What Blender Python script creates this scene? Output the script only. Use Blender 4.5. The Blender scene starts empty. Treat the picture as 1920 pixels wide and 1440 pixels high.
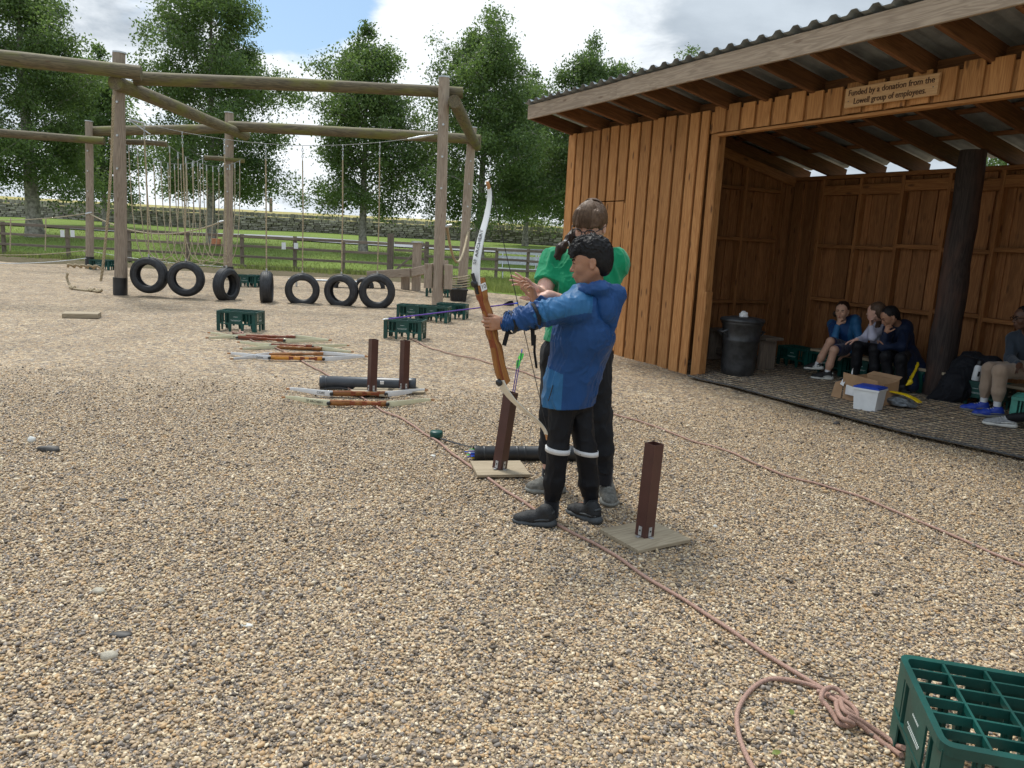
import bpy, math, random
import numpy as np
from mathutils import Vector, Matrix, noise as mnoise

random.seed(7)
rng = np.random.default_rng(7)
SC = bpy.context.scene
COL = SC.collection
R = math.radians
PI = math.pi

# ------------------------------------------------------------------ camera
CAM_H = 1.45
FPX = 1442.0                      # focal length in pixels of the 1920 px wide photograph
PITCH = math.atan(269.6 / FPX)
ROLL = R(3.0)
cam_data = bpy.data.cameras.new('camera')
cam = bpy.data.objects.new('camera', cam_data)
COL.objects.link(cam)
cam_data.sensor_fit = 'HORIZONTAL'
cam_data.sensor_width = 36.0
cam_data.lens = 36.0 * FPX / 1920.0
cam_data.clip_start = 0.05
cam_data.clip_end = 3000
CAM_R = (Matrix.Rotation(PI / 2 - PITCH, 3, 'X') @ Matrix.Rotation(ROLL, 3, 'Z'))
cam.matrix_world = Matrix.Translation((0, 0, CAM_H)) @ CAM_R.to_4x4()
SC.camera = cam

# ------------------------------------------------------------------ exposure, sky, sun
SC.view_settings.view_transform = 'Standard'
SC.view_settings.look = 'None'
SC.view_settings.exposure = 0.64
SC.view_settings.gamma = 1.0
SC.view_settings.use_curve_mapping = False
SUN_EL, SUN_AZ = R(58), R(-35)        # azimuth measured from +Y towards +X

def ray(px, py):
    return CAM_R @ Vector(((px - 960) / FPX, -(py - 720) / FPX, -1.0))

world = bpy.data.worlds.new('World')
SC.world = world
world.use_nodes = True
wn = world.node_tree
wn.nodes.clear()

def nd(nt, t, **kw):
    n = nt.nodes.new(t)
    for k, v in kw.items():
        if k == 'inp':
            for i, x in v.items():
                if hasattr(x, 'links') or hasattr(x, 'is_linked'):
                    nt.links.new(x, n.inputs[i])
                else:
                    n.inputs[i].default_value = x
        else:
            setattr(n, k, v)
    return n

def mth(nt, op, a, b=0.0, c=0.0, clamp=False):
    n = nd(nt, 'ShaderNodeMath', operation=op, inp={0: a, 1: b, 2: c})
    n.use_clamp = clamp
    return n.outputs[0]

def mixc(nt, fac, a, b, mode='MIX'):
    n = nd(nt, 'ShaderNodeMix', data_type='RGBA', blend_type=mode)
    for i, x in ((0, fac), (6, a), (7, b)):
        if hasattr(x, 'is_linked'):
            nt.links.new(x, n.inputs[i])
        elif i == 0:
            n.inputs[0].default_value = x
        else:
            n.inputs[i].default_value = (*x[:3], 1)
    return n.outputs[2]

def sstep(nt, x, lo, hi, to0=0.0, to1=1.0):
    n = nd(nt, 'ShaderNodeMapRange', interpolation_type='SMOOTHSTEP', inp={0: x, 1: lo, 2: hi, 3: to0, 4: to1})
    return n.outputs[0]

sky = nd(wn, 'ShaderNodeTexSky', sky_type='NISHITA', sun_disc=False)
sky.sun_elevation = SUN_EL
sky.sun_rotation = SUN_AZ
sky.air_density = 1.0
sky.dust_density = 1.5
sky.ozone_density = 1.5
tc = nd(wn, 'ShaderNodeTexCoord')
dirv = tc.outputs['Generated']
sep = nd(wn, 'ShaderNodeSeparateXYZ', inp={0: dirv})
zz = mth(wn, 'MAXIMUM', sep.outputs[2], 0.0)
den = mth(wn, 'ADD', zz, 0.22)
cx = mth(wn, 'DIVIDE', sep.outputs[0], den)
cy = mth(wn, 'DIVIDE', sep.outputs[1], den)
cp = nd(wn, 'ShaderNodeCombineXYZ', inp={0: cx, 1: cy, 2: 0.0}).outputs[0]
n1 = nd(wn, 'ShaderNodeTexNoise', inp={'Vector': cp, 'Scale': 1.3, 'Detail': 7.0, 'Roughness': 0.55, 'Distortion': 0.25}).outputs[0]
n2 = nd(wn, 'ShaderNodeTexNoise', inp={'Vector': cp, 'Scale': 3.2, 'Detail': 8.0, 'Roughness': 0.6, 'Distortion': 0.3}).outputs[0]

def blob(px, py, width):
    d = ray(px, py).normalized()
    dp = nd(wn, 'ShaderNodeVectorMath', operation='DOT_PRODUCT')
    wn.links.new(dirv, dp.inputs[0])
    dp.inputs[1].default_value = d
    return sstep(wn, dp.outputs['Value'], math.cos(R(width)), 1.0)

# a blue hole and the bright cumulus beneath it, as they stood in the sky that day
hole = mth(wn, 'MAXIMUM', blob(575, -40, 6.5), blob(495, 5, 4.0))
hole = mth(wn, 'MULTIPLY', hole, 0.75)
holef = mth(wn, 'ADD', hole, mth(wn, 'MULTIPLY', mth(wn, 'SUBTRACT', n2, 0.5), 1.0))
bluef = sstep(wn, holef, 0.16, 0.42)
b2 = sstep(wn, n1, 0.60, 0.72, 0.0, 0.5)
bluef = mth(wn, 'MAXIMUM', bluef, b2)
bright = mth(wn, 'MAXIMUM', blob(640, 120, 12.0), mth(wn, 'MULTIPLY', blob(900, 200, 18.0), 0.75))
bright = mth(wn, 'MAXIMUM', bright, mth(wn, 'MULTIPLY', blob(300, 330, 14.0), 0.55))
brf = mth(wn, 'ADD', bright, mth(wn, 'MULTIPLY', mth(wn, 'SUBTRACT', n2, 0.5), 1.6))
brf = sstep(wn, brf, 0.05, 0.65)
lowb = sstep(wn, zz, 0.02, 0.14, 0.5, 0.0)           # clouds pale towards the horizon
brf = mth(wn, 'MAXIMUM', brf, lowb)
gfac = sstep(wn, n1, 0.35, 0.66)
grey = mixc(wn, gfac, (4.3, 4.85, 5.4), (2.8, 3.25, 3.75))
cloud = mixc(wn, brf, grey, (6.7, 7.05, 7.35))
zen = sstep(wn, zz, 0.28, 0.85, 1.0, 1.8)            # overcast sky is brighter overhead
cl2 = nd(wn, 'ShaderNodeVectorMath', operation='SCALE')
wn.links.new(cloud, cl2.inputs[0]); wn.links.new(zen, cl2.inputs[3])
blue = mixc(wn, 0.45, sky.outputs[0], (1.7, 3.5, 5.4))
skyc = mixc(wn, bluef, cl2.outputs[0], blue)
bg = nd(wn, 'ShaderNodeBackground', inp={0: skyc, 1: 0.1})
wo = nd(wn, 'ShaderNodeOutputWorld', inp={0: bg.outputs[0]})
try:
    world.cycles.sampling_method = 'MANUAL'
    world.cycles.sample_map_resolution = 1024
except Exception:
    pass

sl = bpy.data.lights.new('sun', 'SUN')
sl.energy = 2.1
sl.angle = R(12)
sl.color = (1.0, 0.96, 0.88)
sun = bpy.data.objects.new('sun', sl)
COL.objects.link(sun)
sd = Vector((math.sin(SUN_AZ) * math.cos(SUN_EL), math.cos(SUN_AZ) * math.cos(SUN_EL), math.sin(SUN_EL)))
sun.rotation_euler = sd.to_track_quat('Z', 'Y').to_euler()
sun.location = sd * 60

# ------------------------------------------------------------------ survey helpers: where a sight line meets the place
def G(px, py, z=0.0):
    d = ray(px, py)
    t = (z - CAM_H) / d.z
    return Vector((d.x * t, d.y * t, z))

def D(px, py, Y):
    d = ray(px, py)
    t = Y / d.y
    return Vector((d.x * t, Y, CAM_H + d.z * t))

def V(*a):
    return Vector(a)

# ------------------------------------------------------------------ object helpers
def tag(o, label=None, cat=None, group=None, kind=None):
    if label: o['label'] = label
    if cat: o['category'] = cat
    if group: o['group'] = group
    if kind: o['kind'] = kind
    return o

def empty(name, loc=(0, 0, 0), rz=0.0, label=None, cat=None, group=None):
    o = bpy.data.objects.new(name, None)
    o.empty_display_size = 0.1
    COL.objects.link(o)
    o.location = loc
    o.rotation_euler = (0, 0, rz)
    return tag(o, label, cat, group)

def link(name, me, parent=None, mats=None, loc=None, M4=None):
    o = bpy.data.objects.new(name, me)
    COL.objects.link(o)
    if parent is not None:
        o.parent = parent
    if M4 is not None:
        o.matrix_local = M4
    elif loc is not None:
        o.location = loc
    if mats and not me.materials:
        for m in (mats if isinstance(mats, (list, tuple)) else [mats]):
            me.materials.append(m)
    return o

def fast_mesh(name, v, q, smooth=False, midx=None):
    v = np.asarray(v, np.float32); q = np.asarray(q, np.int32)
    me = bpy.data.meshes.new(name)
    k = q.shape[1]
    me.vertices.add(len(v)); me.vertices.foreach_set('co', v.ravel())
    me.loops.add(q.size); me.loops.foreach_set('vertex_index', q.ravel())
    me.polygons.add(len(q))
    me.polygons.foreach_set('loop_start', np.arange(0, q.size, k, dtype=np.int32))
    me.polygons.foreach_set('loop_total', np.full(len(q), k, np.int32))
    if midx is not None:
        me.polygons.foreach_set('material_index', np.asarray(midx, np.int32))
    me.polygons.foreach_set('use_smooth', np.full(len(q), smooth, bool))
    me.update(calc_edges=True)
    return me

class MB:
    """collects simple shapes, builds one mesh object"""
    def __init__(s):
        s.v = []; s.f = []; s.m = []; s.sm = []
    def add(s, vs, fs, mi=0, smooth=False):
        b = len(s.v)
        s.v += [tuple(x) for x in vs]
        s.f += [tuple(i + b for i in f) for f in fs]
        s.m += [mi] * len(fs); s.sm += [smooth] * len(fs)
        return s
    def box(s, c, size, rot=None, mi=0, taper=1.0):
        hx, hy, hz = size[0] / 2, size[1] / 2, size[2] / 2
        P = []
        for z in (-1, 1):
            t = 1.0 if z < 0 else taper
            for x, y in ((-1, -1), (1, -1), (1, 1), (-1, 1)):
                p = Vector((x * hx * t, y * hy * t, z * hz))
                if rot is not None: p = rot @ p
                P.append(p + Vector(c))
        return s.add(P, [(3, 2, 1, 0), (4, 5, 6, 7), (0, 1, 5, 4), (1, 2, 6, 5), (2, 3, 7, 6), (3, 0, 4, 7)], mi)
    def beam(s, a, b, w, t, up=(0, 0, 1), mi=0):
        a = Vector(a); b = Vector(b); x = (b - a).normalized()
        y = Vector(up).cross(x)
        if y.length < 1e-4: y = Vector((0, 1, 0)).cross(x)
        y.normalize(); z = x.cross(y)
        rot = Matrix((x, y, z)).transposed()
        return s.box((a + b) / 2, ((b - a).length, w, t), rot, mi)
    def tube(s, pts, rad, n=8, mi=0, caps=True, closed=False, smooth=True):
        pts = [Vector(p) for p in pts]
        k = len(pts)
        if not hasattr(rad, '__len__'): rad = [rad] * k
        rings = []
        ref = None
        for i, p in enumerate(pts):
            a = pts[(i - 1) % k] if (closed or i > 0) else p
            b = pts[(i + 1) % k] if (closed or i < k - 1) else p
            t = (b - a).normalized()
            if ref is None:
                ref = Vector((0, 0, 1)) if abs(t.z) < 0.9 else Vector((1, 0, 0))
            y = (ref - t * ref.dot(t))
            if y.length < 1e-5: y = t.orthogonal()
            y.normalize(); x = y.cross(t); ref = y
            rings.append([p + (x * math.cos(2 * PI * j / n) + y * math.sin(2 * PI * j / n)) * rad[i] for j in range(n)])
        vs = [q for r_ in rings for q in r_]
        fs = []
        for i in range(k if closed else k - 1):
            i2 = (i + 1) % k
            for j in range(n):
                fs.append((i * n + j, i2 * n + j, i2 * n + (j + 1) % n, i * n + (j + 1) % n))
        s.add(vs, fs, mi, smooth)
        if caps and not closed:
            s.add(rings[0], [tuple(range(n))], mi)
            s.add(rings[-1], [tuple(range(n - 1, -1, -1))], mi)
        return s
    def lathe(s, prof, c=(0, 0, 0), n=24, mi=0, smooth=True, rot=None):
        vs = []
        for r_, z in prof:
            for j in range(n):
                p = Vector((r_ * math.cos(2 * PI * j / n), r_ * math.sin(2 * PI * j / n), z))
                if rot is not None: p = rot @ p
                vs.append(p + Vector(c))
        fs = []
        for i in range(len(prof) - 1):
            for j in range(n):
                fs.append((i * n + j, i * n + (j + 1) % n, (i + 1) * n + (j + 1) % n, (i + 1) * n + j))
        return s.add(vs, fs, mi, smooth)
    def mesh(s, name):
        me = bpy.data.meshes.new(name)
        me.from_pydata(s.v, [], s.f)
        me.polygons.foreach_set('material_index', s.m)
        me.polygons.foreach_set('use_smooth', s.sm)
        me.update()
        return me
    def build(s, name, mats, parent=None, loc=None, M4=None):
        return link(name, s.mesh(name), parent, mats, loc, M4)

def copy_tree(o, parent=None, loc=None, rz=None):
    c = o.copy()
    COL.objects.link(c)
    if parent is not None: c.parent = parent
    if loc is not None: c.location = loc
    if rz is not None: c.rotation_euler = (0, 0, rz)
    for ch in o.children:
        copy_tree(ch, c)
    return c

def frame(x, up=(0, 0, 1), org=(0, 0, 0)):
    x = Vector(x).normalized()
    y = Vector(up).cross(x)
    if y.length < 1e-4: y = Vector((0, 1, 0)).cross(x)
    y.normalize(); z = x.cross(y)
    m = Matrix((x, y, z)).transposed().to_4x4()
    m.translation = Vector(org)
    return m

_pl = {}
def plank(name, a, b, w, t, mat, parent=None, up=(0, 0, 1)):
    """a sawn piece from a to b, length along its own X, w along Y, t along Z(up)"""
    a = Vector(a); b = Vector(b); L = round((b - a).length, 3)
    key = (L, w, t, mat.name)
    if key not in _pl:
        m = MB(); e = min(w, t) * 0.1
        hx, hy, hz = L / 2, w / 2, t / 2
        ring = [(hy, -hz + e), (hy, hz - e), (hy - e, hz), (-hy + e, hz), (-hy, hz - e), (-hy, -hz + e), (-hy + e, -hz), (hy - e, -hz)]
        vs = [(-hx, y, z) for y, z in ring] + [(hx, y, z) for y, z in ring]
        m.add(vs, [(i, i + 8, (i + 1) % 8 + 8, (i + 1) % 8) for i in range(8)] + [tuple(range(8)), tuple(range(15, 7, -1))])
        me = m.mesh(name); me.materials.append(mat); me.flip_normals(); me.update()
        _pl[key] = me
    return link(name, _pl[key], parent, None, M4=frame(b - a, up, (a + b) / 2))

def text_mesh(s, size, ext=0.001):
    cu = bpy.data.curves.new('lettering', 'FONT')
    cu.body = s; cu.size = size; cu.extrude = ext; cu.align_x = 'CENTER'; cu.align_y = 'CENTER'
    cu.resolution_u = 3
    o = bpy.data.objects.new('lettering', cu)
    COL.objects.link(o)
    bpy.context.view_layer.update()
    me = bpy.data.meshes.new_from_object(o.evaluated_get(bpy.context.evaluated_depsgraph_get()))
    bpy.data.objects.remove(o); bpy.data.curves.remove(cu)
    me.name = 'lettering'
    return me

# ------------------------------------------------------------------ materials
def new_mat(name):
    m = bpy.data.materials.new(name); m.use_nodes = True
    nt = m.node_tree
    b = nt.nodes['Principled BSDF']
    return m, nt, b

def simple(name, col, rough=0.6, metal=0.0, var=0.15, scale=12.0, bump=0.0, bscale=80.0, spec=0.5, sss=0.0, coat=0.0):
    m, nt, b = new_mat(name)
    tcn = nd(nt, 'ShaderNodeTexCoord')
    no = nd(nt, 'ShaderNodeTexNoise', inp={'Vector': tcn.outputs['Object'], 'Scale': scale, 'Detail': 5.0, 'Roughness': 0.6})
    f = sstep(nt, no.outputs[0], 0.3, 0.7)
    lo = [c * (1 - var) for c in col]; hi = [min(1, c * (1 + var)) for c in col]
    nt.links.new(mixc(nt, f, lo, hi), b.inputs['Base Color'])
    b.inputs['Roughness'].default_value = rough
    b.inputs['Metallic'].default_value = metal
    b.inputs['Specular IOR Level'].default_value = spec
    if coat: b.inputs['Coat Weight'].default_value = coat
    if sss:
        b.inputs['Subsurface Weight'].default_value = sss
        b.inputs['Subsurface Radius'].default_value = (0.012, 0.005, 0.003)
        b.inputs['Subsurface Scale'].default_value = 1.0
    if bump:
        n2_ = nd(nt, 'ShaderNodeTexNoise', inp={'Vector': tcn.outputs['Object'], 'Scale': bscale, 'Detail': 4.0})
        bp = nd(nt, 'ShaderNodeBump', inp={'Height': n2_.outputs[0], 'Strength': bump, 'Distance': 0.01})
        nt.links.new(bp.outputs[0], b.inputs['Normal'])
    return m

def wood(name, c1, c2, knot=(0.10, 0.045, 0.02), knots=1.0, rough=0.7, stain=0.3, pv=0.35, tint=None, grain=16.0, along='X'):
    """sawn timber, grain along the piece's own X axis; every piece gets its own figure"""
    m, nt, b = new_mat(name)
    tcn = nd(nt, 'ShaderNodeTexCoord')
    oi = nd(nt, 'ShaderNodeObjectInfo')
    off = mth(nt, 'MULTIPLY', oi.outputs['Random'], 37.0)
    add = nd(nt, 'ShaderNodeVectorMath', operation='ADD')
    nt.links.new(tcn.outputs['Object'], add.inputs[0]); nt.links.new(off, add.inputs[1])
    def mp(sx, sy, sz):
        k = nd(nt, 'ShaderNodeVectorMath', operation='MULTIPLY')
        nt.links.new(add.outputs[0], k.inputs[0]); k.inputs[1].default_value = (sx, sy, sz) if along == 'X' else (sz, sy, sx)
        return k.outputs[0]
    g = nd(nt, 'ShaderNodeTexNoise', inp={'Vector': mp(1.2, grain, grain), 'Scale': 1.0, 'Detail': 3.0, 'Distortion': 0.6}).outputs[0]
    rings = nd(nt, 'ShaderNodeMath', operation='FRACT', inp={0: mth(nt, 'MULTIPLY', g, 7.0)}).outputs[0]
    rings = mth(nt, 'ABSOLUTE', mth(nt, 'SUBTRACT', rings, 0.5))
    fine = nd(nt, 'ShaderNodeTexNoise', inp={'Vector': mp(4, 160, 160), 'Scale': 1.0, 'Detail': 2.0}).outputs[0]
    f = mth(nt, 'ADD', mth(nt, 'MULTIPLY', rings, 1.1), mth(nt, 'MULTIPLY', fine, 0.5))
    col = mixc(nt, sstep(nt, f, 0.15, 0.95), c2, c1)
    # piece to piece tone
    pvn = mth(nt, 'MULTIPLY_ADD', nd(nt, 'ShaderNodeMath', operation='FRACT', inp={0: mth(nt, 'MULTIPLY', oi.outputs['Random'], 91.7)}).outputs[0], pv * 2, 1 - pv)
    cs = nd(nt, 'ShaderNodeVectorMath', operation='SCALE')
    nt.links.new(col, cs.inputs[0]); nt.links.new(pvn, cs.inputs[3])
    col = cs.outputs[0]
    st = nd(nt, 'ShaderNodeTexNoise', inp={'Vector': mp(1.1, 5, 5), 'Scale': 1.0, 'Detail': 5.0, 'Roughness': 0.65}).outputs[0]
    col = mixc(nt, sstep(nt, st, 0.55, 0.8, 0.0, stain), col, [c * 0.25 for c in c1])
    if tint is not None:
        st2 = nd(nt, 'ShaderNodeTexNoise', inp={'Vector': mp(0.9, 3, 3), 'Scale': 1.6, 'Detail': 5.0}).outputs[0]
        col = mixc(nt, sstep(nt, st2, 0.45, 0.7, 0.0, 0.75), col, tint)
    if knots > 0:
        vo = nd(nt, 'ShaderNodeTexVoronoi', inp={'Vector': mp(3.6, 12, 12), 'Scale': 1.0, 'Randomness': 1.0})
        kn = sstep(nt, vo.outputs['Distance'], 0.10, 0.25, 1.0, 0.0)
        ksp = nd(nt, 'ShaderNodeSeparateColor', inp={0: vo.outputs['Color']})
        kn = mth(nt, 'MULTIPLY', kn, sstep(nt, ksp.outputs[0], 0.35, 0.75))
        col = mixc(nt, mth(nt, 'MULTIPLY', kn, 0.85 * knots), col, knot)
    nt.links.new(col, b.inputs['Base Color'])
    b.inputs['Roughness'].default_value = rough
    b.inputs['Specular IOR Level'].default_value = 0.25
    bp = nd(nt, 'ShaderNodeBump', inp={'Height': f, 'Strength': 0.35, 'Distance': 0.004})
    nt.links.new(bp.outputs[0], b.inputs['Normal'])
    return m

M = {}
M['larch'] = wood('larch_boards', (0.50, 0.25, 0.095), (0.36, 0.16, 0.055), pv=0.15, stain=0.45)
M['larch_shaded'] = wood('larch_boards_shaded', (0.36, 0.165, 0.066), (0.23, 0.10, 0.038), pv=0.25, stain=0.6)  # same boards as outside; the shelter's inner shade is put into the colour
M['frame_timber'] = wood('stud_timber', (0.36, 0.165, 0.06), (0.24, 0.10, 0.036), pv=0.15, stain=0.3)
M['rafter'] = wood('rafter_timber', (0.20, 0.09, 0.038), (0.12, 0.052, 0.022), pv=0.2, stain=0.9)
M['fascia'] = wood('weathered_fascia', (0.42, 0.33, 0.25), (0.28, 0.215, 0.16), knots=0.5, pv=0.05, stain=0.4)
M['log'] = wood('lichened_log', (0.20, 0.165, 0.10), (0.085, 0.070, 0.046), pv=0.1, stain=0.9, tint=(0.16, 0.16, 0.035), knots=0.5)
M['post'] = wood('weathered_post', (0.40, 0.325, 0.255), (0.27, 0.215, 0.165), pv=0.12, stain=0.35, knots=0.6)
M['fence'] = wood('grey_fence_timber', (0.25, 0.205, 0.16), (0.16, 0.13, 0.105), pv=0.2, stain=0.4, knots=0.4)
M['ply'] = wood('pale_plywood', (0.42, 0.345, 0.24), (0.31, 0.25, 0.17), pv=0.15, stain=0.7, knots=0.15)
M['sign_wood'] = wood('sign_wood', (0.60, 0.38, 0.20), (0.50, 0.29, 0.14), pv=0.02, stain=0.1, knots=0.0)
M['riser'] = wood('laminated_riser', (0.36, 0.165, 0.05), (0.20, 0.075, 0.024), pv=0.1, stain=0.2, knots=0.0, rough=0.3, grain=30, along='Z')
M['riser_dark'] = wood('dark_riser', (0.27, 0.075, 0.032), (0.17, 0.045, 0.02), pv=0.1, stain=0.2, knots=0.0, rough=0.3, grain=30, along='Z')
M['riser_gold'] = wood('golden_riser', (0.72, 0.33, 0.06), (0.58, 0.24, 0.04), pv=0.05, stain=0.1, knots=0.0, rough=0.3, grain=30, along='Z')
M['black_pole'] = wood('tarred_pole', (0.05, 0.038, 0.034), (0.024, 0.018, 0.017), pv=0.02, stain=0.2, knots=0.3, tint=(0.11, 0.06, 0.045), rough=0.75)
M['rubber'] = simple('black_rubber', (0.028, 0.029, 0.032), 0.55, var=0.4, scale=9, bump=0.15, bscale=60)
M['black_plastic'] = simple('black_plastic', (0.018, 0.019, 0.021), 0.4, var=0.25, scale=7)
M['bin_plastic'] = simple('scuffed_bin_plastic', (0.035, 0.037, 0.040), 0.45, var=0.5, scale=9, bump=0.1, bscale=30)
M['dark_tube'] = simple('dark_grey_tube', (0.045, 0.05, 0.058), 0.38, var=0.25, scale=6)
M['crate_green'] = simple('crate_green', (0.004, 0.062, 0.050), 0.42, var=0.3, scale=5, bump=0.05)
M['crate_teal'] = simple('crate_teal', (0.05, 0.24, 0.19), 0.45, var=0.2, scale=5)
M['print_white'] = simple('white_print', (0.62, 0.68, 0.66), 0.6, var=0.05)
M['print_black'] = simple('black_print', (0.02, 0.02, 0.022), 0.6, var=0.05)
M['burnt_letter'] = simple('burnt_lettering', (0.06, 0.022, 0.01), 0.8, var=0.2)
M['galv'] = simple('galvanised_steel', (0.55, 0.57, 0.58), 0.38, metal=0.85, var=0.15, scale=14)
M['roof_sheet'] = simple('galvanised_sheet', (0.26, 0.29, 0.31), 0.55, metal=0.35, var=0.22, scale=4)
M['roof_dark'] = simple('sheet_edge', (0.10, 0.09, 0.09), 0.6, var=0.2)
M['brown_metal'] = simple('brown_painted_tube', (0.075, 0.028, 0.022), 0.42, var=0.12, scale=10)
M['steel_plate'] = simple('steel_bracket', (0.55, 0.56, 0.57), 0.4, metal=0.6, var=0.1)
M['limb_white'] = simple('white_limb', (0.72, 0.73, 0.74), 0.3, var=0.05, coat=0.3)
M['limb_cream'] = simple('cream_limb', (0.66, 0.64, 0.44), 0.32, var=0.06, coat=0.3)
M['limb_tan'] = simple('tan_limb', (0.74, 0.71, 0.62), 0.32, var=0.06, coat=0.3)
M['limb_wood'] = simple('limb_tip_wood', (0.42, 0.20, 0.08), 0.4)
M['string'] = simple('bow_string', (0.025, 0.025, 0.028), 0.7)
M['purple'] = simple('purple_shaft', (0.10, 0.035, 0.30), 0.35)
M['green_vane'] = simple('green_vane', (0.10, 0.75, 0.10), 0.5)
M['blue_nock'] = simple('blue_nock', (0.03, 0.12, 0.65), 0.4)
M['white_plastic'] = simple('white_plastic', (0.72, 0.74, 0.75), 0.4, var=0.05)
M['blue_lid'] = simple('blue_lid', (0.01, 0.06, 0.42), 0.4, var=0.1)
M['yellow'] = simple('yellow_plastic', (0.80, 0.56, 0.01), 0.45, var=0.1)
M['grey_film'] = simple('grey_plastic_bag', (0.16, 0.18, 0.20), 0.3, var=0.5, scale=20)
M['card'] = simple('corrugated_card', (0.36, 0.22, 0.12), 0.85, var=0.12, scale=6)
M['paper'] = simple('white_paper', (0.74, 0.74, 0.74), 0.8, var=0.08)
M['orange_box'] = simple('terracotta_box', (0.50, 0.22, 0.12), 0.8)
M['cable'] = simple('steel_wire', (0.20, 0.21, 0.21), 0.5, metal=0.3, var=0.1)
M['mat_edge'] = simple('dark_matting_edge', (0.07, 0.07, 0.07), 0.9, var=0.4, scale=30, bump=0.5)
M['stone_pale'] = simple('pale_stone', (0.42, 0.38, 0.30), 0.85, var=0.25, scale=30, bump=0.4)
M['stone_white'] = simple('white_stone', (0.62, 0.62, 0.58), 0.8, var=0.2, scale=30, bump=0.3)
M['slate'] = simple('dark_scrap', (0.06, 0.055, 0.05), 0.6, var=0.4, scale=30)
M['leaf_scrap'] = simple('fallen_leaf', (0.14, 0.17, 0.03), 0.6)
M['twig'] = simple('twig', (0.12, 0.08, 0.05), 0.85)
M['steel_bench'] = simple('pale_metal_slats', (0.50, 0.53, 0.56), 0.5, metal=0.2)
M['glass_white'] = simple('print_sheet', (0.80, 0.82, 0.84), 0.5, var=0.03)

def rope_mat(name, col, twist=90.0, axis_scale=1.0):
    m, nt, b = new_mat(name)
    tcn = nd(nt, 'ShaderNodeTexCoord')
    n0 = nd(nt, 'ShaderNodeTexNoise', inp={'Vector': tcn.outputs['Object'], 'Scale': twist, 'Detail': 2.0})
    n1_ = nd(nt, 'ShaderNodeTexNoise', inp={'Vector': tcn.outputs['Object'], 'Scale': 2.0, 'Detail': 3.0})
    c = mixc(nt, sstep(nt, n0.outputs[0], 0.35, 0.65), [x * 0.68 for x in col], [x * 1.2 for x in col])
    c = mixc(nt, sstep(nt, n1_.outputs[0], 0.4, 0.7, 0.0, 0.35), c, [col[0] * 0.6, col[1] * 0.55, col[2] * 0.5])
    nt.links.new(c, b.inputs['Base Color'])
    b.inputs['Roughness'].default_value = 0.85
    bp = nd(nt, 'ShaderNodeBump', inp={'Height': n0.outputs[0], 'Strength': 0.6, 'Distance': 0.004})
    nt.links.new(bp.outputs[0], b.inputs['Normal'])
    return m
M['rope_pink'] = rope_mat('faded_climbing_rope', (0.38, 0.235, 0.185), 260)
M['rope_tan'] = rope_mat('hemp_rope', (0.42, 0.34, 0.22), 60)
M['rope_net'] = rope_mat('net_rope', (0.46, 0.40, 0.28), 60)

# gravel -----------------------------------------------------------
STONES = [(0.0, (0.085, 0.072, 0.060)), (0.10, (0.19, 0.175, 0.16)), (0.2, (0.26, 0.21, 0.155)), (0.34, (0.37, 0.295, 0.205)),
          (0.48, (0.46, 0.37, 0.255)), (0.6, (0.52, 0.44, 0.30)), (0.72, (0.28, 0.26, 0.24)), (0.82, (0.45, 0.32, 0.18)), (0.92, (0.66, 0.60, 0.47))]
def stone_ramp(nt, fac):
    n = nd(nt, 'ShaderNodeValToRGB')
    cr = n.color_ramp; cr.interpolation = 'CONSTANT'
    while len(cr.elements) < len(STONES): cr.elements.new(0.5)
    for e, (p, c) in zip(cr.elements, STONES):
        e.position = p; e.color = (*c, 1)
    nt.links.new(fac, n.inputs[0])
    return n.outputs[0]

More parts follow.
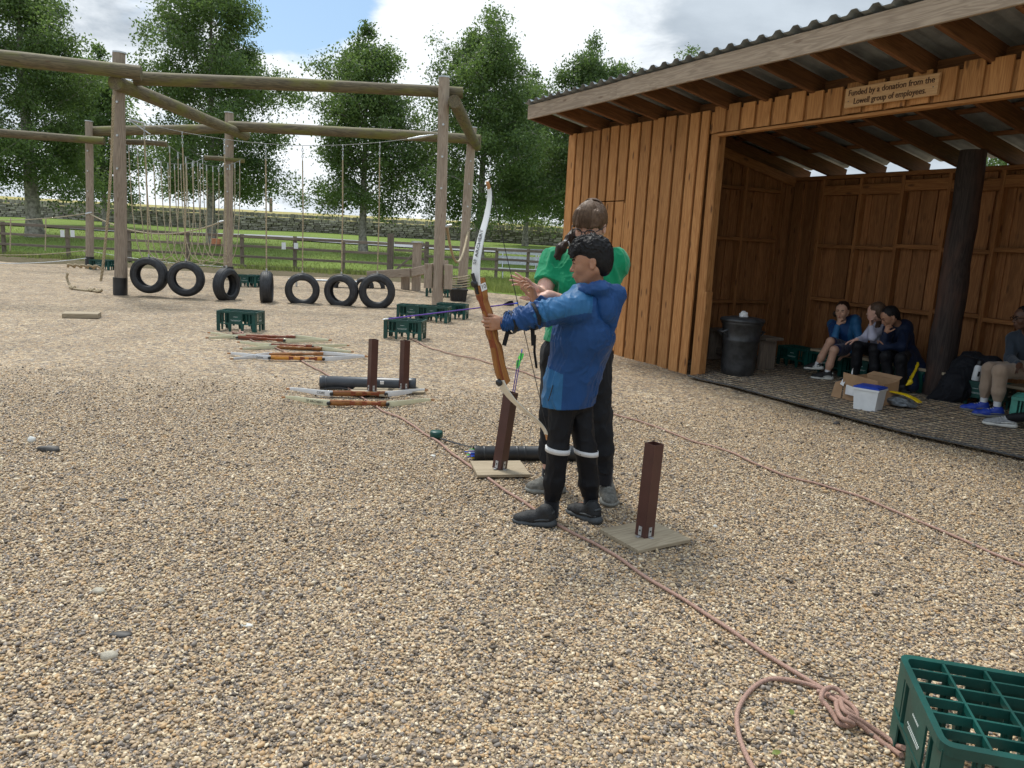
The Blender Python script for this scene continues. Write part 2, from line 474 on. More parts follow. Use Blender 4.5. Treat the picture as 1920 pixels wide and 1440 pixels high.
def gravel_mat(name, dark=1.0, sc=1.0):
    m, nt, b = new_mat(name)
    geo = nd(nt, 'ShaderNodeNewGeometry')
    pos = geo.outputs['Position']
    ws = nd(nt, 'ShaderNodeTexNoise', inp={'Vector': pos, 'Scale': 40.0, 'Detail': 2.0})
    wv = nd(nt, 'ShaderNodeVectorMath', operation='SCALE', inp={0: ws.outputs['Color'], 3: 0.012})
    pw = nd(nt, 'ShaderNodeVectorMath', operation='ADD', inp={0: pos, 1: wv.outputs[0]})
    v = nd(nt, 'ShaderNodeTexVoronoi', inp={'Vector': pw.outputs[0], 'Scale': 72.0 / sc})
    sp = nd(nt, 'ShaderNodeSeparateColor', inp={0: v.outputs['Color']})
    c1 = stone_ramp(nt, sp.outputs[0])
    v2 = nd(nt, 'ShaderNodeTexVoronoi', inp={'Vector': pw.outputs[0], 'Scale': 27.0 / sc})
    sp2 = nd(nt, 'ShaderNodeSeparateColor', inp={0: v2.outputs['Color']})
    c2 = stone_ramp(nt, sp2.outputs[0])
    # farther off the eye sees clusters of stones rather than single ones
    sepp = nd(nt, 'ShaderNodeSeparateXYZ', inp={0: pos})
    far = sstep(nt, sepp.outputs[1], 3.5, 9.0, 0.05, 0.55)
    c = mixc(nt, far, c1, c2)
    v3 = nd(nt, 'ShaderNodeTexVoronoi', inp={'Vector': pw.outputs[0], 'Scale': 11.0 / sc})
    sp3 = nd(nt, 'ShaderNodeSeparateColor', inp={0: v3.outputs['Color']})
    c = mixc(nt, sstep(nt, sepp.outputs[1], 8.0, 18.0, 0.0, 0.3), c, stone_ramp(nt, sp3.outputs[0]))
    edge = sstep(nt, v.outputs['Distance'], 0.25, 0.75, 1.0, 0.45)
    patch = nd(nt, 'ShaderNodeTexNoise', inp={'Vector': pos, 'Scale': 1.1, 'Detail': 5.0, 'Roughness': 0.65}).outputs[0]
    tone = mixc(nt, sstep(nt, patch, 0.35, 0.68), (1.02, 0.945, 0.87), (0.80, 0.735, 0.675))
    c = mixc(nt, 1.0, c, tone, 'MULTIPLY')
    e3 = nd(nt, 'ShaderNodeVectorMath', operation='SCALE', inp={0: c, 3: mth(nt, 'MULTIPLY', edge, dark)})
    nt.links.new(e3.outputs[0], b.inputs['Base Color'])
    b.inputs['Roughness'].default_value = 0.75
    b.inputs['Specular IOR Level'].default_value = 0.3
    h1 = mth(nt, 'SUBTRACT', 1.0, v.outputs['Distance'])
    h2 = mth(nt, 'SUBTRACT', 1.0, v2.outputs['Distance'])
    hh = mth(nt, 'ADD', mth(nt, 'MULTIPLY', h1, 0.35), h2)
    bp = nd(nt, 'ShaderNodeBump', inp={'Height': hh, 'Strength': 0.75, 'Distance': 0.014})
    nt.links.new(bp.outputs[0], b.inputs['Normal'])
    return m
M['gravel'] = gravel_mat('pea_gravel', 1.24)
M['gravel_dark'] = gravel_mat('shelter_gravel', 2.0, 1.2)

m, nt, b = new_mat('pebble')
at = nd(nt, 'ShaderNodeAttribute', attribute_type='INSTANCER', attribute_name='rnd')
c = stone_ramp(nt, at.outputs['Fac'])
tcn = nd(nt, 'ShaderNodeTexCoord')
no = nd(nt, 'ShaderNodeTexNoise', inp={'Vector': tcn.outputs['Object'], 'Scale': 130.0, 'Detail': 4.0})
c = mixc(nt, 1.0, c, mixc(nt, sstep(nt, no.outputs[0], 0.3, 0.7), (0.84, 0.765, 0.69), (1.26, 1.165, 1.07)), 'MULTIPLY')
nt.links.new(c, b.inputs['Base Color'])
b.inputs['Roughness'].default_value = 0.55
b.inputs['Specular IOR Level'].default_value = 0.4
M['pebble'] = m

def ground_mat(name, cols, scales=(0.15, 2.5, 40.0), bump=0.6):
    m, nt, b = new_mat(name)
    pos = nd(nt, 'ShaderNodeNewGeometry').outputs['Position']
    a = [nd(nt, 'ShaderNodeTexNoise', inp={'Vector': pos, 'Scale': s, 'Detail': 6.0, 'Roughness': 0.65}).outputs[0] for s in scales]
    c = mixc(nt, sstep(nt, a[0], 0.35, 0.65), cols[0], cols[1])
    c = mixc(nt, sstep(nt, a[1], 0.35, 0.7, 0.0, 0.7), c, cols[2])
    c = mixc(nt, sstep(nt, a[2], 0.35, 0.65, 0.0, 0.6), c, cols[3])
    nt.links.new(c, b.inputs['Base Color'])
    b.inputs['Roughness'].default_value = 0.9
    b.inputs['Specular IOR Level'].default_value = 0.1
    bp = nd(nt, 'ShaderNodeBump', inp={'Height': a[2], 'Strength': bump, 'Distance': 0.05})
    nt.links.new(bp.outputs[0], b.inputs['Normal'])
    return m
M['lawn'] = ground_mat('mown_grass', [(0.20, 0.27, 0.06), (0.15, 0.22, 0.05), (0.25, 0.30, 0.08), (0.10, 0.16, 0.035)])
M['hay'] = ground_mat('ripe_hay', [(0.36, 0.30, 0.12), (0.30, 0.27, 0.10), (0.26, 0.26, 0.08), (0.42, 0.35, 0.15)])
M['soil'] = ground_mat('brown_soil', [(0.16, 0.12, 0.085), (0.12, 0.10, 0.06), (0.20, 0.155, 0.11), (0.07, 0.08, 0.03)], (1.0, 6.0, 60.0))
M['tarmac'] = simple('grey_tarmac', (0.27, 0.28, 0.30), 0.85, var=0.12, scale=3, bump=0.3, bscale=200)

def blade_mat(name, c1, c2, trans=0.35, pscale=0.35):
    m, nt, b = new_mat(name)
    geo = nd(nt, 'ShaderNodeNewGeometry')
    rp = geo.outputs['Random Per Island']
    no = nd(nt, 'ShaderNodeTexNoise', inp={'Vector': geo.outputs['Position'], 'Scale': pscale, 'Detail': 3.0}).outputs[0]
    f = mth(nt, 'ADD', mth(nt, 'MULTIPLY', rp, 0.6), mth(nt, 'MULTIPLY', sstep(nt, no, 0.3, 0.7), 0.5))
    c = mixc(nt, f, c1, c2)
    di = nd(nt, 'ShaderNodeBsdfPrincipled', inp={'Base Color': c, 'Roughness': 0.5, 'Specular IOR Level': 0.35})
    tr = nd(nt, 'ShaderNodeBsdfTranslucent', inp={'Color': mixc(nt, 0.5, c, (c2[0] * 1.6, c2[1] * 1.7, c2[2]))})
    mx = nd(nt, 'ShaderNodeMixShader', inp={0: trans, 1: di.outputs[0], 2: tr.outputs[0]})
    nt.nodes.remove(b)
    out = [n for n in nt.nodes if n.type == 'OUTPUT_MATERIAL'][0]
    nt.links.new(mx.outputs[0], out.inputs[0])
    return m
M['leaf'] = blade_mat('birch_leaves', (0.036, 0.074, 0.030), (0.16, 0.235, 0.075), trans=0.4, pscale=0.9)
M['leaf2'] = blade_mat('far_tree_leaves', (0.045, 0.085, 0.036), (0.15, 0.22, 0.08), trans=0.4, pscale=0.9)
M['weed'] = blade_mat('weeds', (0.10, 0.15, 0.04), (0.26, 0.29, 0.11))
M['hedge_leaf'] = blade_mat('hedge_leaves', (0.07, 0.11, 0.03), (0.20, 0.25, 0.08), pscale=1.5)
M['bark'] = simple('birch_bark', (0.30, 0.275, 0.24), 0.85, var=0.5, scale=7, bump=0.5, bscale=25)
M['drystone'] = None
m, nt, b = new_mat('dry_stone')
oi = nd(nt, 'ShaderNodeNewGeometry')
pos = oi.outputs['Position']
no = nd(nt, 'ShaderNodeTexNoise', inp={'Vector': pos, 'Scale': 6.0, 'Detail': 6.0, 'Roughness': 0.7}).outputs[0]
ob = nd(nt, 'ShaderNodeObjectInfo').outputs['Random']
rr = nd(nt, 'ShaderNodeMath', operation='FRACT', inp={0: mth(nt, 'ADD', mth(nt, 'MULTIPLY', ob, 13.7), oi.outputs['Random Per Island'])}).outputs[0]
c = mixc(nt, rr, (0.20, 0.18, 0.155), (0.50, 0.46, 0.40))
c = mixc(nt, sstep(nt, no, 0.45, 0.7, 0.0, 0.5), c, (0.12, 0.11, 0.09))
nt.links.new(c, b.inputs['Base Color']); b.inputs['Roughness'].default_value = 0.9
M['drystone'] = m

# cloth, skin, hair
def cloth(name, col, rough=0.75, var=0.1, weave=500.0, bump=0.15, sheen=0.2):
    m = simple(name, col, rough, var=var, scale=7, bump=bump, bscale=weave, spec=0.25)
    m.node_tree.nodes['Principled BSDF'].inputs['Sheen Weight'].default_value = sheen
    return m
M['jk_blue'] = cloth('waterproof_blue', (0.008, 0.050, 0.165), 0.5, sheen=0.05)
M['jk_light'] = cloth('waterproof_light_blue', (0.022, 0.115, 0.26), 0.48, sheen=0.05)
M['jk_deep'] = cloth('waterproof_hood_blue', (0.010, 0.058, 0.19), 0.5, sheen=0.05)
M['shirt_green'] = cloth('green_cotton', (0.003, 0.235, 0.10), 0.85, weave=300)
M['trouser_black'] = cloth('black_polyester', (0.004, 0.0045, 0.007), 0.6, sheen=0.02)
M['trouser_char'] = cloth('charcoal_trousers', (0.009, 0.010, 0.013), 0.7, sheen=0.04)
M['white_band'] = cloth('white_band', (0.62, 0.62, 0.62), 0.7)
M['white_sock'] = cloth('white_sock', (0.65, 0.66, 0.68), 0.9)
M['black_sock'] = cloth('black_sock', (0.010, 0.010, 0.013), 0.9)
M['pink_sock'] = cloth('striped_sock', (0.60, 0.33, 0.28), 0.9)
M['strap'] = cloth('black_webbing', (0.008, 0.008, 0.009), 0.85)
M['shoe_black'] = simple('black_knit_shoe', (0.008, 0.0085, 0.010), 0.65, var=0.3, scale=60, bump=0.3, bscale=300)
M['sole_dark'] = simple('dark_sole', (0.045, 0.050, 0.054), 0.6, var=0.15)
M['boot_grey'] = simple('hiking_boot_suede', (0.12, 0.115, 0.10), 0.8, var=0.4, scale=40, bump=0.3)
M['boot_dark'] = simple('boot_dark_panels', (0.03, 0.032, 0.036), 0.75)
M['sole_grey'] = simple('grey_sole', (0.20, 0.20, 0.18), 0.7)
M['sole_white'] = simple('white_sole', (0.60, 0.60, 0.56), 0.6)
M['shoe_blue'] = simple('blue_trainer', (0.012, 0.045, 0.36), 0.5, var=0.2, scale=40)
M['shoe_grey'] = simple('grey_trainer', (0.26, 0.27, 0.28), 0.5, var=0.3, scale=40)
M['navy_coat'] = cloth('navy_coat', (0.006, 0.014, 0.040), 0.6, sheen=0.03)
M['navy_shorts'] = cloth('navy_shorts', (0.014, 0.016, 0.05), 0.85)
M['lilac'] = cloth('pale_lilac_fleece', (0.50, 0.50, 0.62), 0.85)
M['slate_top'] = cloth('slate_sweater', (0.030, 0.042, 0.060), 0.85)
M['beige'] = cloth('beige_joggers', (0.33, 0.245, 0.18), 0.9)
M['bag_dark'] = cloth('dark_coat', (0.006, 0.007, 0.011), 0.7, sheen=0.03)
def skin(name, col, lip):
    a = simple(name, col, 0.48, var=0.07, scale=18, bump=0.05, bscale=350, spec=0.4, sss=0.12)
    l = simple(name + '_lips', lip, 0.45, var=0.05, sss=0.1)
    return a, l
M['sk_boy'], M['lip_boy'] = skin('skin_tan', (0.36, 0.18, 0.108), (0.36, 0.14, 0.10))
M['sk_wom'], M['lip_wom'] = skin('skin_fair', (0.62, 0.37, 0.285), (0.50, 0.20, 0.17))
M['sk_girl'], M['lip_girl'] = skin('skin_light', (0.52, 0.31, 0.22), (0.45, 0.17, 0.13))
M['sk_brown'], M['lip_brown'] = skin('skin_brown', (0.36, 0.19, 0.12), (0.28, 0.10, 0.08))
M['sk_dark'], M['lip_dark'] = skin('skin_dark', (0.095, 0.045, 0.028), (0.10, 0.04, 0.03))
def hairm(name, c1, c2, rough=0.42):
    m, nt, b = new_mat(name)
    tcn = nd(nt, 'ShaderNodeTexCoord')
    no = nd(nt, 'ShaderNodeTexNoise', inp={'Vector': tcn.outputs['Object'], 'Scale': 45.0, 'Detail': 3.0}).outputs[0]
    rpi = nd(nt, 'ShaderNodeNewGeometry').outputs['Random Per Island']
    nt.links.new(mixc(nt, mth(nt, 'ADD', mth(nt, 'MULTIPLY', sstep(nt, no, 0.25, 0.75), 0.5), mth(nt, 'MULTIPLY', rpi, 0.5)), c1, c2), b.inputs['Base Color'])
    b.inputs['Roughness'].default_value = rough
    b.inputs['Specular IOR Level'].default_value = 0.22
    bp = nd(nt, 'ShaderNodeBump', inp={'Height': no, 'Strength': 0.5, 'Distance': 0.004})
    nt.links.new(bp.outputs[0], b.inputs['Normal'])
    return m
M['hair_black'] = hairm('black_hair', (0.004, 0.004, 0.005), (0.016, 0.014, 0.014), 0.55)
M['hair_brown'] = hairm('brown_hair', (0.060, 0.034, 0.020), (0.17, 0.105, 0.065), 0.45)
M['hair_dkbrown'] = hairm('dark_brown_hair', (0.016, 0.009, 0.007), (0.045, 0.026, 0.018))
M['hair_mid'] = hairm('mid_brown_hair', (0.05, 0.030, 0.020), (0.12, 0.075, 0.050))
M['eye_white'] = simple('eye_white', (0.55, 0.52, 0.50), 0.2, var=0.03)
M['iris'] = simple('iris_brown', (0.02, 0.010, 0.006), 0.15)
M['glasses'] = simple('black_acetate', (0.006, 0.006, 0.008), 0.2)
# ================================================================== THE SETTING
def undul(x, y):
    """low heaps and footprints in the loose gravel"""
    a = mnoise.noise(Vector((x * 0.55, y * 0.55, 3.1))) * 0.020
    b_ = mnoise.noise(Vector((x * 1.7, y * 1.7, 9.4))) * 0.019
    c_ = mnoise.noise(Vector((x * 5.2, y * 5.2, 1.4))) * 0.009
    return a + b_ + c_

def prof(y):
    ks = [(-60, -0.12), (24.2, -0.12), (24.8, 0.02), (26.5, 0.05), (35, 0.6), (42, 0.92), (50, 1.24), (60, 1.7)]
    for (a, za), (b_, zb) in zip(ks, ks[1:]):
        if y <= b_: return za + (zb - za) * max(0, (y - a)) / (b_ - a)
    return ks[-1][1]

# gravel yard: one sheet, finer near the camera
xs = np.unique(np.concatenate([np.linspace(-32, -6, 40), np.linspace(-6, 6, 220), np.linspace(6, 14, 30)]))
ys = np.unique(np.concatenate([np.linspace(-10, 0.8, 16), np.linspace(0.8, 8, 190), np.linspace(8, 24.9, 110)]))
Xg, Yg = np.meshgrid(xs, ys)
edge_y = 24.6 + 0.35 * np.sin(Xg * 0.9) + 0.2 * np.sin(Xg * 2.3 + 1) - np.clip(Xg + 2.2, 0, 3) * 1.6
Zg = np.array([[undul(x, y) for x in xs] for y in ys])
dz = np.clip((Yg - edge_y + 0.8) / 0.8, 0, 1)
Zg = Zg - dz * dz * 0.16
# gravel banks a little against the closed front of the shed
vg = np.stack([Xg, Yg, Zg], -1).reshape(-1, 3)
nx, ny = len(xs), len(ys)
ii = (np.arange(ny - 1)[:, None] * nx + np.arange(nx - 1)[None, :]).ravel()
qg = np.stack([ii, ii + 1, ii + nx + 1, ii + nx], 1)
o = link('gravel_ground', fast_mesh('gravel_ground', vg, qg, True), None, M['gravel'])
tag(o, kind='structure')

def sheet(name, x0, x1, yl, zf, mat, nxs=60):
    xs_ = np.linspace(x0, x1, nxs)
    v = [(x, y, zf(x, y)) for y in yl for x in xs_]
    n_ = len(xs_)
    q = [(j * n_ + i, j * n_ + i + 1, (j + 1) * n_ + i + 1, (j + 1) * n_ + i) for j in range(len(yl) - 1) for i in range(n_ - 1)]
    return tag(link(name, fast_mesh(name, v, q, True), None, mat), kind='structure')

def lawn_z(x, y):
    z = prof(y) + (mnoise.noise(Vector((x * 0.12, y * 0.12, 0))) * 0.12 if y > 27 else 0)
    if x > 15 and y < 24.8: z = 0.0
    if x > -2.2 and 18.2 < y < 24.8: z = max(z, 0.0 if y > edge_at(x) else z)
    return z
def edge_at(x):
    return 24.6 + 0.35 * math.sin(x * 0.9) + 0.2 * math.sin(x * 2.3 + 1) - min(max(x + 2.2, 0), 3) * 1.6
yl = list(np.linspace(-60, 16, 20)) + list(np.linspace(16.5, 27, 43)) + list(np.linspace(28, 56, 29))
sheet('lawn', -150, 150, yl, lawn_z, M['lawn'], 301)
sheet('soil_strip', -32, 0.2, list(np.linspace(24.0, 26.2, 8)), lambda x, y: (0.012 if y > 24.3 else -0.09) + 0.03 * mnoise.noise(Vector((x * 2, y * 2, 5))) + (0.05 if 24.8 < y < 25.9 else 0), M['soil'], 160)
sheet('access_path', -150, 150, [39.6, 41.0, 42.6], lambda x, y: prof(y) + (mnoise.noise(Vector((x * 0.12, y * 0.12, 0))) * 0.12) + 0.05, M['tarmac'], 301)
def hay_z(x, y):
    t = (y - 51) / 69.0
    base = 1.3 + 2.95 * min(max(t, 0), 1) ** 0.9
    base += (mnoise.noise(Vector((x * 0.012, y * 0.012, 7))) * 0.7) * min(max(t, 0), 1)
    base -= max(0, y - 125) * 0.02
    return base
sheet('hay_field', -700, 700, [51.2, 60, 70, 80, 90, 100, 110, 120, 130, 180, 300, 700], hay_z, M['hay'], 141)

# pebbles: the loose top layer where single stones can be made out --------------------------------
def pebble_layer():
    pts = []; scl = []; rn = []
    Y0, Y1 = 1.25, 7.6
    n_try = 1150000
    y = rng.uniform(Y0, Y1, n_try); u = rng.uniform(-1, 1, n_try)
    x = u * (Y1 * 0.70 + 0.35)
    ok = np.abs(x) < y * 0.70 + 0.35
    # the layer thins out into the texture beyond five metres
    keep = rng.uniform(0, 1, n_try) < np.clip(1.1 - (y - 3.6) / 3.6, 0, 1) ** 1.1
    ok &= keep
    x = x[ok]; y = y[ok]
    z = np.interp(x, xs, np.arange(nx)); j = np.interp(y, ys, np.arange(ny))
    i0 = np.clip(z.astype(int), 0, nx - 2); j0 = np.clip(j.astype(int), 0, ny - 2)
    fx = z - i0; fy = j - j0
    zz_ = (Zg[j0, i0] * (1 - fx) * (1 - fy) + Zg[j0, i0 + 1] * fx * (1 - fy) + Zg[j0 + 1, i0] * (1 - fx) * fy + Zg[j0 + 1, i0 + 1] * fx * fy)
    n = len(x)
    s = np.exp(rng.normal(math.log(0.0043), 0.33, n)).clip(0.0022, 0.0115)
    big = rng.uniform(0, 1, n) < 0.004
    s[big] *= 1.7
    zz_ += rng.uniform(-0.55, 1.0, n) * s * 1.0
    sx = s * rng.uniform(1.0, 1.35, n); sy = s * rng.uniform(0.75, 1.0, n); sz = s * rng.uniform(0.5, 0.8, n)
    me = bpy.data.meshes.new('pebbles')
    me.vertices.add(n)
    me.vertices.foreach_set('co', np.stack([x, y, zz_], 1).astype(np.float32).ravel())
    a = me.attributes.new('sc', 'FLOAT_VECTOR', 'POINT'); a.data.foreach_set('vector', np.stack([sx, sy, sz], 1).astype(np.float32).ravel())
    rot = np.stack([rng.normal(0, 0.35, n), rng.normal(0, 0.35, n), rng.uniform(0, 6.283, n)], 1)
    a = me.attributes.new('rot', 'FLOAT_VECTOR', 'POINT'); a.data.foreach_set('vector', rot.astype(np.float32).ravel())
    a = me.attributes.new('rnd', 'FLOAT', 'POINT'); a.data.foreach_set('value', rng.uniform(0, 1, n).astype(np.float32))
    me.update()
    ob = link('pebbles', me)
    ng = bpy.data.node_groups.new('pebble_layer', 'GeometryNodeTree')
    ng.interface.new_socket('Geometry', in_out='INPUT', socket_type='NodeSocketGeometry')
    ng.interface.new_socket('Geometry', in_out='OUTPUT', socket_type='NodeSocketGeometry')
    gi = ng.nodes.new('NodeGroupInput'); go = ng.nodes.new('NodeGroupOutput')
    ico = ng.nodes.new('GeometryNodeMeshIcoSphere'); ico.inputs['Radius'].default_value = 1.0; ico.inputs['Subdivisions'].default_value = 2
    sm = ng.nodes.new('GeometryNodeSetShadeSmooth')
    sp_ = ng.nodes.new('GeometryNodeSetPosition')
    nz = ng.nodes.new('ShaderNodeTexNoise'); nz.inputs['Scale'].default_value = 1.1
    sub = ng.nodes.new('ShaderNodeVectorMath'); sub.operation = 'SUBTRACT'; sub.inputs[1].default_value = (0.5, 0.5, 0.5)
    scn = ng.nodes.new('ShaderNodeVectorMath'); scn.operation = 'SCALE'; scn.inputs[3].default_value = 1.0
    L = ng.links.new
    L(nz.outputs['Color'], sub.inputs[0]); L(sub.outputs[0], scn.inputs[0])
    L(ico.outputs[0], sp_.inputs[0]); L(scn.outputs[0], sp_.inputs['Offset'])
    smt = ng.nodes.new('GeometryNodeSetMaterial'); smt.inputs['Material'].default_value = M['pebble']
    L(sp_.outputs[0], sm.inputs[0]); L(sm.outputs[0], smt.inputs[0])
    iop = ng.nodes.new('GeometryNodeInstanceOnPoints')
    m2p = ng.nodes.new('GeometryNodeMeshToPoints')
    L(gi.outputs[0], m2p.inputs[0]); L(m2p.outputs[0], iop.inputs['Points']); L(smt.outputs[0], iop.inputs['Instance'])
    def na(nm):
        k = ng.nodes.new('GeometryNodeInputNamedAttribute'); k.data_type = 'FLOAT_VECTOR'; k.inputs[0].default_value = nm
        return k.outputs[0]
    e2r = ng.nodes.new('FunctionNodeEulerToRotation')
    L(na('rot'), e2r.inputs[0]); L(e2r.outputs[0], iop.inputs['Rotation']); L(na('sc'), iop.inputs['Scale'])
    L(iop.outputs[0], go.inputs[0])
    md = ob.modifiers.new('pebble_layer', 'NODES'); md.node_group = ng
    me.materials.append(M['pebble'])
    tag(ob, 'loose rounded pea gravel pebbles covering the near part of the yard', 'gravel', kind='stuff')
    return n
print('pebbles', pebble_layer())

# weeds and longer grass ---------------------------------------------------------------------------
def blades(name, pts, h0, h1, w, mat, label, cat='grass', lean=0.5):
    pts = np.asarray(pts, float); n = len(pts)
    a = rng.uniform(0, 2 * PI, n); h = rng.uniform(h0, h1, n)
    lx = np.cos(a) * h * rng.uniform(0, lean, n); ly = np.sin(a) * h * rng.uniform(0, lean, n)
    wx = -np.sin(a + 1) * w; wy = np.cos(a + 1) * w
    x, y, z = pts.T
    v = np.stack([np.stack([x - wx, y - wy, z], 1), np.stack([x + wx, y + wy, z], 1),
                  np.stack([x + lx * .5 + wx * .8, y + ly * .5 + wy * .8, z + h * .6], 1),
                  np.stack([x + lx, y + ly, z + h], 1)], 1).reshape(-1, 3)
    q = np.arange(4 * n).reshape(n, 4)
    return tag(link(name, fast_mesh(name, v, q), None, mat), label, cat, kind='stuff')

P = []
for i in range(9000):                                  # along the foot of the fence
    x = rng.uniform(-19, 2.5); y = 25.9 + rng.normal(0, 0.35)
    if mnoise.noise(Vector((x * 0.8, y, 2))) > -0.25: P.append((x, y, 0.02))
blades('fence_weeds', P, 0.06, 0.26, 0.012, M['weed'], 'ragged weeds growing along the foot of the timber fence')
P = []
for i in range(16000):                                 # tall grass at the right-hand edge of the gravel
    x = rng.uniform(-1.9, 4.5); y = rng.uniform(18.6, 25.5)
    if y > edge_at(x) - 0.15 + 0.4 * mnoise.noise(Vector((x, y, 0))): P.append((x, y, 0.0))
blades('tall_grass', P, 0.07, 0.30, 0.009, M['weed'], 'tall pale grass between the gravel edge and the fence beside the shed')
P = []
for i in range(22000):
    x = rng.uniform(-26, 18); y = 27 + 13 * rng.uniform(0, 1) ** 1.6
    P.append((x, y, lawn_z(x, y)))
blades('lawn_tufts', P, 0.03, 0.09, 0.012, M['weed'], 'short tufts of grass on the lawn behind the fence')

# ------------------------------------------------------------------ dry stone wall
WALL_Y = 50.0
def wall_z(x): return 1.10
wallo = empty('stone_wall', (-4, WALL_Y, 1.1), 0, 'long grey dry stone wall along the far edge of the lawn', 'wall')
core = MB(); core.box((0, 0.1, 0.42), (116, 0.25, 1.06)); core.build('core', M['drystone'], wallo)
_sv = []
for k in range(6):
    m_ = MB(); rr_ = random.Random(k)
    vs = []
    for z in (-.5, .5):
        for x, y in ((-.5, -.5), (.5, -.5), (.5, .5), (-.5, .5)):
            vs.append((x * rr_.uniform(.82, 1), y * rr_.uniform(.8, 1), z * rr_.uniform(.8, 1)))
    m_.add(vs, [(3, 2, 1, 0), (4, 5, 6, 7), (0, 1, 5, 4), (1, 2, 6, 5), (2, 3, 7, 6), (3, 0, 4, 7)])
    me = m_.mesh('stone'); me.materials.append(M['drystone']); _sv.append((me, np.array(vs)))
big = []; smallv = []; smallq = []
zc = -0.06
row = 0
while zc < 0.98:
    hgt = random.uniform(0.085, 0.15) * (1.1 if row < 3 else 0.95)
    x = -57.0
    while x < 57:
        L_ = random.uniform(0.16, 0.52)
        hh_ = hgt * random.uniform(0.85, 1.08)
        big.append((L_, x + L_ / 2, zc + hgt / 2, hh_))
        x += L_ + 0.012
    zc += hgt + 0.008; row += 1
x = -57.0
while x < 57:                                         # coping stones set on edge
    L_ = random.uniform(0.10, 0.26); big.append((L_, x + L_ / 2, zc + 0.11, random.uniform(0.18, 0.28))); x += L_ + 0.02
inview = sorted([b_ for b_ in big if -31 < b_[1] < 13], key=lambda b_: -b_[0] * b_[3])[:300]
ids = set(map(id, inview))
for b_ in big:
    L_, xc, zc_, hh_ = b_
    me, vs = random.choice(_sv)
    dy = random.uniform(-0.05, 0.05); tilt = random.uniform(-0.06, 0.06)
    if id(b_) in ids:
        s_ = link('stone', me, wallo)
        s_.location = (xc, -0.07 + dy, zc_); s_.scale = (L_, 0.30, hh_); s_.rotation_euler = (0, tilt, 0)
    else:
        k = len(smallv) * 8
        smallv.append(vs * np.array([L_, 0.30, hh_]) + np.array([xc, -0.07 + dy, zc_]))
        smallq.append(np.array([(3, 2, 1, 0), (4, 5, 6, 7), (0, 1, 5, 4), (1, 2, 6, 5), (2, 3, 7, 6), (3, 0, 4, 7)]) + k)
tag(link('smaller_stones', fast_mesh('smaller_stones', np.concatenate(smallv), np.concatenate(smallq)), wallo, M['drystone']), kind='stuff')

# hedge growing over the right-hand end of the wall
def leaf_cloud(centers, radii, per, size, zflat=1.0):
    vs = []
    c = np.repeat(np.asarray(centers, float), per, 0); r_ = np.repeat(np.asarray(radii, float), per, 0)
    n = len(c)
    d = rng.normal(0, 1, (n, 3)); d /= np.linalg.norm(d, axis=1)[:, None]
    rad = rng.uniform(0.15, 1.0, n) ** 0.6
    p = c + d * rad[:, None] * r_ * np.array([1, 1, zflat])
    return leaf_quads(p, size)
def leaf_quads(p, size):
    n = len(p)
    s = size * rng.uniform(0.6, 1.3, n)
    a = rng.normal(0, 1, (n, 3)); a /= np.linalg.norm(a, axis=1)[:, None]
    t = rng.normal(0, 1, (n, 3)); b_ = np.cross(a, t); b_ /= np.linalg.norm(b_, axis=1)[:, None]
    a = a * s[:, None]; b_ = b_ * (s * 0.62)[:, None]
    v = np.stack([p - a, p - b_ * 0.9, p + a, p + b_ * 0.9], 1).reshape(-1, 3)
    return v, np.arange(4 * n).reshape(n, 4)
hg = empty('hedge', (3, 50.6, 1.6), 0, 'overgrown pale green hedge along the wall beyond the archers', 'hedge')
cs = []; rs = []
for i in range(150):
    x = rng.uniform(-5.5, 9); cs.append((x - 3, rng.uniform(-0.7, 0.9), rng.uniform(-0.3, 1.1) * min(1, (x + 6) / 4))); rs.append((0.6, 0.6, 0.45))
v, q = leaf_cloud(cs, rs, 110, 0.06)
link('foliage', fast_mesh('foliage', v, q), hg, M['hedge_leaf'])

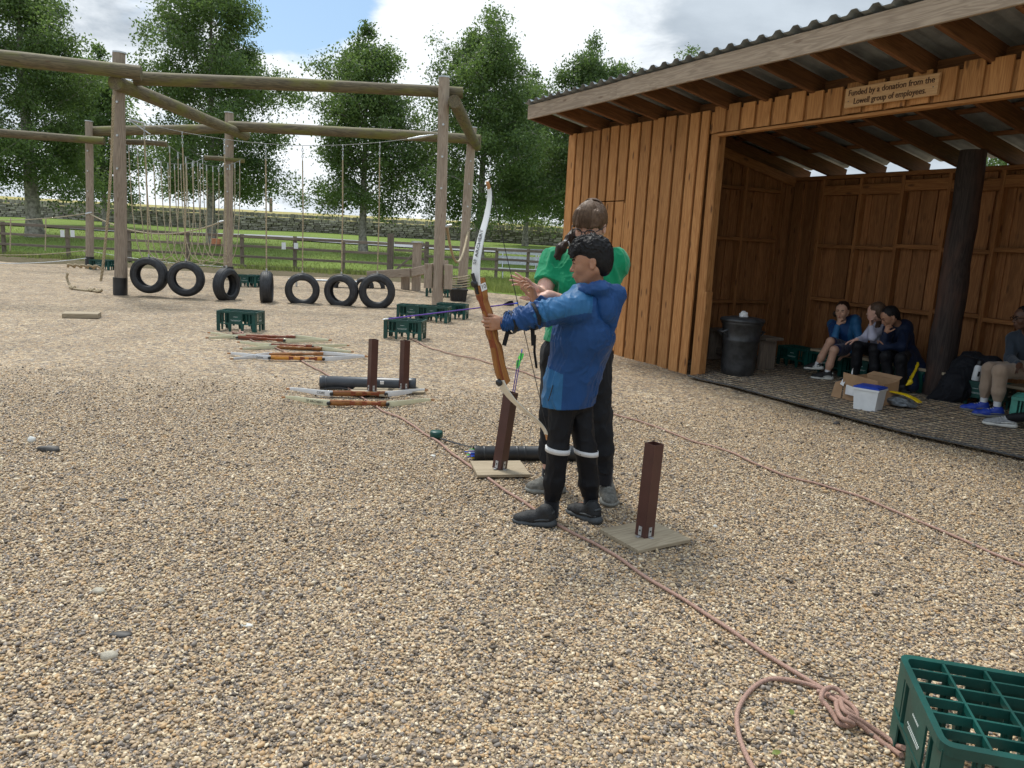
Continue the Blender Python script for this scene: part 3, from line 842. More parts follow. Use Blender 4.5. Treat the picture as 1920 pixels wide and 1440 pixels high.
# ------------------------------------------------------------------ trees
def make_tree(name, base, H, crown, leafsize, nleaf, seed, label, mat, trunk_r=0.16, bare=1.9, group='birch trees planted in a row on the lawn'):
    """crown: list of (fraction of height, radius) giving the outline"""
    rs_ = random.Random(seed)
    root = empty(name, base, 0, label, 'tree', group)
    tm = MB()
    pts = [Vector((0, 0, -0.1))]; rad = [trunk_r * 1.35]
    sway = Vector((rs_.uniform(-.02, .02), rs_.uniform(-.02, .02), 0))
    K = 12
    for i in range(1, K + 1):
        t = i / K
        pts.append(Vector((sway.x * H * t + 0.05 * math.sin(3 * t + seed), sway.y * H * t, H * 0.93 * t)))
        rad.append(trunk_r * (1 - 0.88 * t))
    tm.tube(pts, rad, 9)
    tm.build('trunk', M['bark'], root)
    def R_at(t):
        for (a, ra), (b_, rb) in zip(crown, crown[1:]):
            if t <= b_: return ra + (rb - ra) * (t - a) / (b_ - a) if t >= a else crown[0][1]
        return crown[-1][1]
    bm_ = MB(); tips = []
    nb = 60
    for i in range(nb):
        t = bare / H + (0.96 - bare / H) * (i + rs_.random()) / nb
        ang = i * 2.399 + rs_.uniform(-.4, .4)
        r_ = R_at(t) * rs_.uniform(0.55, 1.08)
        st = Vector((sway.x * H * t, sway.y * H * t, H * t * 0.9))
        rise = rs_.uniform(0.35, 0.9) * r_
        droop = 0.45 if t < 0.25 else (0.30 if t < .4 else 0.05)
        bp = [st]
        for k in range(1, 5):
            f = k / 4
            bp.append(st + Vector((math.cos(ang) * r_ * f, math.sin(ang) * r_ * f, rise * f - droop * r_ * f * f)) + Vector((rs_.uniform(-.1, .1), rs_.uniform(-.1, .1), rs_.uniform(-.08, .08))) * f)
        bm_.tube(bp, [0.035 * (1 - t * .6) * (1 - .8 * k / 4) + 0.006 for k in range(5)], 5, caps=False)
        for k in range(2, 5):
            tips.append((bp[k], 0.35 + 0.22 * r_ * (1 if k < 4 else .6)))
            if k >= 3:                                   # side twigs
                for s_ in range(3):
                    o_ = Vector((rs_.uniform(-1, 1), rs_.uniform(-1, 1), rs_.uniform(-.7, .7))) * (0.28 * r_ + 0.15)
                    bm_.tube([bp[k], bp[k] + o_ * 0.5 + Vector((0, 0, .05)), bp[k] + o_], [0.010, 0.007, 0.003], 4, caps=False)
                    tips.append((bp[k] + o_, 0.30 + 0.10 * r_))
    for i in range(60):                                  # shoots near the top
        t = rs_.uniform(0.80, 1.0)
        tips.append((Vector((rs_.gauss(0, .3) * R_at(t), rs_.gauss(0, .3) * R_at(t), H * t)), 0.28))
    bm_.build('limbs', M['bark'], root)
    g_ = np.random.default_rng(seed)
    n = len(tips); w = np.array([t_[1] for t_ in tips]); pr = (w ** 2) / (w ** 2).sum()
    idx = g_.choice(n, nleaf, p=pr)
    c_ = np.array([tuple(t_[0]) for t_ in tips])[idx]
    d = g_.normal(0, 1, (nleaf, 3)) * (w[idx] * 0.44)[:, None] * np.array([1, 1, 0.85])
    d[:, 2] -= np.abs(g_.normal(0, .12, nleaf))
    v_, q_ = leaf_quads(c_ + d, leafsize)
    link('crown', fast_mesh('crown', v_, q_), root, mat)
    return root

def tree_base(px, Y):
    p = D(px, 450, Y); return (p.x, Y, lawn_z(p.x, Y) - 0.03)
def top_h(px, py, Y):
    p = D(px, py, Y); return p.z - lawn_z(p.x, Y)
full = [(0.0, 1.4), (0.12, 2.6), (0.28, 2.9), (0.5, 2.75), (0.75, 2.2), (0.9, 1.5), (1.0, 0.4)]
slim = [(0.0, 1.2), (0.12, 2.4), (0.3, 2.55), (0.55, 2.3), (0.8, 1.75), (0.93, 1.1), (1.0, 0.3)]
make_tree('birch_tree', tree_base(66, 34), top_h(60, -90, 34), [(a, r_ * 1.05) for a, r_ in full], 0.064, 78000, 3, 'birch at the left edge of the photo with its top cut off', M['leaf'], 0.33, bare=2.0)
make_tree('birch_tree', tree_base(398, 35), top_h(390, -120, 35), [(a, r_ * 1.08) for a, r_ in full], 0.064, 84000, 5, 'wide birch behind the rope net, second from the left', M['leaf'], 0.20, bare=1.9)
make_tree('birch_tree', tree_base(682, 35), top_h(668, 42, 35), slim, 0.062, 60000, 11, 'slim pointed birch with a pale trunk right of centre of the climbing frame', M['leaf'], 0.19, bare=1.9)
make_tree('birch_tree', tree_base(900, 35.5), top_h(890, 14, 35.5), [(a, r_ * 1.15) for a, r_ in slim], 0.062, 72000, 17, 'birch behind the right-hand posts of the climbing frame', M['leaf'], 0.2, bare=1.9)
make_tree('birch_tree', tree_base(1090, 36.5), top_h(1100, 64, 36.5), [(a, r_ * 1.05) for a, r_ in slim], 0.064, 64000, 23, 'birch rising over the low end of the shed roof', M['leaf2'], 0.2)
make_tree('birch_tree', tree_base(1262, 38), top_h(1262, 84, 38), slim, 0.072, 24000, 29, 'birch of which only the twiggy top shows over the shed roof', M['leaf2'], 0.18)
make_tree('birch_tree', tree_base(200, 46), top_h(200, 84, 46), [(a, r_ * 0.95) for a, r_ in slim], 0.088, 34000, 31, 'smaller birch farther off, between the two left-hand birches', M['leaf'], 0.17)
make_tree('birch_tree', tree_base(985, 46), top_h(985, 132, 46), [(a, r_ * 0.9) for a, r_ in slim], 0.088, 30000, 37, 'smaller birch farther off beside the shed', M['leaf2'], 0.17)
make_tree('birch_tree', tree_base(1900, 40), top_h(1900, 200, 40), slim, 0.08, 14000, 41, 'birch glimpsed through the slot under the shed roof', M['leaf2'], 0.18)

# ------------------------------------------------------------------ post and rail fence
FY = 26.3
fx0 = [-21.6, -19.5, -17.43, -15.25, -13.17, -11.19, -9.35, -7.56, -5.92, -4.37, -3.13, -0.74, 0.32, 2.3, 4.3]
fence = empty('timber_fence', (-8, FY, 0.0), 0, 'long grey post and rail fence behind the gravel yard', 'fence')
for x in fx0:
    plank('post', (x + 8, 0, -0.2), (x + 8, 0, 1.17 + random.uniform(-.03, .03)), 0.11, 0.11, M['fence'], fence, up=(0, 1, 0))
for (a, b_) in zip(fx0, fx0[1:]):
    if abs(a + 4.37) < .01: continue                       # gap closed by the gate
    for z, h in ((1.10, 0.09), (0.78, 0.08), (0.45, 0.08), (0.13, 0.09)):
        dz_ = random.uniform(-.015, .015)
        plank('rail', (a + 8.0, -0.076, z + dz_), (b_ + 8.0, -0.076, z + dz_ + random.uniform(-.012, .012)), 0.038, h, M['fence'], fence)
gate = empty('field_gate', (-4.05, FY, 0), 0, 'small grey timber gate in the fence left of the wooden beam', 'gate')
plank('gate_post', (-0.28, 0, -.2), (-0.28, 0, 1.45), 0.2, 0.2, M['fence'], gate, up=(0, 1, 0))
plank('gate_post', (0.95, 0, -.2), (0.95, 0, 1.25), 0.12, 0.12, M['fence'], gate, up=(0, 1, 0))
for z in (0.2, 0.42, 0.66, 0.92, 1.16):
    plank('rail', (-0.15, -.02, z), (0.88, -.02, z), 0.03, 0.085, M['fence'], gate)
plank('brace', (-0.12, -.05, 0.2), (0.86, -.05, 1.14), 0.025, 0.07, M['fence'], gate)
for px, lab in ((532, 'left of a pair of white paper notices on the fence behind the edge-on tyre'), (555, 'right of a pair of white paper notices on the fence behind the edge-on tyre'),
                (117, 'left of a pair of white notices on the fence at the far left'), (136, 'right of a pair of white notices on the fence at the far left')):
    py = 461 if px > 300 else 438
    p = D(px, py, FY - 0.11)
    mb_ = MB(); mb_.box((0, 0, 0), (0.14, 0.006, 0.23 if px < 540 else 0.19)); 
    tag(mb_.build('notice', M['glass_white'], None, loc=p), lab, 'notice', 'white notices pinned to the fence')
p = D(405, 453, FY - 0.3)
mb_ = MB(); mb_.box((0, 0, 0), (0.24, 0.16, 0.16), taper=1.15)
ob_ = empty('terracotta_planter', p, 0, 'small terracotta coloured planter hanging on the fence behind the rope net', 'planter')
mb_.build('tub', M['orange_box'], ob_)
mb_ = MB(); mb_.box((0, 0, 0.085), (0.29, 0.20, 0.025)); mb_.build('rim', M['orange_box'], ob_)
# a lone fence post on the far crest
p = D(508, 392, 95)
tag(MB().box((0, 0, 0), (0.3, 0.3, 2.2)).build('field_post', M['fence'], None, loc=(p.x, 95, hay_z(p.x, 95) + .6)), 'lone dark fence post far off in the hay field', 'post')

# metal slatted benches behind the fence
def metal_bench(x, y, lab):
    r_ = empty('metal_bench', (x, y, 0.03), R(4), lab, 'bench', 'pale metal benches behind the fence')
    for k, (yy, z) in enumerate(((-0.3, .42), (-0.12, .42), (0.06, .42), (0.26, .62), (0.30, .80), (0.34, .98))):
        MB().box((0, yy, z), (1.5, 0.12, 0.03) if k < 3 else (1.5, 0.03, 0.11)).build('slat', M['steel_bench'], r_)
    for sx in (-.6, .6):
        m_ = MB(); m_.tube([(sx, -.3, 0), (sx, -.3, .4), (sx, .2, .4), (sx, .36, 1.02)], .022, 6); m_.tube([(sx, .2, .4), (sx, .3, 0)], .022, 6)
        m_.build('bench_frame', M['galv'], r_)
metal_bench(0.05, 27.6, 'pale metal bench behind the fence left of the woman')
metal_bench(1.35, 28.3, 'pale metal bench behind the fence partly hidden by the woman')
# ================================================================== CLIMBING FRAME OF LOGS
def log(name, a, b_, r0, r1, mat, parent, n=14, seed=0):
    a = Vector(a); b_ = Vector(b_); L_ = (b_ - a).length
    m_ = MB(); K = 9; pts = []; rad = []
    for i in range(K):
        t = i / (K - 1)
        pts.append((-L_ / 2 + L_ * t, 0.012 * math.sin(5 * t + seed), 0.010 * math.cos(4 * t + seed * 2)))
        rad.append(r0 + (r1 - r0) * t + 0.004 * math.sin(13 * t + seed))
    m_.tube(pts, rad, n)
    return m_.build(name, mat, parent, M4=frame(b_ - a, (0, 0, 1), (a + b_) / 2))

FR0 = Vector((-5, 17, 0))
fr = empty('rope_course', FR0, 0, 'big climbing frame of grey posts and mossy logs with hanging ropes', 'climbing frame')
def L0(p): return Vector(p) - FR0
P1 = G(225, 553); P2 = G(820, 580); P3 = G(428, 523); P4 = G(168, 503); P5 = G(865, 550)
P0 = P1 + (P1 - P3).normalized() * 0
def post(base, topxy, r, capped=True, boot=True, seed=0):
    top = D(topxy[0], topxy[1], base.y)
    a = L0(base) + V(0, 0, -0.15)
    b_ = L0(top)
    o_ = log('post', a, b_, r * 1.05, r * 0.95, M['post'], fr, 16, seed)
    ax = (b_ - a).normalized()
    m_ = MB(); m_.tube([b_, b_ + ax * 0.025], r * 1.06, 16); m_.build('post_cap', M['galv'], fr)
    if boot:
        m_ = MB(); m_.tube([a + ax * .05, a + ax * .49], r * 1.17, 16); m_.build('post_boot', M['black_plastic'], fr)
    for k in range(3):
        m_ = MB(); c_ = a + (b_ - a) * (0.55 + 0.13 * k) + V(0.02, -r * 1.02, 0); m_.tube([c_, c_ + V(0, -.03, 0)], .022, 6); m_.build('bolt', M['galv'], fr)
    return top
T1 = post(P1, (224, 100), 0.112, seed=1)
T2 = post(P2, (833, 146), 0.108, boot=False, seed=2)
T3 = post(P3, (429, 212), 0.115, seed=3)
T4 = post(P4, (167, 228), 0.105, seed=4)
T5 = post(P5, (886, 240), 0.118, seed=5)
def at_(px, py, Y): return L0(D(px, py, Y))
# front logs
log('log_beam', at_(-190, 84, P1.y - 1.2), at_(265, 138, P1.y - 0.25), 0.135, 0.125, M['log'], fr, seed=1)
log('log_beam', at_(252, 146, P1.y + 0.22), at_(868, 174, P2.y + .24), 0.125, 0.105, M['log'], fr, seed=2)
log('log_beam', at_(216, 156, P1.y - 0.32), at_(461, 254, P3.y + .45), 0.135, 0.13, M['log'], fr, seed=3)
log('log_beam', at_(851, 190, P2.y - 0.30), at_(895, 276, P5.y + .35), 0.125, 0.115, M['log'], fr, seed=4)
log('log_beam', at_(431, 236, P3.y - 0.26), at_(901, 262, P5.y - .22), 0.135, 0.125, M['log'], fr, seed=5)
log('log_beam', at_(176, 247, P4.y + 0.2), at_(452, 240, P3.y + .26), 0.135, 0.125, M['log'], fr, seed=6)
log('log_beam', at_(-120, 238, P4.y - 0.9), at_(196, 265, P4.y - .22), 0.115, 0.105, M['log'], fr, seed=7)
log('cross_bar', at_(205, 264, P1.y + 0.20), at_(313, 271, P1.y + 0.35), 0.055, 0.05, M['log'], fr, 10, seed=8)
log('cross_bar', at_(384, 296, P3.y - 0.2), at_(458, 301, P3.y - 0.2), 0.06, 0.055, M['log'], fr, 10, seed=9)

# tyre cable with its turnbuckles
cabL = D(236, 222, P1.y); cabR = D(822, 251, P2.y - .12)
TY = [(280, 0.0, 2, 66, 549), (349, 0, 12, 64, 555), (425, 0, 74, 63, 566), (500, 0, 103, 62, 571), (567, 0, 14, 62, 575), (640, 0, -6, 62, 577), (707, 0, 9, 66, 580)]
def cab(t):
    p = cabL.lerp(cabR, t); return p + V(0, 0, -0.34 * 4 * t * (1 - t) - 0.0)
m_ = MB(); m_.tube([L0(cab(i / 20)) for i in range(21)], 0.0055, 6, caps=False); m_.build('steel_cable', M['cable'], fr)
for t0, t1 in ((0.005, 0.06), (0.90, 0.985)):
    m_ = MB(); m_.tube([L0(cab(t0)), L0(cab((t0 + t1) / 2)), L0(cab(t1))], [0.012, 0.028, 0.012], 8); m_.build('turnbuckle', M['galv'], fr)
# second rod down from the left post
m_ = MB(); m_.tube([L0(D(240, 224, P1.y)), at_(282, 252, P1.y + 0.05)], 0.014, 6); m_.build('stay_rod', M['galv'], fr)

# rope handrails tied between posts
def rope_pts(a, b_, sag, n=14):
    a = Vector(a); b_ = Vector(b_)
    return [a.lerp(b_, i / n) + V(0, 0, -sag * 4 * (i / n) * (1 - i / n)) for i in range(n + 1)]
def rope(name, pts, r, mat, parent, n=6):
    m_ = MB(); m_.tube(pts, r, n); return m_.build(name, mat, parent)
rope('rope_handrail', [L0(p) for p in rope_pts(D(170, 402, P4.y - .15), D(412, 417, P3.y - .15), 0.42)], 0.020, M['rope_net'], fr)
rope('foot_cable', [L0(p) for p in rope_pts(D(175, 472, P4.y), D(420, 500, P3.y), 0.06)], 0.008, M['galv'], fr)
for py0, py1 in ((410, 400), (472, 469), (489, 484)):
    rope('rope_handrail', [L0(p) for p in rope_pts(D(-140, py0 - 6, P4.y - 1.0), D(163, py1, P4.y - .1), 0.16)], 0.014, M['rope_net'] if py0 != 489 else M['galv'], fr)
for px in (20, 86):
    m_ = MB(); a = D(px, 409, P4.y - .45); b_ = D(px - 1, 470, P4.y - .45)
    m_.tube([L0(a), L0(b_)], 0.016, 6); m_.build('vertical_rope', M['rope_net'], fr)
rope('rope_handrail', [L0(p) for p in rope_pts(D(838, 425, P2.y), D(878, 432, P5.y), 0.75, 18)], 0.030, M['rope_tan'], fr)
for k in range(5):                                        # horizontal rope rungs between the right-hand posts
    rope('rope_rung', [L0(p) for p in rope_pts(D(832, 520 + 4 * k, P2.y + .1), D(880, 516 + 5 * k, P5.y - .1), 0.03, 6)], 0.016, M['rope_tan'], fr)
for (px, py, Y) in ((166, 400, P4.y - .12), (414, 416, P3.y - .12), (838, 424, P2.y), (878, 431, P5.y), (163, 470, P4.y), (163, 485, P4.y)):
    m_ = MB(); c_ = L0(D(px, py, Y)); m_.tube([c_ + V(-.09, 0, -.02), c_, c_ + V(.10, 0, .03)], [.022, .035, .02], 7); m_.build('shackle', M['galv'], fr)
# timber blocks bolted to the near right post
for dx in (-.16, .16):
    plank('timber_block', L0(P2) + V(dx * 1.25, -.02, 0.42), L0(P2) + V(dx * 1.25, -.02, 0.90), 0.16, 0.14, M['post'], fr, up=(0, 1, 0))
# thick climbing rope hanging from the left log
tr = [D(213, 178, P1.y - .35), D(210, 280, P1.y - .35), D(203, 400, P1.y - .30), D(193, 500, P1.y - .25), D(189, 527, P1.y - .22)]
ro = empty('climbing_rope', tr[-1], 0, 'thick hemp rope hanging beside the left front post of the climbing frame', 'rope')
def rope3(pts, r, turns, parent, mat, name='strand'):
    """laid rope: three strands wound round one another"""
    pts = [Vector(p) for p in pts]
    cum = [0]
    for a, b_ in zip(pts, pts[1:]): cum.append(cum[-1] + (b_ - a).length)
    N = int(cum[-1] * turns * 6) + 4
    def at(s):
        for i in range(len(cum) - 1):
            if s <= cum[i + 1] or i == len(cum) - 2:
                return pts[i].lerp(pts[i + 1], (s - cum[i]) / max(cum[i + 1] - cum[i], 1e-6))
    for k in range(3):
        q = []
        for i in range(N + 1):
            s = cum[-1] * i / N; p = at(s); t = (at(min(s + .02, cum[-1])) - at(max(0, s - .02))).normalized()
            x = t.orthogonal() if abs(t.z) < .8 else Vector((1, 0, 0)); x = (x - t * x.dot(t)).normalized(); y = t.cross(x)
            a = 2 * PI * (s * turns + k / 3)
            q.append(p + (x * math.cos(a) + y * math.sin(a)) * r * 0.5)
        m_ = MB(); m_.tube(q, r * 0.58, 6); m_.build(name, mat, parent)
rope3([p - tr[-1] for p in tr], 0.026, 5, ro, M['rope_tan'])
# knotted rope lying and looping beside it
cl = empty('coiled_rope', G(150, 540), 0, 'hemp rope in small loops trailing on the gravel left of the post', 'rope')
cb = cl.location
pts = []
for i in range(60):
    t = i / 59
    px = 188 - 62 * t; z = 0.42 + 0.06 * abs(math.sin(t * 5 * PI))
    q = D(px, 530, cb.y); pts.append(V(q.x, cb.y + 0.05 * math.cos(t * 10 * PI), z) - cb)
rope('loops', pts, 0.024, M['rope_tan'], cl)
pts = [D(127, 512, cb.y), D(125, 520, cb.y), D(128, 530, cb.y), G(136, 541, 0.03), G(155, 544, .03), G(172, 545, .03), G(186, 547, .03)]
rope('tail', [p - cb for p in pts], 0.024, M['rope_tan'], cl)
for i in (3, 5, 6):
    rope('knot', [pts[i] - cb + V(0.05 * math.cos(a_), 0.04 * math.sin(a_), 0.02 + .02 * math.cos(2 * a_)) for a_ in np.linspace(0, 2 * PI, 9)], 0.022, M['rope_tan'], cl)

# tyres ---------------------------------------------------------------------
def tyre_mesh(Ro, W):
    prof = [(Ro * .62, -W * .40), (Ro * .60, -W * .47), (Ro * .66, -W * .53), (Ro * .80, -W * .56), (Ro * .92, -W * .50), (Ro * .975, -W * .40), (Ro * 1.0, -W * .2),
            (Ro * 1.005, 0), (Ro * 1.0, W * .2), (Ro * .975, W * .40), (Ro * .92, W * .50), (Ro * .80, W * .56), (Ro * .66, W * .53), (Ro * .60, W * .47), (Ro * .62, W * .40),
            (Ro * .76, W * .42), (Ro * .90, W * .30), (Ro * .93, 0), (Ro * .90, -W * .30), (Ro * .76, -W * .42), (Ro * .62, -W * .40)]
    m_ = MB(); m_.lathe(prof, n=48, rot=Matrix.Rotation(PI / 2, 3, 'X'))
    for off in (-.27, -.09, .09, .27):                   # tread ribs
        m_.lathe([(Ro * .995, W * (off - .065)), (Ro * 1.02, W * (off - .05)), (Ro * 1.02, W * (off + .05)), (Ro * .995, W * (off + .065))], n=48, rot=Matrix.Rotation(PI / 2, 3, 'X'))
    for r_ in (.70, .86):
        for s_ in (-1, 1):
            m_.lathe([(Ro * (r_ - .012), s_ * W * .545), (Ro * r_, s_ * W * .585), (Ro * (r_ + .012), s_ * W * .55)], n=48, rot=Matrix.Rotation(PI / 2, 3, 'X'))
    return m_
descr = ['first tyre from the left on the cable, beside the left post', 'second hanging tyre from the left, seen nearly face on', 'third hanging tyre from the left, turned so its tread shows',
         'hanging tyre seen edge on in the middle of the row', 'fifth hanging tyre from the left, facing the camera squarely', 'sixth hanging tyre from the left, touching the last one', 'last hanging tyre on the right, nearest the right post']
for i, (px, _, yaw, dia, pyb) in enumerate(TY):
    t = (D(px, 400, P1.y).x - cabL.x) / (cabR.x - cabL.x)
    Y = cab(t).y
    c = cab(t)
    bot = D(px, pyb, Y); scale_px = FPX / (Y * math.cos(PITCH) + 0.25)
    Ro = dia / 2 / scale_px
    cz = bot.z + Ro
    x = D(px, pyb - dia / 2, Y).x
    t_ = empty('tyre_swing', (x, Y, cz), R(yaw), descr[i] + ', black rubber', 'tyre', 'tyres hanging in a row from the cable of the climbing frame')
    tyre_mesh(Ro, 0.19).build('tyre', M['rubber'], t_)
    topc = cab((x - cabL.x) / (cabR.x - cabL.x)) - t_.location
    Mi = Matrix.Rotation(-R(yaw), 3, 'Z')
    topc = Mi @ topc
    rope('rope', [V(0, 0, Ro * .93), topc * 0.5 + V(0.01, 0, Ro * .46), topc + V(0, 0, -.28)], 0.013, M['rope_tan'], t_)
    m_ = MB()
    for k in range(5):
        z = topc.z - 0.28 + 0.058 * k
        m_.tube([V(topc.x + .014 * math.cos(a_) * (k % 2), topc.y + .014 * math.cos(a_) * (1 - k % 2), z + 0.035 * math.sin(a_) + .02) for a_ in np.linspace(0, 2 * PI, 7)[:-1]], 0.006, 5, closed=True)
    m_.build('chain', M['galv'], t_)
    m_ = MB(); m_.tube([(0, 0, Ro * .9), (0, 0, Ro * 1.16)], 0.018, 6); m_.build('eye_bolt', M['galv'], t_)

# net of hanging rope loops ---------------------------------------------------
netb = G(330, 545)
net = empty('rope_net', netb, 0, 'row of long U-shaped rope loops hanging between the left posts', 'rope net')
A0 = D(236, 292, P1.y + .5); A1 = D(386, 298, P3.y - .1)      # near pair of cables
B0 = D(312, 272, P1.y + .5); B1 = D(455, 302, P3.y - .1)
def cA(t): return A0.lerp(A1, t) + V(0, 0, -0.30 * 4 * t * (1 - t))
def cB(t): return B0.lerp(B1, t) + V(0, 0, -0.30 * 4 * t * (1 - t))
A0.z = B0.z = 2.95; A1.z = B1.z = 3.2
for f_ in (cA, cB):
    m_ = MB(); m_.tube([f_(i / 16) - netb for i in range(17)], 0.007, 5, caps=False); m_.build('cable', M['cable'], net)
for k in range(12):
    t = (k + .35) / 12
    a = cA(t); b_ = cB(t); mid = (a + b_) / 2; zb = 0.50 + 0.07 * math.sin(k * 2.1) + (0.12 if k < 3 else 0)
    pts = []
    for i in range(25):
        s = -1 + 2 * i / 24
        w_ = math.copysign(1 - (1 - abs(s)) ** 2.0, s)
        h_ = abs(s) ** 2.6
        p = mid + (b_ - a) * 0.5 * w_ * 1.0
        p.z = zb + (a.z - 0.12 - zb) * h_
        pts.append(p - netb)
    rope('rope_loop', pts, 0.0110, M['rope_net'], net, 5)
    for e_ in (a, b_):
        m_ = MB(); m_.tube([e_ - netb, e_ - netb + V(0, 0, -.13)], 0.014, 5); m_.build('shackle', M['galv'], net)

# ================================================================== BALANCE BEAM and low things beyond
bb = empty('balance_beam', G(790, 545), 0, 'grey timber balance beam on square posts behind the right-hand tyres', 'balance beam')
b0 = bb.location
def bl(p): return Vector(p) - b0
pa = D(690, 516, 21.0); pb = D(770, 511, 20.2); pc = D(838, 496, 18.8)
plank('beam', bl(pa), bl(pb) , 0.09, 0.22, M['post'], bb)
plank('beam', bl(pb) + V(0.06, 0, 0), bl(pc), 0.09, 0.22, M['post'], bb)
for px, py, h_, w_ in ((760, 543, 1.2, .22), (780, 545, 1.15, .22)):
    g_ = G(px, py); plank('beam_post', bl(g_) + V(0, 0, -.1), bl(g_) + V(0, 0, 0.5 if px == 760 else 1.25), w_, w_ * .9, M['post'], bb, up=(0, 1, 0))
m_ = MB(); g_ = G(780, 545); m_.tube([bl(g_) + V(0, 0, 1.25), bl(g_) + V(0, 0, 1.29)], .16, 12); m_.build('post_cap', M['galv'], bb)
lr = empty('low_rail', G(560, 535), 0, 'thin low rail standing behind the middle tyres', 'rail')
q = lr.location
m_ = MB(); m_.tube([G(600, 540) * 1 + V(-.8, 0, .18) - q, G(640, 540) + V(.4, 0, .18) - q], 0.028, 6); m_.build('bar', M['galv'], lr)
m_ = MB(); m_.tube([G(600, 540) + V(-.6, 0, -.05) - q, G(600, 540) + V(-.6, 0, .18) - q], 0.025, 6); m_.build('foot', M['galv'], lr)
for px, lab in ((645, 'half-buried tyre seat behind the sixth hanging tyre'), (703, 'half-buried tyre seat behind the last hanging tyre'), (682, 'half-buried tyre seat between the last two hanging tyres')):
    g_ = G(px, 540)
    t_ = empty('buried_tyre', (g_.x, g_.y, 0.02), R(8), lab, 'tyre', 'tyres half sunk in the gravel behind the hanging row')
    tyre_mesh(0.26, 0.24).build('tyre', M['rubber'], t_)
# boards lying about
for (p0, p1, lab, w_, t__) in ((G(120, 590, .04), G(187, 591, .04), 'pale sawn plank lying on the gravel at the left', .30, .07), (G(398, 522, .05), G(448, 523, .05), 'thin pale board on the gravel beside the far crates', .12, .03)):
    o_ = plank('plank', p0, p1, w_, t__, M['ply']); tag(o_, lab, 'plank')

# ================================================================== SHED
SHC = G(1309, 704)
SU = Vector((-0.472, 0.882, 0)).normalized()
SHW = Vector((SU.y, -SU.x, 0))
SROT = math.atan2(-SU.y, -SU.x)                            # local x runs to the right along the front
shed = empty('timber_shed', SHC, SROT, 'open-fronted larch board shed with a corrugated mono-pitch roof', 'shed')
SM = Matrix.Translation(SHC) @ Matrix.Rotation(SROT, 4, 'Z')
def SW(x, y, z=0.0): return SM @ Vector((x, y, z))         # shed frame -> world
def onplane(px, py, y):                                    # sight line -> shed frame, on the plane at depth y
    d = ray(px, py); n = SHW; t = (Vector(SHC) + n * y - Vector((0, 0, CAM_H))).dot(n) / d.dot(n)
    return SM.inverted() @ (Vector((0, 0, CAM_H)) + d * t)
XL, XR, YB, ZF = -3.14, 5.9, 2.36, 2.97
ZR = 2.487
SLOPE = (ZF - 2.495) / YB
def zroof(y): return ZF - 0.0 - SLOPE * y                   # underside of rafters
up = (0, 1, 0)
# closed front: boards over boards
def vboard(x, y, z0, z1, w_, t_, mat=None, parent=None, lean=0.0, alongY=False):
    return plank('board', (x, y, z0), (x + lean, y, z1), w_, t_, mat or M['larch'], parent or shed, up=((1, 0, 0) if alongY else (0, 1, 0)))
edges = [-3.16, -2.95, -2.74, -2.53, -2.32, -2.11, -1.89, -1.66, -1.43, -1.20, -0.96, -0.73, -0.51, -0.31, -0.14]
door_x0, door_x1, door_z = -2.32, -1.655, 2.03
shut = empty('door', (0, 0, 0), 0); shut.parent = shed
for i, (a, b_) in enumerate(zip(edges, edges[1:])):
    xm = (a + b_) / 2; w_ = (b_ - a) - 0.045
    ztop = ZF + 0.015 + random.uniform(0, 0.02)
    mid_door = door_x0 - 0.01 < a and b_ < door_x1 + 0.03
    if mid_door:
        vboard(xm, -0.044, -0.04, door_z - .006, w_, 0.024, parent=shut)
        vboard(xm, -0.044, door_z + .008, ztop, w_, 0.024)
        vboard(a, -0.008, -0.04, door_z - .006, 0.10, 0.02, parent=shut)
        vboard(a, -0.008, door_z + .008, ztop, 0.10, 0.02)
    else:
        vboard(xm, -0.044, -0.05, ztop, w_, 0.024, lean=random.uniform(-.004, .004))
        vboard(a, -0.008, -0.05, ztop - .01, 0.12, 0.02)
plank('cover_strip', (door_x1 + 0.012, -0.050, 0.05), (door_x1 + 0.012, -0.050, 2.0), 0.05, 0.012, M['larch'], shut, up=up)
plank('latch_block', (door_x1 + 0.03, -0.06, 1.12), (door_x1 + 0.03, -0.06, 1.34), 0.085, 0.03, M['larch'], shut, up=up)
m_ = MB(); m_.box((door_x1 - 0.03, -0.065, 1.24), (0.10, 0.012, 0.05)); m_.tube([(door_x1 - .06, -.07, 1.2), (door_x1 - .06, -.10, 1.22), (door_x1 - .06, -.07, 1.27)], .007, 6)
m_.build('latch', M['galv'], shut)
# corner post and its splice
plank('corner_post', (-0.065, 0.045, -0.1), (-0.095, 0.045, 2.73), 0.13, 0.12, M['larch'], shed, up=up)
plank('corner_post', (0.020, 0.02, -0.1), (0.020, 0.02, 0.98), 0.04, 0.10, M['larch'], shed, up=up)
plank('end_post', (XL + 0.06, 0.06, -.1), (XL + 0.06, 0.06, ZF - .02), 0.1, 0.1, M['frame_timber'], shed, up=up)
# header over the opening
plank('header_beam', (-0.15, 0.035, 2.83), (XR, 0.035, 2.83), 0.05, 0.24, M['frame_timber'], shed)
plank('header_trim', (-0.02, -0.008, 2.712), (XR, -0.008, 2.712), 0.085, 0.026, M['larch'], shed)
x = -0.12; k = 0
while x < XR:
    w_ = 0.172
    vboard(x + 0.11, -0.034, 2.735 + random.uniform(0, .008), ZF + 0.02 + random.uniform(0, .03), w_, 0.022)
    vboard(x, -0.010, 2.74, ZF, 0.10, 0.018)
    x += 0.219; k += 1
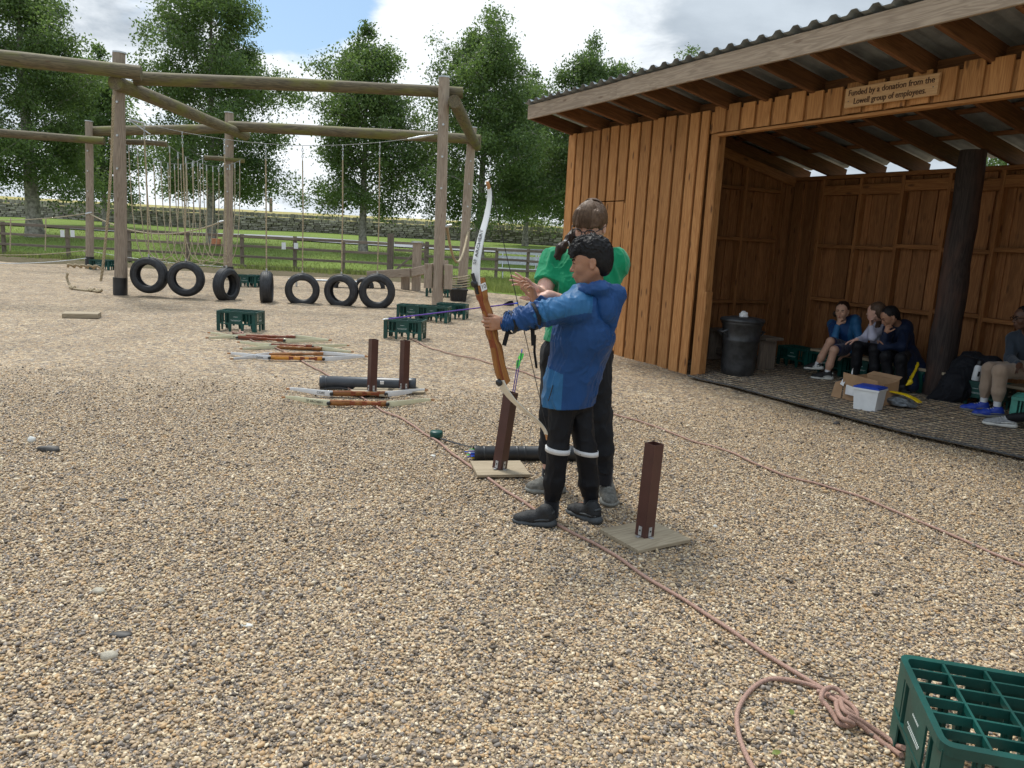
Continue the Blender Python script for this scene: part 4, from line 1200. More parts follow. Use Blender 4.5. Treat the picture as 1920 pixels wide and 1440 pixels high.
# rear wall seen from inside: boards, studs and rails
x = -3.1; k = 0
while x < XR:
    gap = 0.012 if k in (21, 24) else 0.0
    vboard(x + .075, YB + 0.075, -0.05, ZR - 0.03, 0.155, 0.022, M['larch_shaded'])
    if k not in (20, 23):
        vboard(x + .185, YB + 0.100, -0.05, ZR - 0.03, 0.12, 0.022, M['larch_shaded'])
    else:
        vboard(x + .185, YB + 0.100, -0.05, 2.05, 0.12, 0.022, M['larch_shaded'])
        vboard(x + .172, YB + 0.100, 2.0, ZR - .03, 0.085, 0.022, M['larch_shaded'])
    x += 0.22; k += 1
for x in np.arange(-0.55, XR, 0.585):
    plank('stud', (x, YB + 0.01, 0.0), (x, YB + 0.01, ZR - 0.045), 0.045, 0.095, M['frame_timber'], shed, up=up)
for z in (0.86, 1.585, 2.30):
    xs_ = list(np.arange(-0.55, XR, 0.585))
    for a, b_ in zip(xs_, xs_[1:]):
        dz_ = random.choice((0, 0.0, 0.03))
        plank('rail', (a + .024, YB + 0.012, z + dz_), (b_ - .024, YB + 0.012, z + dz_), 0.085, 0.05 if z < 2 else 0.13, M['frame_timber'], shed)
plank('wall_plate', (-3.1, YB + 0.01, ZR - 0.02), (XR, YB + 0.01, ZR - 0.02), 0.11, 0.05, M['frame_timber'], shed)
# partition at the left of the open bay
PX = -1.08
y = 0.12
while y < YB:
    zt = zroof(y + .08) - 0.02
    plank('board', (PX - 0.075, y + .08, -.05), (PX - 0.075, y + .08, zt), 0.16, 0.022, M['larch_shaded'], shed, up=(1, 0, 0))
    plank('board', (PX - 0.050, y, -.05), (PX - 0.050, y, zt), 0.11, 0.022, M['larch_shaded'], shed, up=(1, 0, 0))
    y += 0.2
for y in (0.75, 1.45, 2.1):
    plank('stud', (PX + 0.0, y, 0), (PX + 0.0, y, zroof(y) - .05), 0.045, 0.09, M['frame_timber'], shed, up=(1, 0, 0))
for z in (0.78, 1.62, 2.28):
    for a, b_ in ((0.1, 0.727), (0.773, 1.427), (1.473, 2.077)):
        plank('rail', (PX + 0.001, a, z), (PX + 0.001, b_, z), 0.085, 0.045, M['frame_timber'], shed)
plank('top_rail', (PX + 0.055, 0.05, zroof(.05) - 0.06), (PX + 0.055, YB - .05, zroof(YB) - 0.07), 0.03, 0.12, M['frame_timber'], shed)
# left end wall and right end wall
for XE, s_ in ((XL + 0.01, -1), (XR, 1)):
    y = 0.06
    while y < YB:
        zt = zroof(y + .08) - 0.0
        plank('board', (XE + s_ * .035, y + .1, -.05), (XE + s_ * .035, y + .1, zt), 0.165, 0.022, M['larch'], shed, up=(1, 0, 0))
        plank('board', (XE + s_ * .010, y, -.05), (XE + s_ * .010, y, zt), 0.12, 0.022, M['larch'], shed, up=(1, 0, 0))
        y += 0.22
# roof
YF = -0.75
rx = [-3.08, -2.36, -1.72, -1.12, -0.52, 0.08, 0.67, 1.26, 1.84, 2.41, 2.97, 3.54, 4.12, 4.7, 5.3, 5.85]
for x in rx:
    a = V(x, YF + 0.026, zroof(YF + .026) + 0.085); b_ = V(x, YB + 0.30, zroof(YB + .30) + 0.085)
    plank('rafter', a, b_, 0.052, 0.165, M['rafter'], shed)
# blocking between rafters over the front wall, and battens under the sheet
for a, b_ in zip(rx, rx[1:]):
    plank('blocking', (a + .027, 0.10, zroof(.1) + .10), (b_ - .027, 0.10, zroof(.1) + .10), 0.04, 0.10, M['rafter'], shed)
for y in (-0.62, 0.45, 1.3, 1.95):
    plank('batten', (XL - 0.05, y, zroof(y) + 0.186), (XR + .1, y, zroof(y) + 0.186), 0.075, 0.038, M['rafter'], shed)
fz0, fz1 = 3.135, 3.30
fb = zroof(YF) + 0.10
plank('fascia_board', (XL - 0.0, YF, fb), (-0.985, YF, fb), 0.032, 0.185, M['fascia'], shed)
plank('fascia_board', (-0.98, YF - .003, fb + .004), (XR + 0.05, YF - .003, fb + .004), 0.032, 0.185, M['fascia'], shed)
# corrugated sheet
nxr = int((XR + .15 - (XL - .05)) / 0.0125)
rowsY = [YF - 0.06, -0.2, 0.5, 1.2, 1.9, YB + 0.38]
per = 0.197
vv = []
for y in rowsY:
    for i in range(nxr + 1):
        x = XL - .05 + i * 0.0125
        ph = (x / per) % 1.0
        if ph < .25: h_ = 0
        elif ph < .42: h_ = (ph - .25) / .17
        elif ph < .70: h_ = 1
        elif ph < .87: h_ = 1 - (ph - .70) / .17
        else: h_ = 0
        vv.append((x, y, zroof(y) + 0.212 + 0.036 * h_))
n_ = nxr + 1
qq = [(j * n_ + i, j * n_ + i + 1, (j + 1) * n_ + i + 1, (j + 1) * n_ + i) for j in range(len(rowsY) - 1) for i in range(nxr)]
ob_ = link('roof_sheet', fast_mesh('roof_sheet', vv, qq), shed, M['roof_sheet'])
so = ob_.modifiers.new('thickness', 'SOLIDIFY'); so.thickness = 0.002
# tarred pole holding the rear of the bay
a = Vector(onplane(1752, 742, 1.84)); a.z = -0.1
m_ = MB(); top_ = V(1.735, 1.84, zroof(1.84) + .0)
bot_ = V(1.74, 1.84, -0.1)
K = 14
m_.tube([bot_.lerp(top_, i / K) + V(0.006 * math.sin(i * 1.3), 0, 0) for i in range(K + 1)], [0.150 - 0.022 * i / K + 0.005 * math.sin(i * 2.1) for i in range(K + 1)], 18)
for k_ in range(3): pass
po = m_.mesh('roof_pole')
# run the grain along the pole: build it along its own X axis
mw = frame(top_ - bot_, (0, 1, 0), (bot_ + top_) / 2)
po.transform(mw.inverted()); po.materials.append(M['black_pole'])
link('roof_pole', po, shed, M4=mw)
# right-hand partition half way so the bay closes
# donation sign on the header
sg = empty('donation_sign', SW(2.135, -0.075, 2.872), SROT, 'small wooden sign with carved lettering on the header of the shed', 'sign')
plank('board', (-0.45, 0, 0), (0.45, 0, 0), 0.028, 0.172, M['sign_wood'], sg)
for s_, z in (('Funded by a donation from the', 0.036), ('Lowell group of employees.', -0.040)):
    me = text_mesh(s_, 0.073, 0.002)
    me.transform(Matrix.Rotation(PI / 2, 4, 'X')); 
    # letters are spread to the width of the board
    ws_ = max(v.co.x for v in me.vertices) - min(v.co.x for v in me.vertices)
    tgt = 0.83 if z > 0 else 0.70
    me.transform(Matrix.Scale(tgt / ws_, 4, (1, 0, 0)))
    me.materials.append(M['burnt_letter'])
    link('lettering', me, sg, loc=(0.0, -0.0165, z))
for x in (-0.41, 0.41):
    m_ = MB(); m_.tube([(x, -.012, -.02 if x > 0 else -.03), (x, -.018, -.02 if x > 0 else -.03)], .005, 6); m_.build('screw', M['roof_dark'], sg)
# matting and its edge under the shelter
pts_e = [(1290, 704), (1312, 711), (1370, 724), (1430, 739), (1515, 761), (1600, 784), (1700, 810), (1760, 823), (1840, 840), (1920, 858), (2060, 892)]
ed = [G(x, y, 0.035) for x, y in pts_e]
def floor_z(p): return undul(p.x, p.y) + 0.02
for p in ed: p.z = max(undul(p.x, p.y), 0) + 0.022
vs = []
inner = [SW(x, 2.30) for x in np.linspace(-0.95, 5.2, len(ed))]
NS = 16
for i, p in enumerate(ed):
    for j in range(NS + 1):
        q = p.lerp(inner[i], j / NS); q.z = max(undul(q.x, q.y) + .022, 0.018) if j else p.z
        vs.append(q)
qf = [(i * (NS + 1) + j, (i + 1) * (NS + 1) + j, (i + 1) * (NS + 1) + j + 1, i * (NS + 1) + j + 1) for i in range(len(ed) - 1) for j in range(NS)]
tag(link('shelter_floor', fast_mesh('shelter_floor', vs, qf, True), None, M['gravel_dark']), kind='structure')
mt = empty('ground_mesh', ed[0], 0, 'dark plastic ground mesh laid on the gravel under the shelter with a thick edge cord', 'ground mesh')
e2 = [p - ed[0] + V(0, 0, .012) for p in ed]
m_ = MB(); m_.tube(e2, 0.008, 6); m_.build('edge_cord', M['mat_edge'], mt)
m_ = MB()
for k in range(56):
    f_ = k / 55 * (len(ed) - 1); i = min(int(f_), len(ed) - 2); fr_ = f_ - i
    def gp(fx, j):
        i_ = min(max(int(fx), 0), len(ed) - 2); f2 = fx - i_
        a = Vector(vs[i_ * (NS + 1) + j]).lerp(Vector(vs[(i_ + 1) * (NS + 1) + j]), f2)
        return a - ed[0] + V(0, 0, 0.008)
    pts = [gp(f_, j) for j in range(0, NS + 1, 1)]
    m_.tube(pts, 0.0024, 4, caps=False)
for j2 in range(26):
    fj = j2 / 25 * NS; j = min(int(fj), NS - 1); ff = fj - j
    pts = []
    for i in range(len(ed)):
        a = Vector(vs[i * (NS + 1) + j]).lerp(Vector(vs[i * (NS + 1) + j + 1]), ff); pts.append(a - ed[0] + V(0, 0, .009))
    m_.tube(pts, 0.0026, 4, caps=False)
o_ = m_.build('mesh_cords', M['mat_edge'], mt); tag(o_, kind='stuff')

# ================================================================== CRATES
def make_crate(L_=0.56, W_=0.34, H_=0.28, mat='crate_green', prints=True):
    g_ = M[mat]
    root = empty('plastic_crate', (0, 0, 0))
    t_ = 0.022
    hx, hy = L_ / 2, W_ / 2
    # top rim with rounded corners
    def rrect(hx_, hy_, r_, z):
        out = []
        for cx_, cy_, a0 in ((hx_ - r_, hy_ - r_, 0), (-hx_ + r_, hy_ - r_, 90), (-hx_ + r_, -hy_ + r_, 180), (hx_ - r_, -hy_ + r_, 270)):
            for k in range(5):
                a = R(a0 + k * 22.5); out.append((cx_ + r_ * math.cos(a), cy_ + r_ * math.sin(a), z))
        return out
    def band(z0, z1, out_, inn, name, r_=.03):
        m_ = MB(); A = rrect(hx + out_, hy + out_, r_, z0); B = rrect(hx + out_, hy + out_, r_, z1); C_ = rrect(hx - inn, hy - inn, max(r_ - inn, .004), z1); D_ = rrect(hx - inn, hy - inn, max(r_ - inn, .004), z0)
        n = len(A); vs_ = A + B + C_ + D_
        fs = []
        for k in range(n):
            k2 = (k + 1) % n
            fs += [(k, k2, n + k2, n + k), (n + k, n + k2, 2 * n + k2, 2 * n + k), (2 * n + k, 2 * n + k2, 3 * n + k2, 3 * n + k), (3 * n + k, 3 * n + k2, k2, k)]
        m_.add(vs_, fs); m_.build(name, g_, root)
    band(H_ - 0.028, H_, 0.006, 0.012, 'top_rim')
    band(H_ * 0.36, H_ * 0.36 + 0.016, 0.004, 0.006, 'middle_rim')
    # grid on top
    m_ = MB()
    for k in range(1, 6):
        y = -hy + W_ * k / 6; m_.box((0, y, H_ - .014), (L_ - .016, 0.006, 0.026))
    for k in range(1, 5):
        x = -hx + L_ * k / 5; m_.box((x, 0, H_ - .010), (0.007, W_ - .016, 0.020))
    m_.build('top_grid', g_, root)
    # corner posts
    for sx in (-1, 1):
        for sy in (-1, 1):
            m_ = MB()
            m_.box((sx * (hx - .028), sy * (hy - .003), H_ * .5 - .008), (0.05, 0.005, H_ - .02)); m_.box((sx * (hx - .003), sy * (hy - .028), H_ * .5 - .008), (0.005, 0.05, H_ - .02))
            m_.tube([(sx * (hx - .026), sy * (hy - .026), 0), (sx * (hx - .026), sy * (hy - .026), H_ - .03)], .016, 8)
            m_.build('corner_post', g_, root)
    # side panels, slats, stub legs
    for sy in (-1, 1):
        m_ = MB(); m_.box((0, sy * (hy - .001), H_ * .65), (L_ * .34, 0.006, H_ * .52)); m_.box((0, sy * (hy + .0025), H_ * .65), (L_ * .28, 0.003, H_ * .42)); m_.build('side_panel', g_, root)
        for x in (-.30, -.23, .23, .30):
            m_ = MB(); m_.box((x * L_ * 1.16, sy * (hy - .004), H_ * .66), (0.009, 0.012, H_ * .58)); m_.build('slat', g_, root)
        for x in (-.16, .16):
            m_ = MB(); m_.box((x * L_, sy * (hy - .006), H_ * .18), (0.03, 0.014, H_ * .36), taper=1.5); m_.build('stub_leg', g_, root)
    for sx in (-1, 1):
        m_ = MB(); m_.box((sx * (hx - .001), 0, H_ * .65), (0.006, W_ * .40, H_ * .52)); m_.build('side_panel', g_, root)
        for y in (-.29, .29):
            m_ = MB(); m_.box((sx * (hx - .004), y * W_, H_ * .66), (0.012, 0.009, H_ * .58)); m_.build('slat', g_, root)
        m_ = MB(); m_.box((sx * (hx - .006), 0, H_ * .18), (0.014, 0.03, H_ * .36), taper=1.5); m_.build('stub_leg', g_, root)
    # inner dividers hang down from the grid
    m_ = MB()
    for k in range(1, 5):
        for q_ in (1, 3, 5):
            m_.box((-hx + L_ * k / 5, -hy + W_ * q_ / 6, H_ * .62), (0.028, 0.004, H_ * .70))
            m_.box((-hx + L_ * k / 5, -hy + W_ * q_ / 6, H_ * .62), (0.004, 0.020, H_ * .70))
    m_.build('inner_divider', g_, root)
    if prints:
        for sy in (-1, 1):
            m_ = MB()
            rr_ = random.Random(5)
            for z, n_, s_ in ((.73, 9, .006), (.57, 22, .005), (.535, 18, .005)):
                x = -n_ * .0033
                for k in range(n_):
                    w_ = rr_.uniform(.0025, .005); m_.box((x, sy * (hy + .0046), H_ * z), (w_, 0.0008, s_)); x += .0068
            m_.build('print', M['print_white'], root)
        for sx in (-1, 1):
            m_ = MB()
            for z, n_, s_ in ((.73, 7, .006), (.57, 14, .005), (.535, 12, .005)):
                x = -n_ * .0033
                for k in range(n_):
                    m_.box((sx * (hx + .0026), x, H_ * z), (0.0008, .004, s_)); x += .0068
            m_.build('print', M['print_white'], root)
    return root
crate = make_crate()
# near crate: its left short side runs from (1.236,2.159) to (1.114,1.698)
nc_rz = math.atan2(2.083 - 2.159, 1.549 - 1.236)
ca = Vector((1.175, 1.93, 0)); dirx = Vector((math.cos(nc_rz), math.sin(nc_rz), 0))
crate.location = ca + dirx * 0.27 + V(0, 0, 0.0)
crate.rotation_euler = (0, 0, nc_rz)
crate.scale = (1.0, 1.30, 1.0)
tag(crate, 'dark green plastic crate in the near right corner, tied to the pink rope', 'crate', 'upturned green plastic crates about the yard')
def crate_at(p, rz, label, grp='upturned green plastic crates about the yard', s=1.0, z=0.0):
    c_ = copy_tree(crate, loc=(p[0], p[1], z), rz=rz)
    c_.scale = (s, s, s); c_['label'] = label; c_['group'] = grp
    return c_
def gl(px, py): p = G(px, py); return (p.x, p.y)
def off(p, dx, dy): return (p[0] + dx, p[1] + dy)
crate_at(off(gl(444, 622), 0, .17), R(-4), 'green crate standing alone in front of the middle tyres')
crate_at(off(gl(756, 637), 0, .17), R(-6), 'green crate behind the brown square posts with a rope tied to it', s=.97)
crate_at(off(gl(772, 601), 0, .17), R(-5), 'left crate of the group of three near the right front post', s=.93)
crate_at(off(gl(812, 604), 0, .10), R(-8), 'middle crate of the group of three near the right front post', s=.97)
crate_at(off(gl(842, 601), 0.02, .45), R(-8), 'right crate of the group of three near the right front post', s=.95)
crate_at(off(gl(457, 538), 0, .2), R(3), 'left of two far green crates behind the edge-on tyre')
crate_at(off(gl(480, 538), 0.03, .2), R(3), 'right of two far green crates behind the edge-on tyre')
crate_at(off(gl(184, 506), 0, .2), R(3), 'left of two far green crates beside the capped far left post')
crate_at(off(gl(207, 506), .03, .2), R(3), 'right of two far green crates beside the capped far left post')
crate_at(off(gl(818, 557), 0, .2), R(5), 'left of two green crates behind the right front post')
crate_at(off(gl(842, 557), 0, .2), R(-5), 'right of two green crates behind the right front post')
# shelter seats
SHG = 'green crates used as seats in the shelter'
def SC_(x, y): q = SW(x, y); return (q.x, q.y)
lab = ['leftmost seat crate against the rear wall of the shelter', 'second seat crate from the left in the shelter, under the plank', 'seat crate under the girl in the bright blue jacket',
       'seat crate under the girl in the pale lilac top', 'seat crate under the girl in the navy coat']
for k, x in enumerate((-0.22, 0.36, 0.94, 1.10, 1.5)):
    pass
for k, x in enumerate((-0.18, 0.34, 0.86, 1.38)):
    crate_at(SC_(x, 1.86), SROT, lab[k if k < 3 else 3], SHG, s=.90, z=.02)
crate_at(SC_(2.22, 1.84), SROT + R(8), 'green crate beside the dark pole with a white bottle on it', SHG, s=.92, z=.02)
o_ = plank('seat_plank', SW(0.08, 1.88, 0.287), SW(2.02, 1.88, 0.287), 0.30, 0.03, M['ply']); tag(o_, 'pale plank laid across the crates as a bench for the three girls', 'plank')
o_ = plank('seat_plank', SW(2.52, 1.84, 0.287), SW(4.5, 1.84, 0.287), 0.28, 0.03, M['ply']); tag(o_, 'pale plank under the boy at the right edge of the photo', 'plank')
crate_at(SC_(3.35, 1.86), SROT, 'green crate under the right-hand plank in the shelter', SHG, s=.9, z=.02)
tl = make_crate(0.5, 0.34, 0.28, 'crate_teal', False); tl.location = SW(3.12, 1.30, .02); tl.rotation_euler = (0, 0, SROT + R(20)); tag(tl, 'pale teal crate at the right edge of the photo beside the grey trainer', 'crate')
# black box by the far right post
bx_ = empty('black_tub', G(860, 566), R(10), 'small black plastic tub at the foot of the far right post', 'tub')
m_ = MB(); m_.box((0, .2, .13), (0.34, 0.3, 0.26), taper=1.15); m_.build('body', M['black_plastic'], bx_)
m_ = MB(); m_.box((0, .2, .27), (0.42, 0.38, 0.03)); m_.build('rim', M['black_plastic'], bx_)
m_ = MB()
for x in (-.1, 0, .1): m_.box((x, .03, .12), (.02, .02, .2))
m_.build('rib', M['black_plastic'], bx_)
# ================================================================== QUIVER STANDS
def stand(px, py, h_, label, rzp, rzt, lean=(0, 0), plate=(0.36, 0.30), off_=(0, 0)):
    p = G(px, py)
    r_ = empty('quiver_stand', (p.x, p.y, max(undul(p.x, p.y), 0) + .004), 0, label, 'stand', 'brown square tubes on plywood plates for holding arrows')
    o_ = plank('base_plate', Matrix.Rotation(rzp, 3, 'Z') @ V(-plate[0] / 2, 0, 0) + V(off_[0], off_[1], 0.014), Matrix.Rotation(rzp, 3, 'Z') @ V(plate[0] / 2, 0, 0) + V(off_[0], off_[1], 0.014), plate[1], 0.018, M['ply'], r_)
    w_ = 0.066; t_ = 0.004
    rot = Matrix.Rotation(lean[0], 3, 'Y') @ Matrix.Rotation(lean[1], 3, 'X') @ Matrix.Rotation(rzt, 3, 'Z')
    m_ = MB()
    ro_ = [(-1, -1), (1, -1), (1, 1), (-1, 1)]
    vs_ = [];
    for r0 in (w_ / 2, w_ / 2 - t_):
        for z in (0, h_):
            for x, y in ro_: vs_.append(rot @ V(x * r0, y * r0, z) + V(0, 0, 0.024))
    fs = []
    for k in range(4):
        k2 = (k + 1) % 4
        fs += [(k, k2, 4 + k2, 4 + k), (8 + k2, 8 + k, 12 + k, 12 + k2), (4 + k, 4 + k2, 12 + k2, 12 + k)]
    m_.add(vs_, fs)
    m_.build('square_tube', M['brown_metal'], r_)
    for k in range(4):
        a = k * PI / 2; n_ = V(math.cos(a), math.sin(a), 0)
        m_ = MB(); c_ = n_ * (w_ / 2 + .002) + V(0, 0, .03)
        m_.box(rot @ c_ + V(0, 0, .024), (0.003, .02, .045), rot @ Matrix.Rotation(a, 3, 'Z'))
        c2_ = n_ * (w_ / 2 + .012) + V(0, 0, .0015)
        m_.box(rot @ c2_ + V(0, 0, .024), (0.022, .02, .003), rot @ Matrix.Rotation(a, 3, 'Z'))
        m_.build('angle_bracket', M['steel_plate'], r_)
        m_ = MB(); c_ = n_ * (w_ / 2 + .0035) + V(0, 0, .032)
        m_.tube([rot @ c_ + V(0, 0, .024), rot @ (c_ + n_ * .002) + V(0, 0, .024)], .005, 6); m_.build('screw', M['print_black'], r_)
    return r_
stand(1207, 1016, 0.475, 'nearest brown square tube on its plywood base, upright right of the boy', R(32), R(38), (R(1.2), 0), (0.34, 0.30), (0.005, 0.02))
st2 = stand(936, 888, 0.49, 'leaning brown square tube holding two arrows, left of the boy', R(12), R(52), (R(5.5), R(-2)), (0.33, 0.30), (0.0, 0.02))
stand(697, 738, 0.475, 'left of the pair of brown square tubes behind the white bow', R(-4), R(38), (R(1.0), 0), (0.36, 0.36), (0.0, 0.04))
stand(757, 734, 0.455, 'right of the pair of brown square tubes behind the white bow', R(6), R(45), (R(.3), 0), (0.34, 0.34), (0.02, 0.05))
# arrows
def arrow(name, a, b_, label, cat='arrow', vane='green_vane', nock='blue_nock', shaft='purple', r=0.0032, grp=None):
    """point at a, nock at b_"""
    a = Vector(a); b_ = Vector(b_); L_ = (b_ - a).length
    root = empty(name, (0, 0, 0), 0, label, cat, grp)
    root.matrix_world = frame(b_ - a, (0, 0, 1), a)
    m_ = MB(); m_.tube([(0.02, 0, 0), (L_ - .015, 0, 0)], r, 8); m_.build('shaft', M[shaft], root)
    m_ = MB(); m_.tube([(0, 0, 0), (0.012, 0, 0), (0.03, 0, 0)], [0.0005, r * 1.1, r * 1.1], 8); m_.build('point', M['galv'], root)
    m_ = MB(); m_.tube([(L_ - .018, 0, 0), (L_, 0, 0)], [r * 1.1, r * 1.3], 8); m_.build('nock', M[nock], root)
    for k in range(3):
        a_ = R(90 + 120 * k); c_, s_ = math.cos(a_), math.sin(a_)
        m_ = MB(); x0, x1 = L_ - .085, L_ - .028
        P_ = [(x0, r, 0), (x0 + .035, r + .012, 0), (x1, r + .013, 0), (x1 + .004, r, 0)]
        vs_ = [(x, y * c_ - t * s_, y * s_ + t * c_) for t in (-.0007, .0007) for x, y, _ in P_]
        m_.add(vs_, [(0, 1, 2, 3), (7, 6, 5, 4), (0, 4, 5, 1), (1, 5, 6, 2), (2, 6, 7, 3), (3, 7, 4, 0)])
        m_.build('vane', M[vane], root)
    return root
b2 = st2.location + V(0.012, 0.0, 0.03)
arrow('arrow', b2, D(979, 655, 4.86), 'purple arrow with blue nock standing in the leaning tube', grp='arrows standing in the leaning tube')
arrow('arrow', b2 + V(-.01, .01, 0), D(973, 668, 4.80), 'arrow with bright green vanes standing in the leaning tube', nock='green_vane', grp='arrows standing in the leaning tube')

# ================================================================== ARROW TUBES ON THE GROUND
def tube_quiver(a, b_, r_, label, mat, cap=True, ribs=()):
    a = Vector(a); b_ = Vector(b_); L_ = (b_ - a).length
    root = empty('arrow_tube', (0, 0, 0), 0, label, 'tube'); root.matrix_world = frame(b_ - a, (0, 0, 1), a)
    m_ = MB(); rot = Matrix.Rotation(PI / 2, 3, 'Y')
    m_.lathe([(r_ * .9, .02), (r_ * .9, 0.0), (r_ * 1.06, 0.0), (r_ * 1.08, .006), (r_ * 1.08, .035), (r_ * 1.0, .042), (r_, L_ - .08), (r_ * 1.07, L_ - .075), (r_ * 1.08, L_ - .01), (r_ * 1.0, L_), (0.001, L_)], n=24, rot=rot)
    m_.lathe([(r_ * .9, 0.0), (r_ * .9, L_ * .5), (0.001, L_ * .5)], n=24, rot=rot)
    m_.build('tube_body', mat, root)
    for x in ribs:
        m_ = MB(); m_.lathe([(r_ * .99, x), (r_ * 1.06, x + .004), (r_ * 1.06, x + .014), (r_ * .99, x + .018)], n=24, rot=rot); m_.build('ring', mat, root)
    return root
t1 = tube_quiver(G(888, 850, .055), G(1080, 850, .055), .049, 'black arrow tube with arrows in its open end, behind the feet of the archers', M['black_plastic'], ribs=(.06, .28, .33, .55))
for k, (dy, dz, vn, nk) in enumerate(((.012, -.012, 'green_vane', 'blue_nock'), (-.014, -.006, 'blue_nock', 'green_vane'), (.0, .012, 'limb_white', 'blue_nock'), (-.006, -.022, 'yellow', 'blue_nock'), (.02, .010, 'green_vane', 'yellow'))):
    p_ = Vector(t1.matrix_world @ V(.62, dy * 1.2, dz)); q_ = Vector(t1.matrix_world @ V(-.035 - .012 * k % .03, dy, dz))
    lab_ = ['green-vaned arrow', 'blue-vaned arrow', 'white-vaned arrow', 'yellow-vaned arrow', 'green-vaned arrow with a yellow nock'][k]
    arrow('arrow', p_, q_, lab_ + ' lying in the open end of the black tube', vane=vn, nock=nk, grp='arrows inside the black tube')
capo = empty('tube_cap', G(818, 825), 0, 'round green cap of the arrow tube with its black strap', 'cap')
m_ = MB(); m_.lathe([(0.001, .045), (.043, .045), (.047, .038), (.047, .004), (.043, .0), (0.001, 0)], (0, 0, .022), 24); m_.build('cap', M['crate_green'], capo)
m_ = MB()
ps = [G(826, 822, .045), G(845, 828, .03), G(866, 834, .035), G(885, 838, .07)]
for a, b_ in zip(ps, ps[1:]): m_.beam(a - capo.location, b_ - capo.location, .028, .003)
m_.build('strap', M['strap'], capo)
t2 = tube_quiver(G(600, 716, .055), G(780, 721, .055), .058, 'dark grey arrow tube lying behind the pair of brown tubes', M['dark_tube'], ribs=(.05,))
m_ = MB(); m_.box((.575, -.056, .012), (.035, .006, .045), Matrix.Rotation(R(12), 3, 'X')); m_.build('sticker', M['paper'], t2)
m_ = MB(); m_.tube([(.05, -.075, -.05), (.12, -.082, -.04), (.2, -.080, -.038), (.26, -.085, -.048)], .009, 5); m_.build('strap', M['strap'], t2)

# ================================================================== BOWS
def bow_x(z, half):
    s = abs(z) / half
    ks = [(-.12, .004), (0, 0.0), (.12, .004), (.28, -.002), (.40, .006), (.52, .030), (.65, .074), (.78, .126), (.88, .158), (.955, .170), (1.03, .166), (1.1, .150)]
    for i in range(1, len(ks) - 2):
        a, b_ = ks[i], ks[i + 1]
        if s <= b_[0] or i == len(ks) - 3:
            t = (s - a[0]) / (b_[0] - a[0])
            m0 = (b_[1] - ks[i - 1][1]) / (b_[0] - ks[i - 1][0]) * (b_[0] - a[0]); m1 = (ks[i + 2][1] - a[1]) / (ks[i + 2][0] - a[0]) * (b_[0] - a[0])
            h = a[1] * (2 * t ** 3 - 3 * t * t + 1) + m0 * (t ** 3 - 2 * t * t + t) + b_[1] * (3 * t * t - 2 * t ** 3) + m1 * (t ** 3 - t * t)
            return h * half / .69 * 1.30
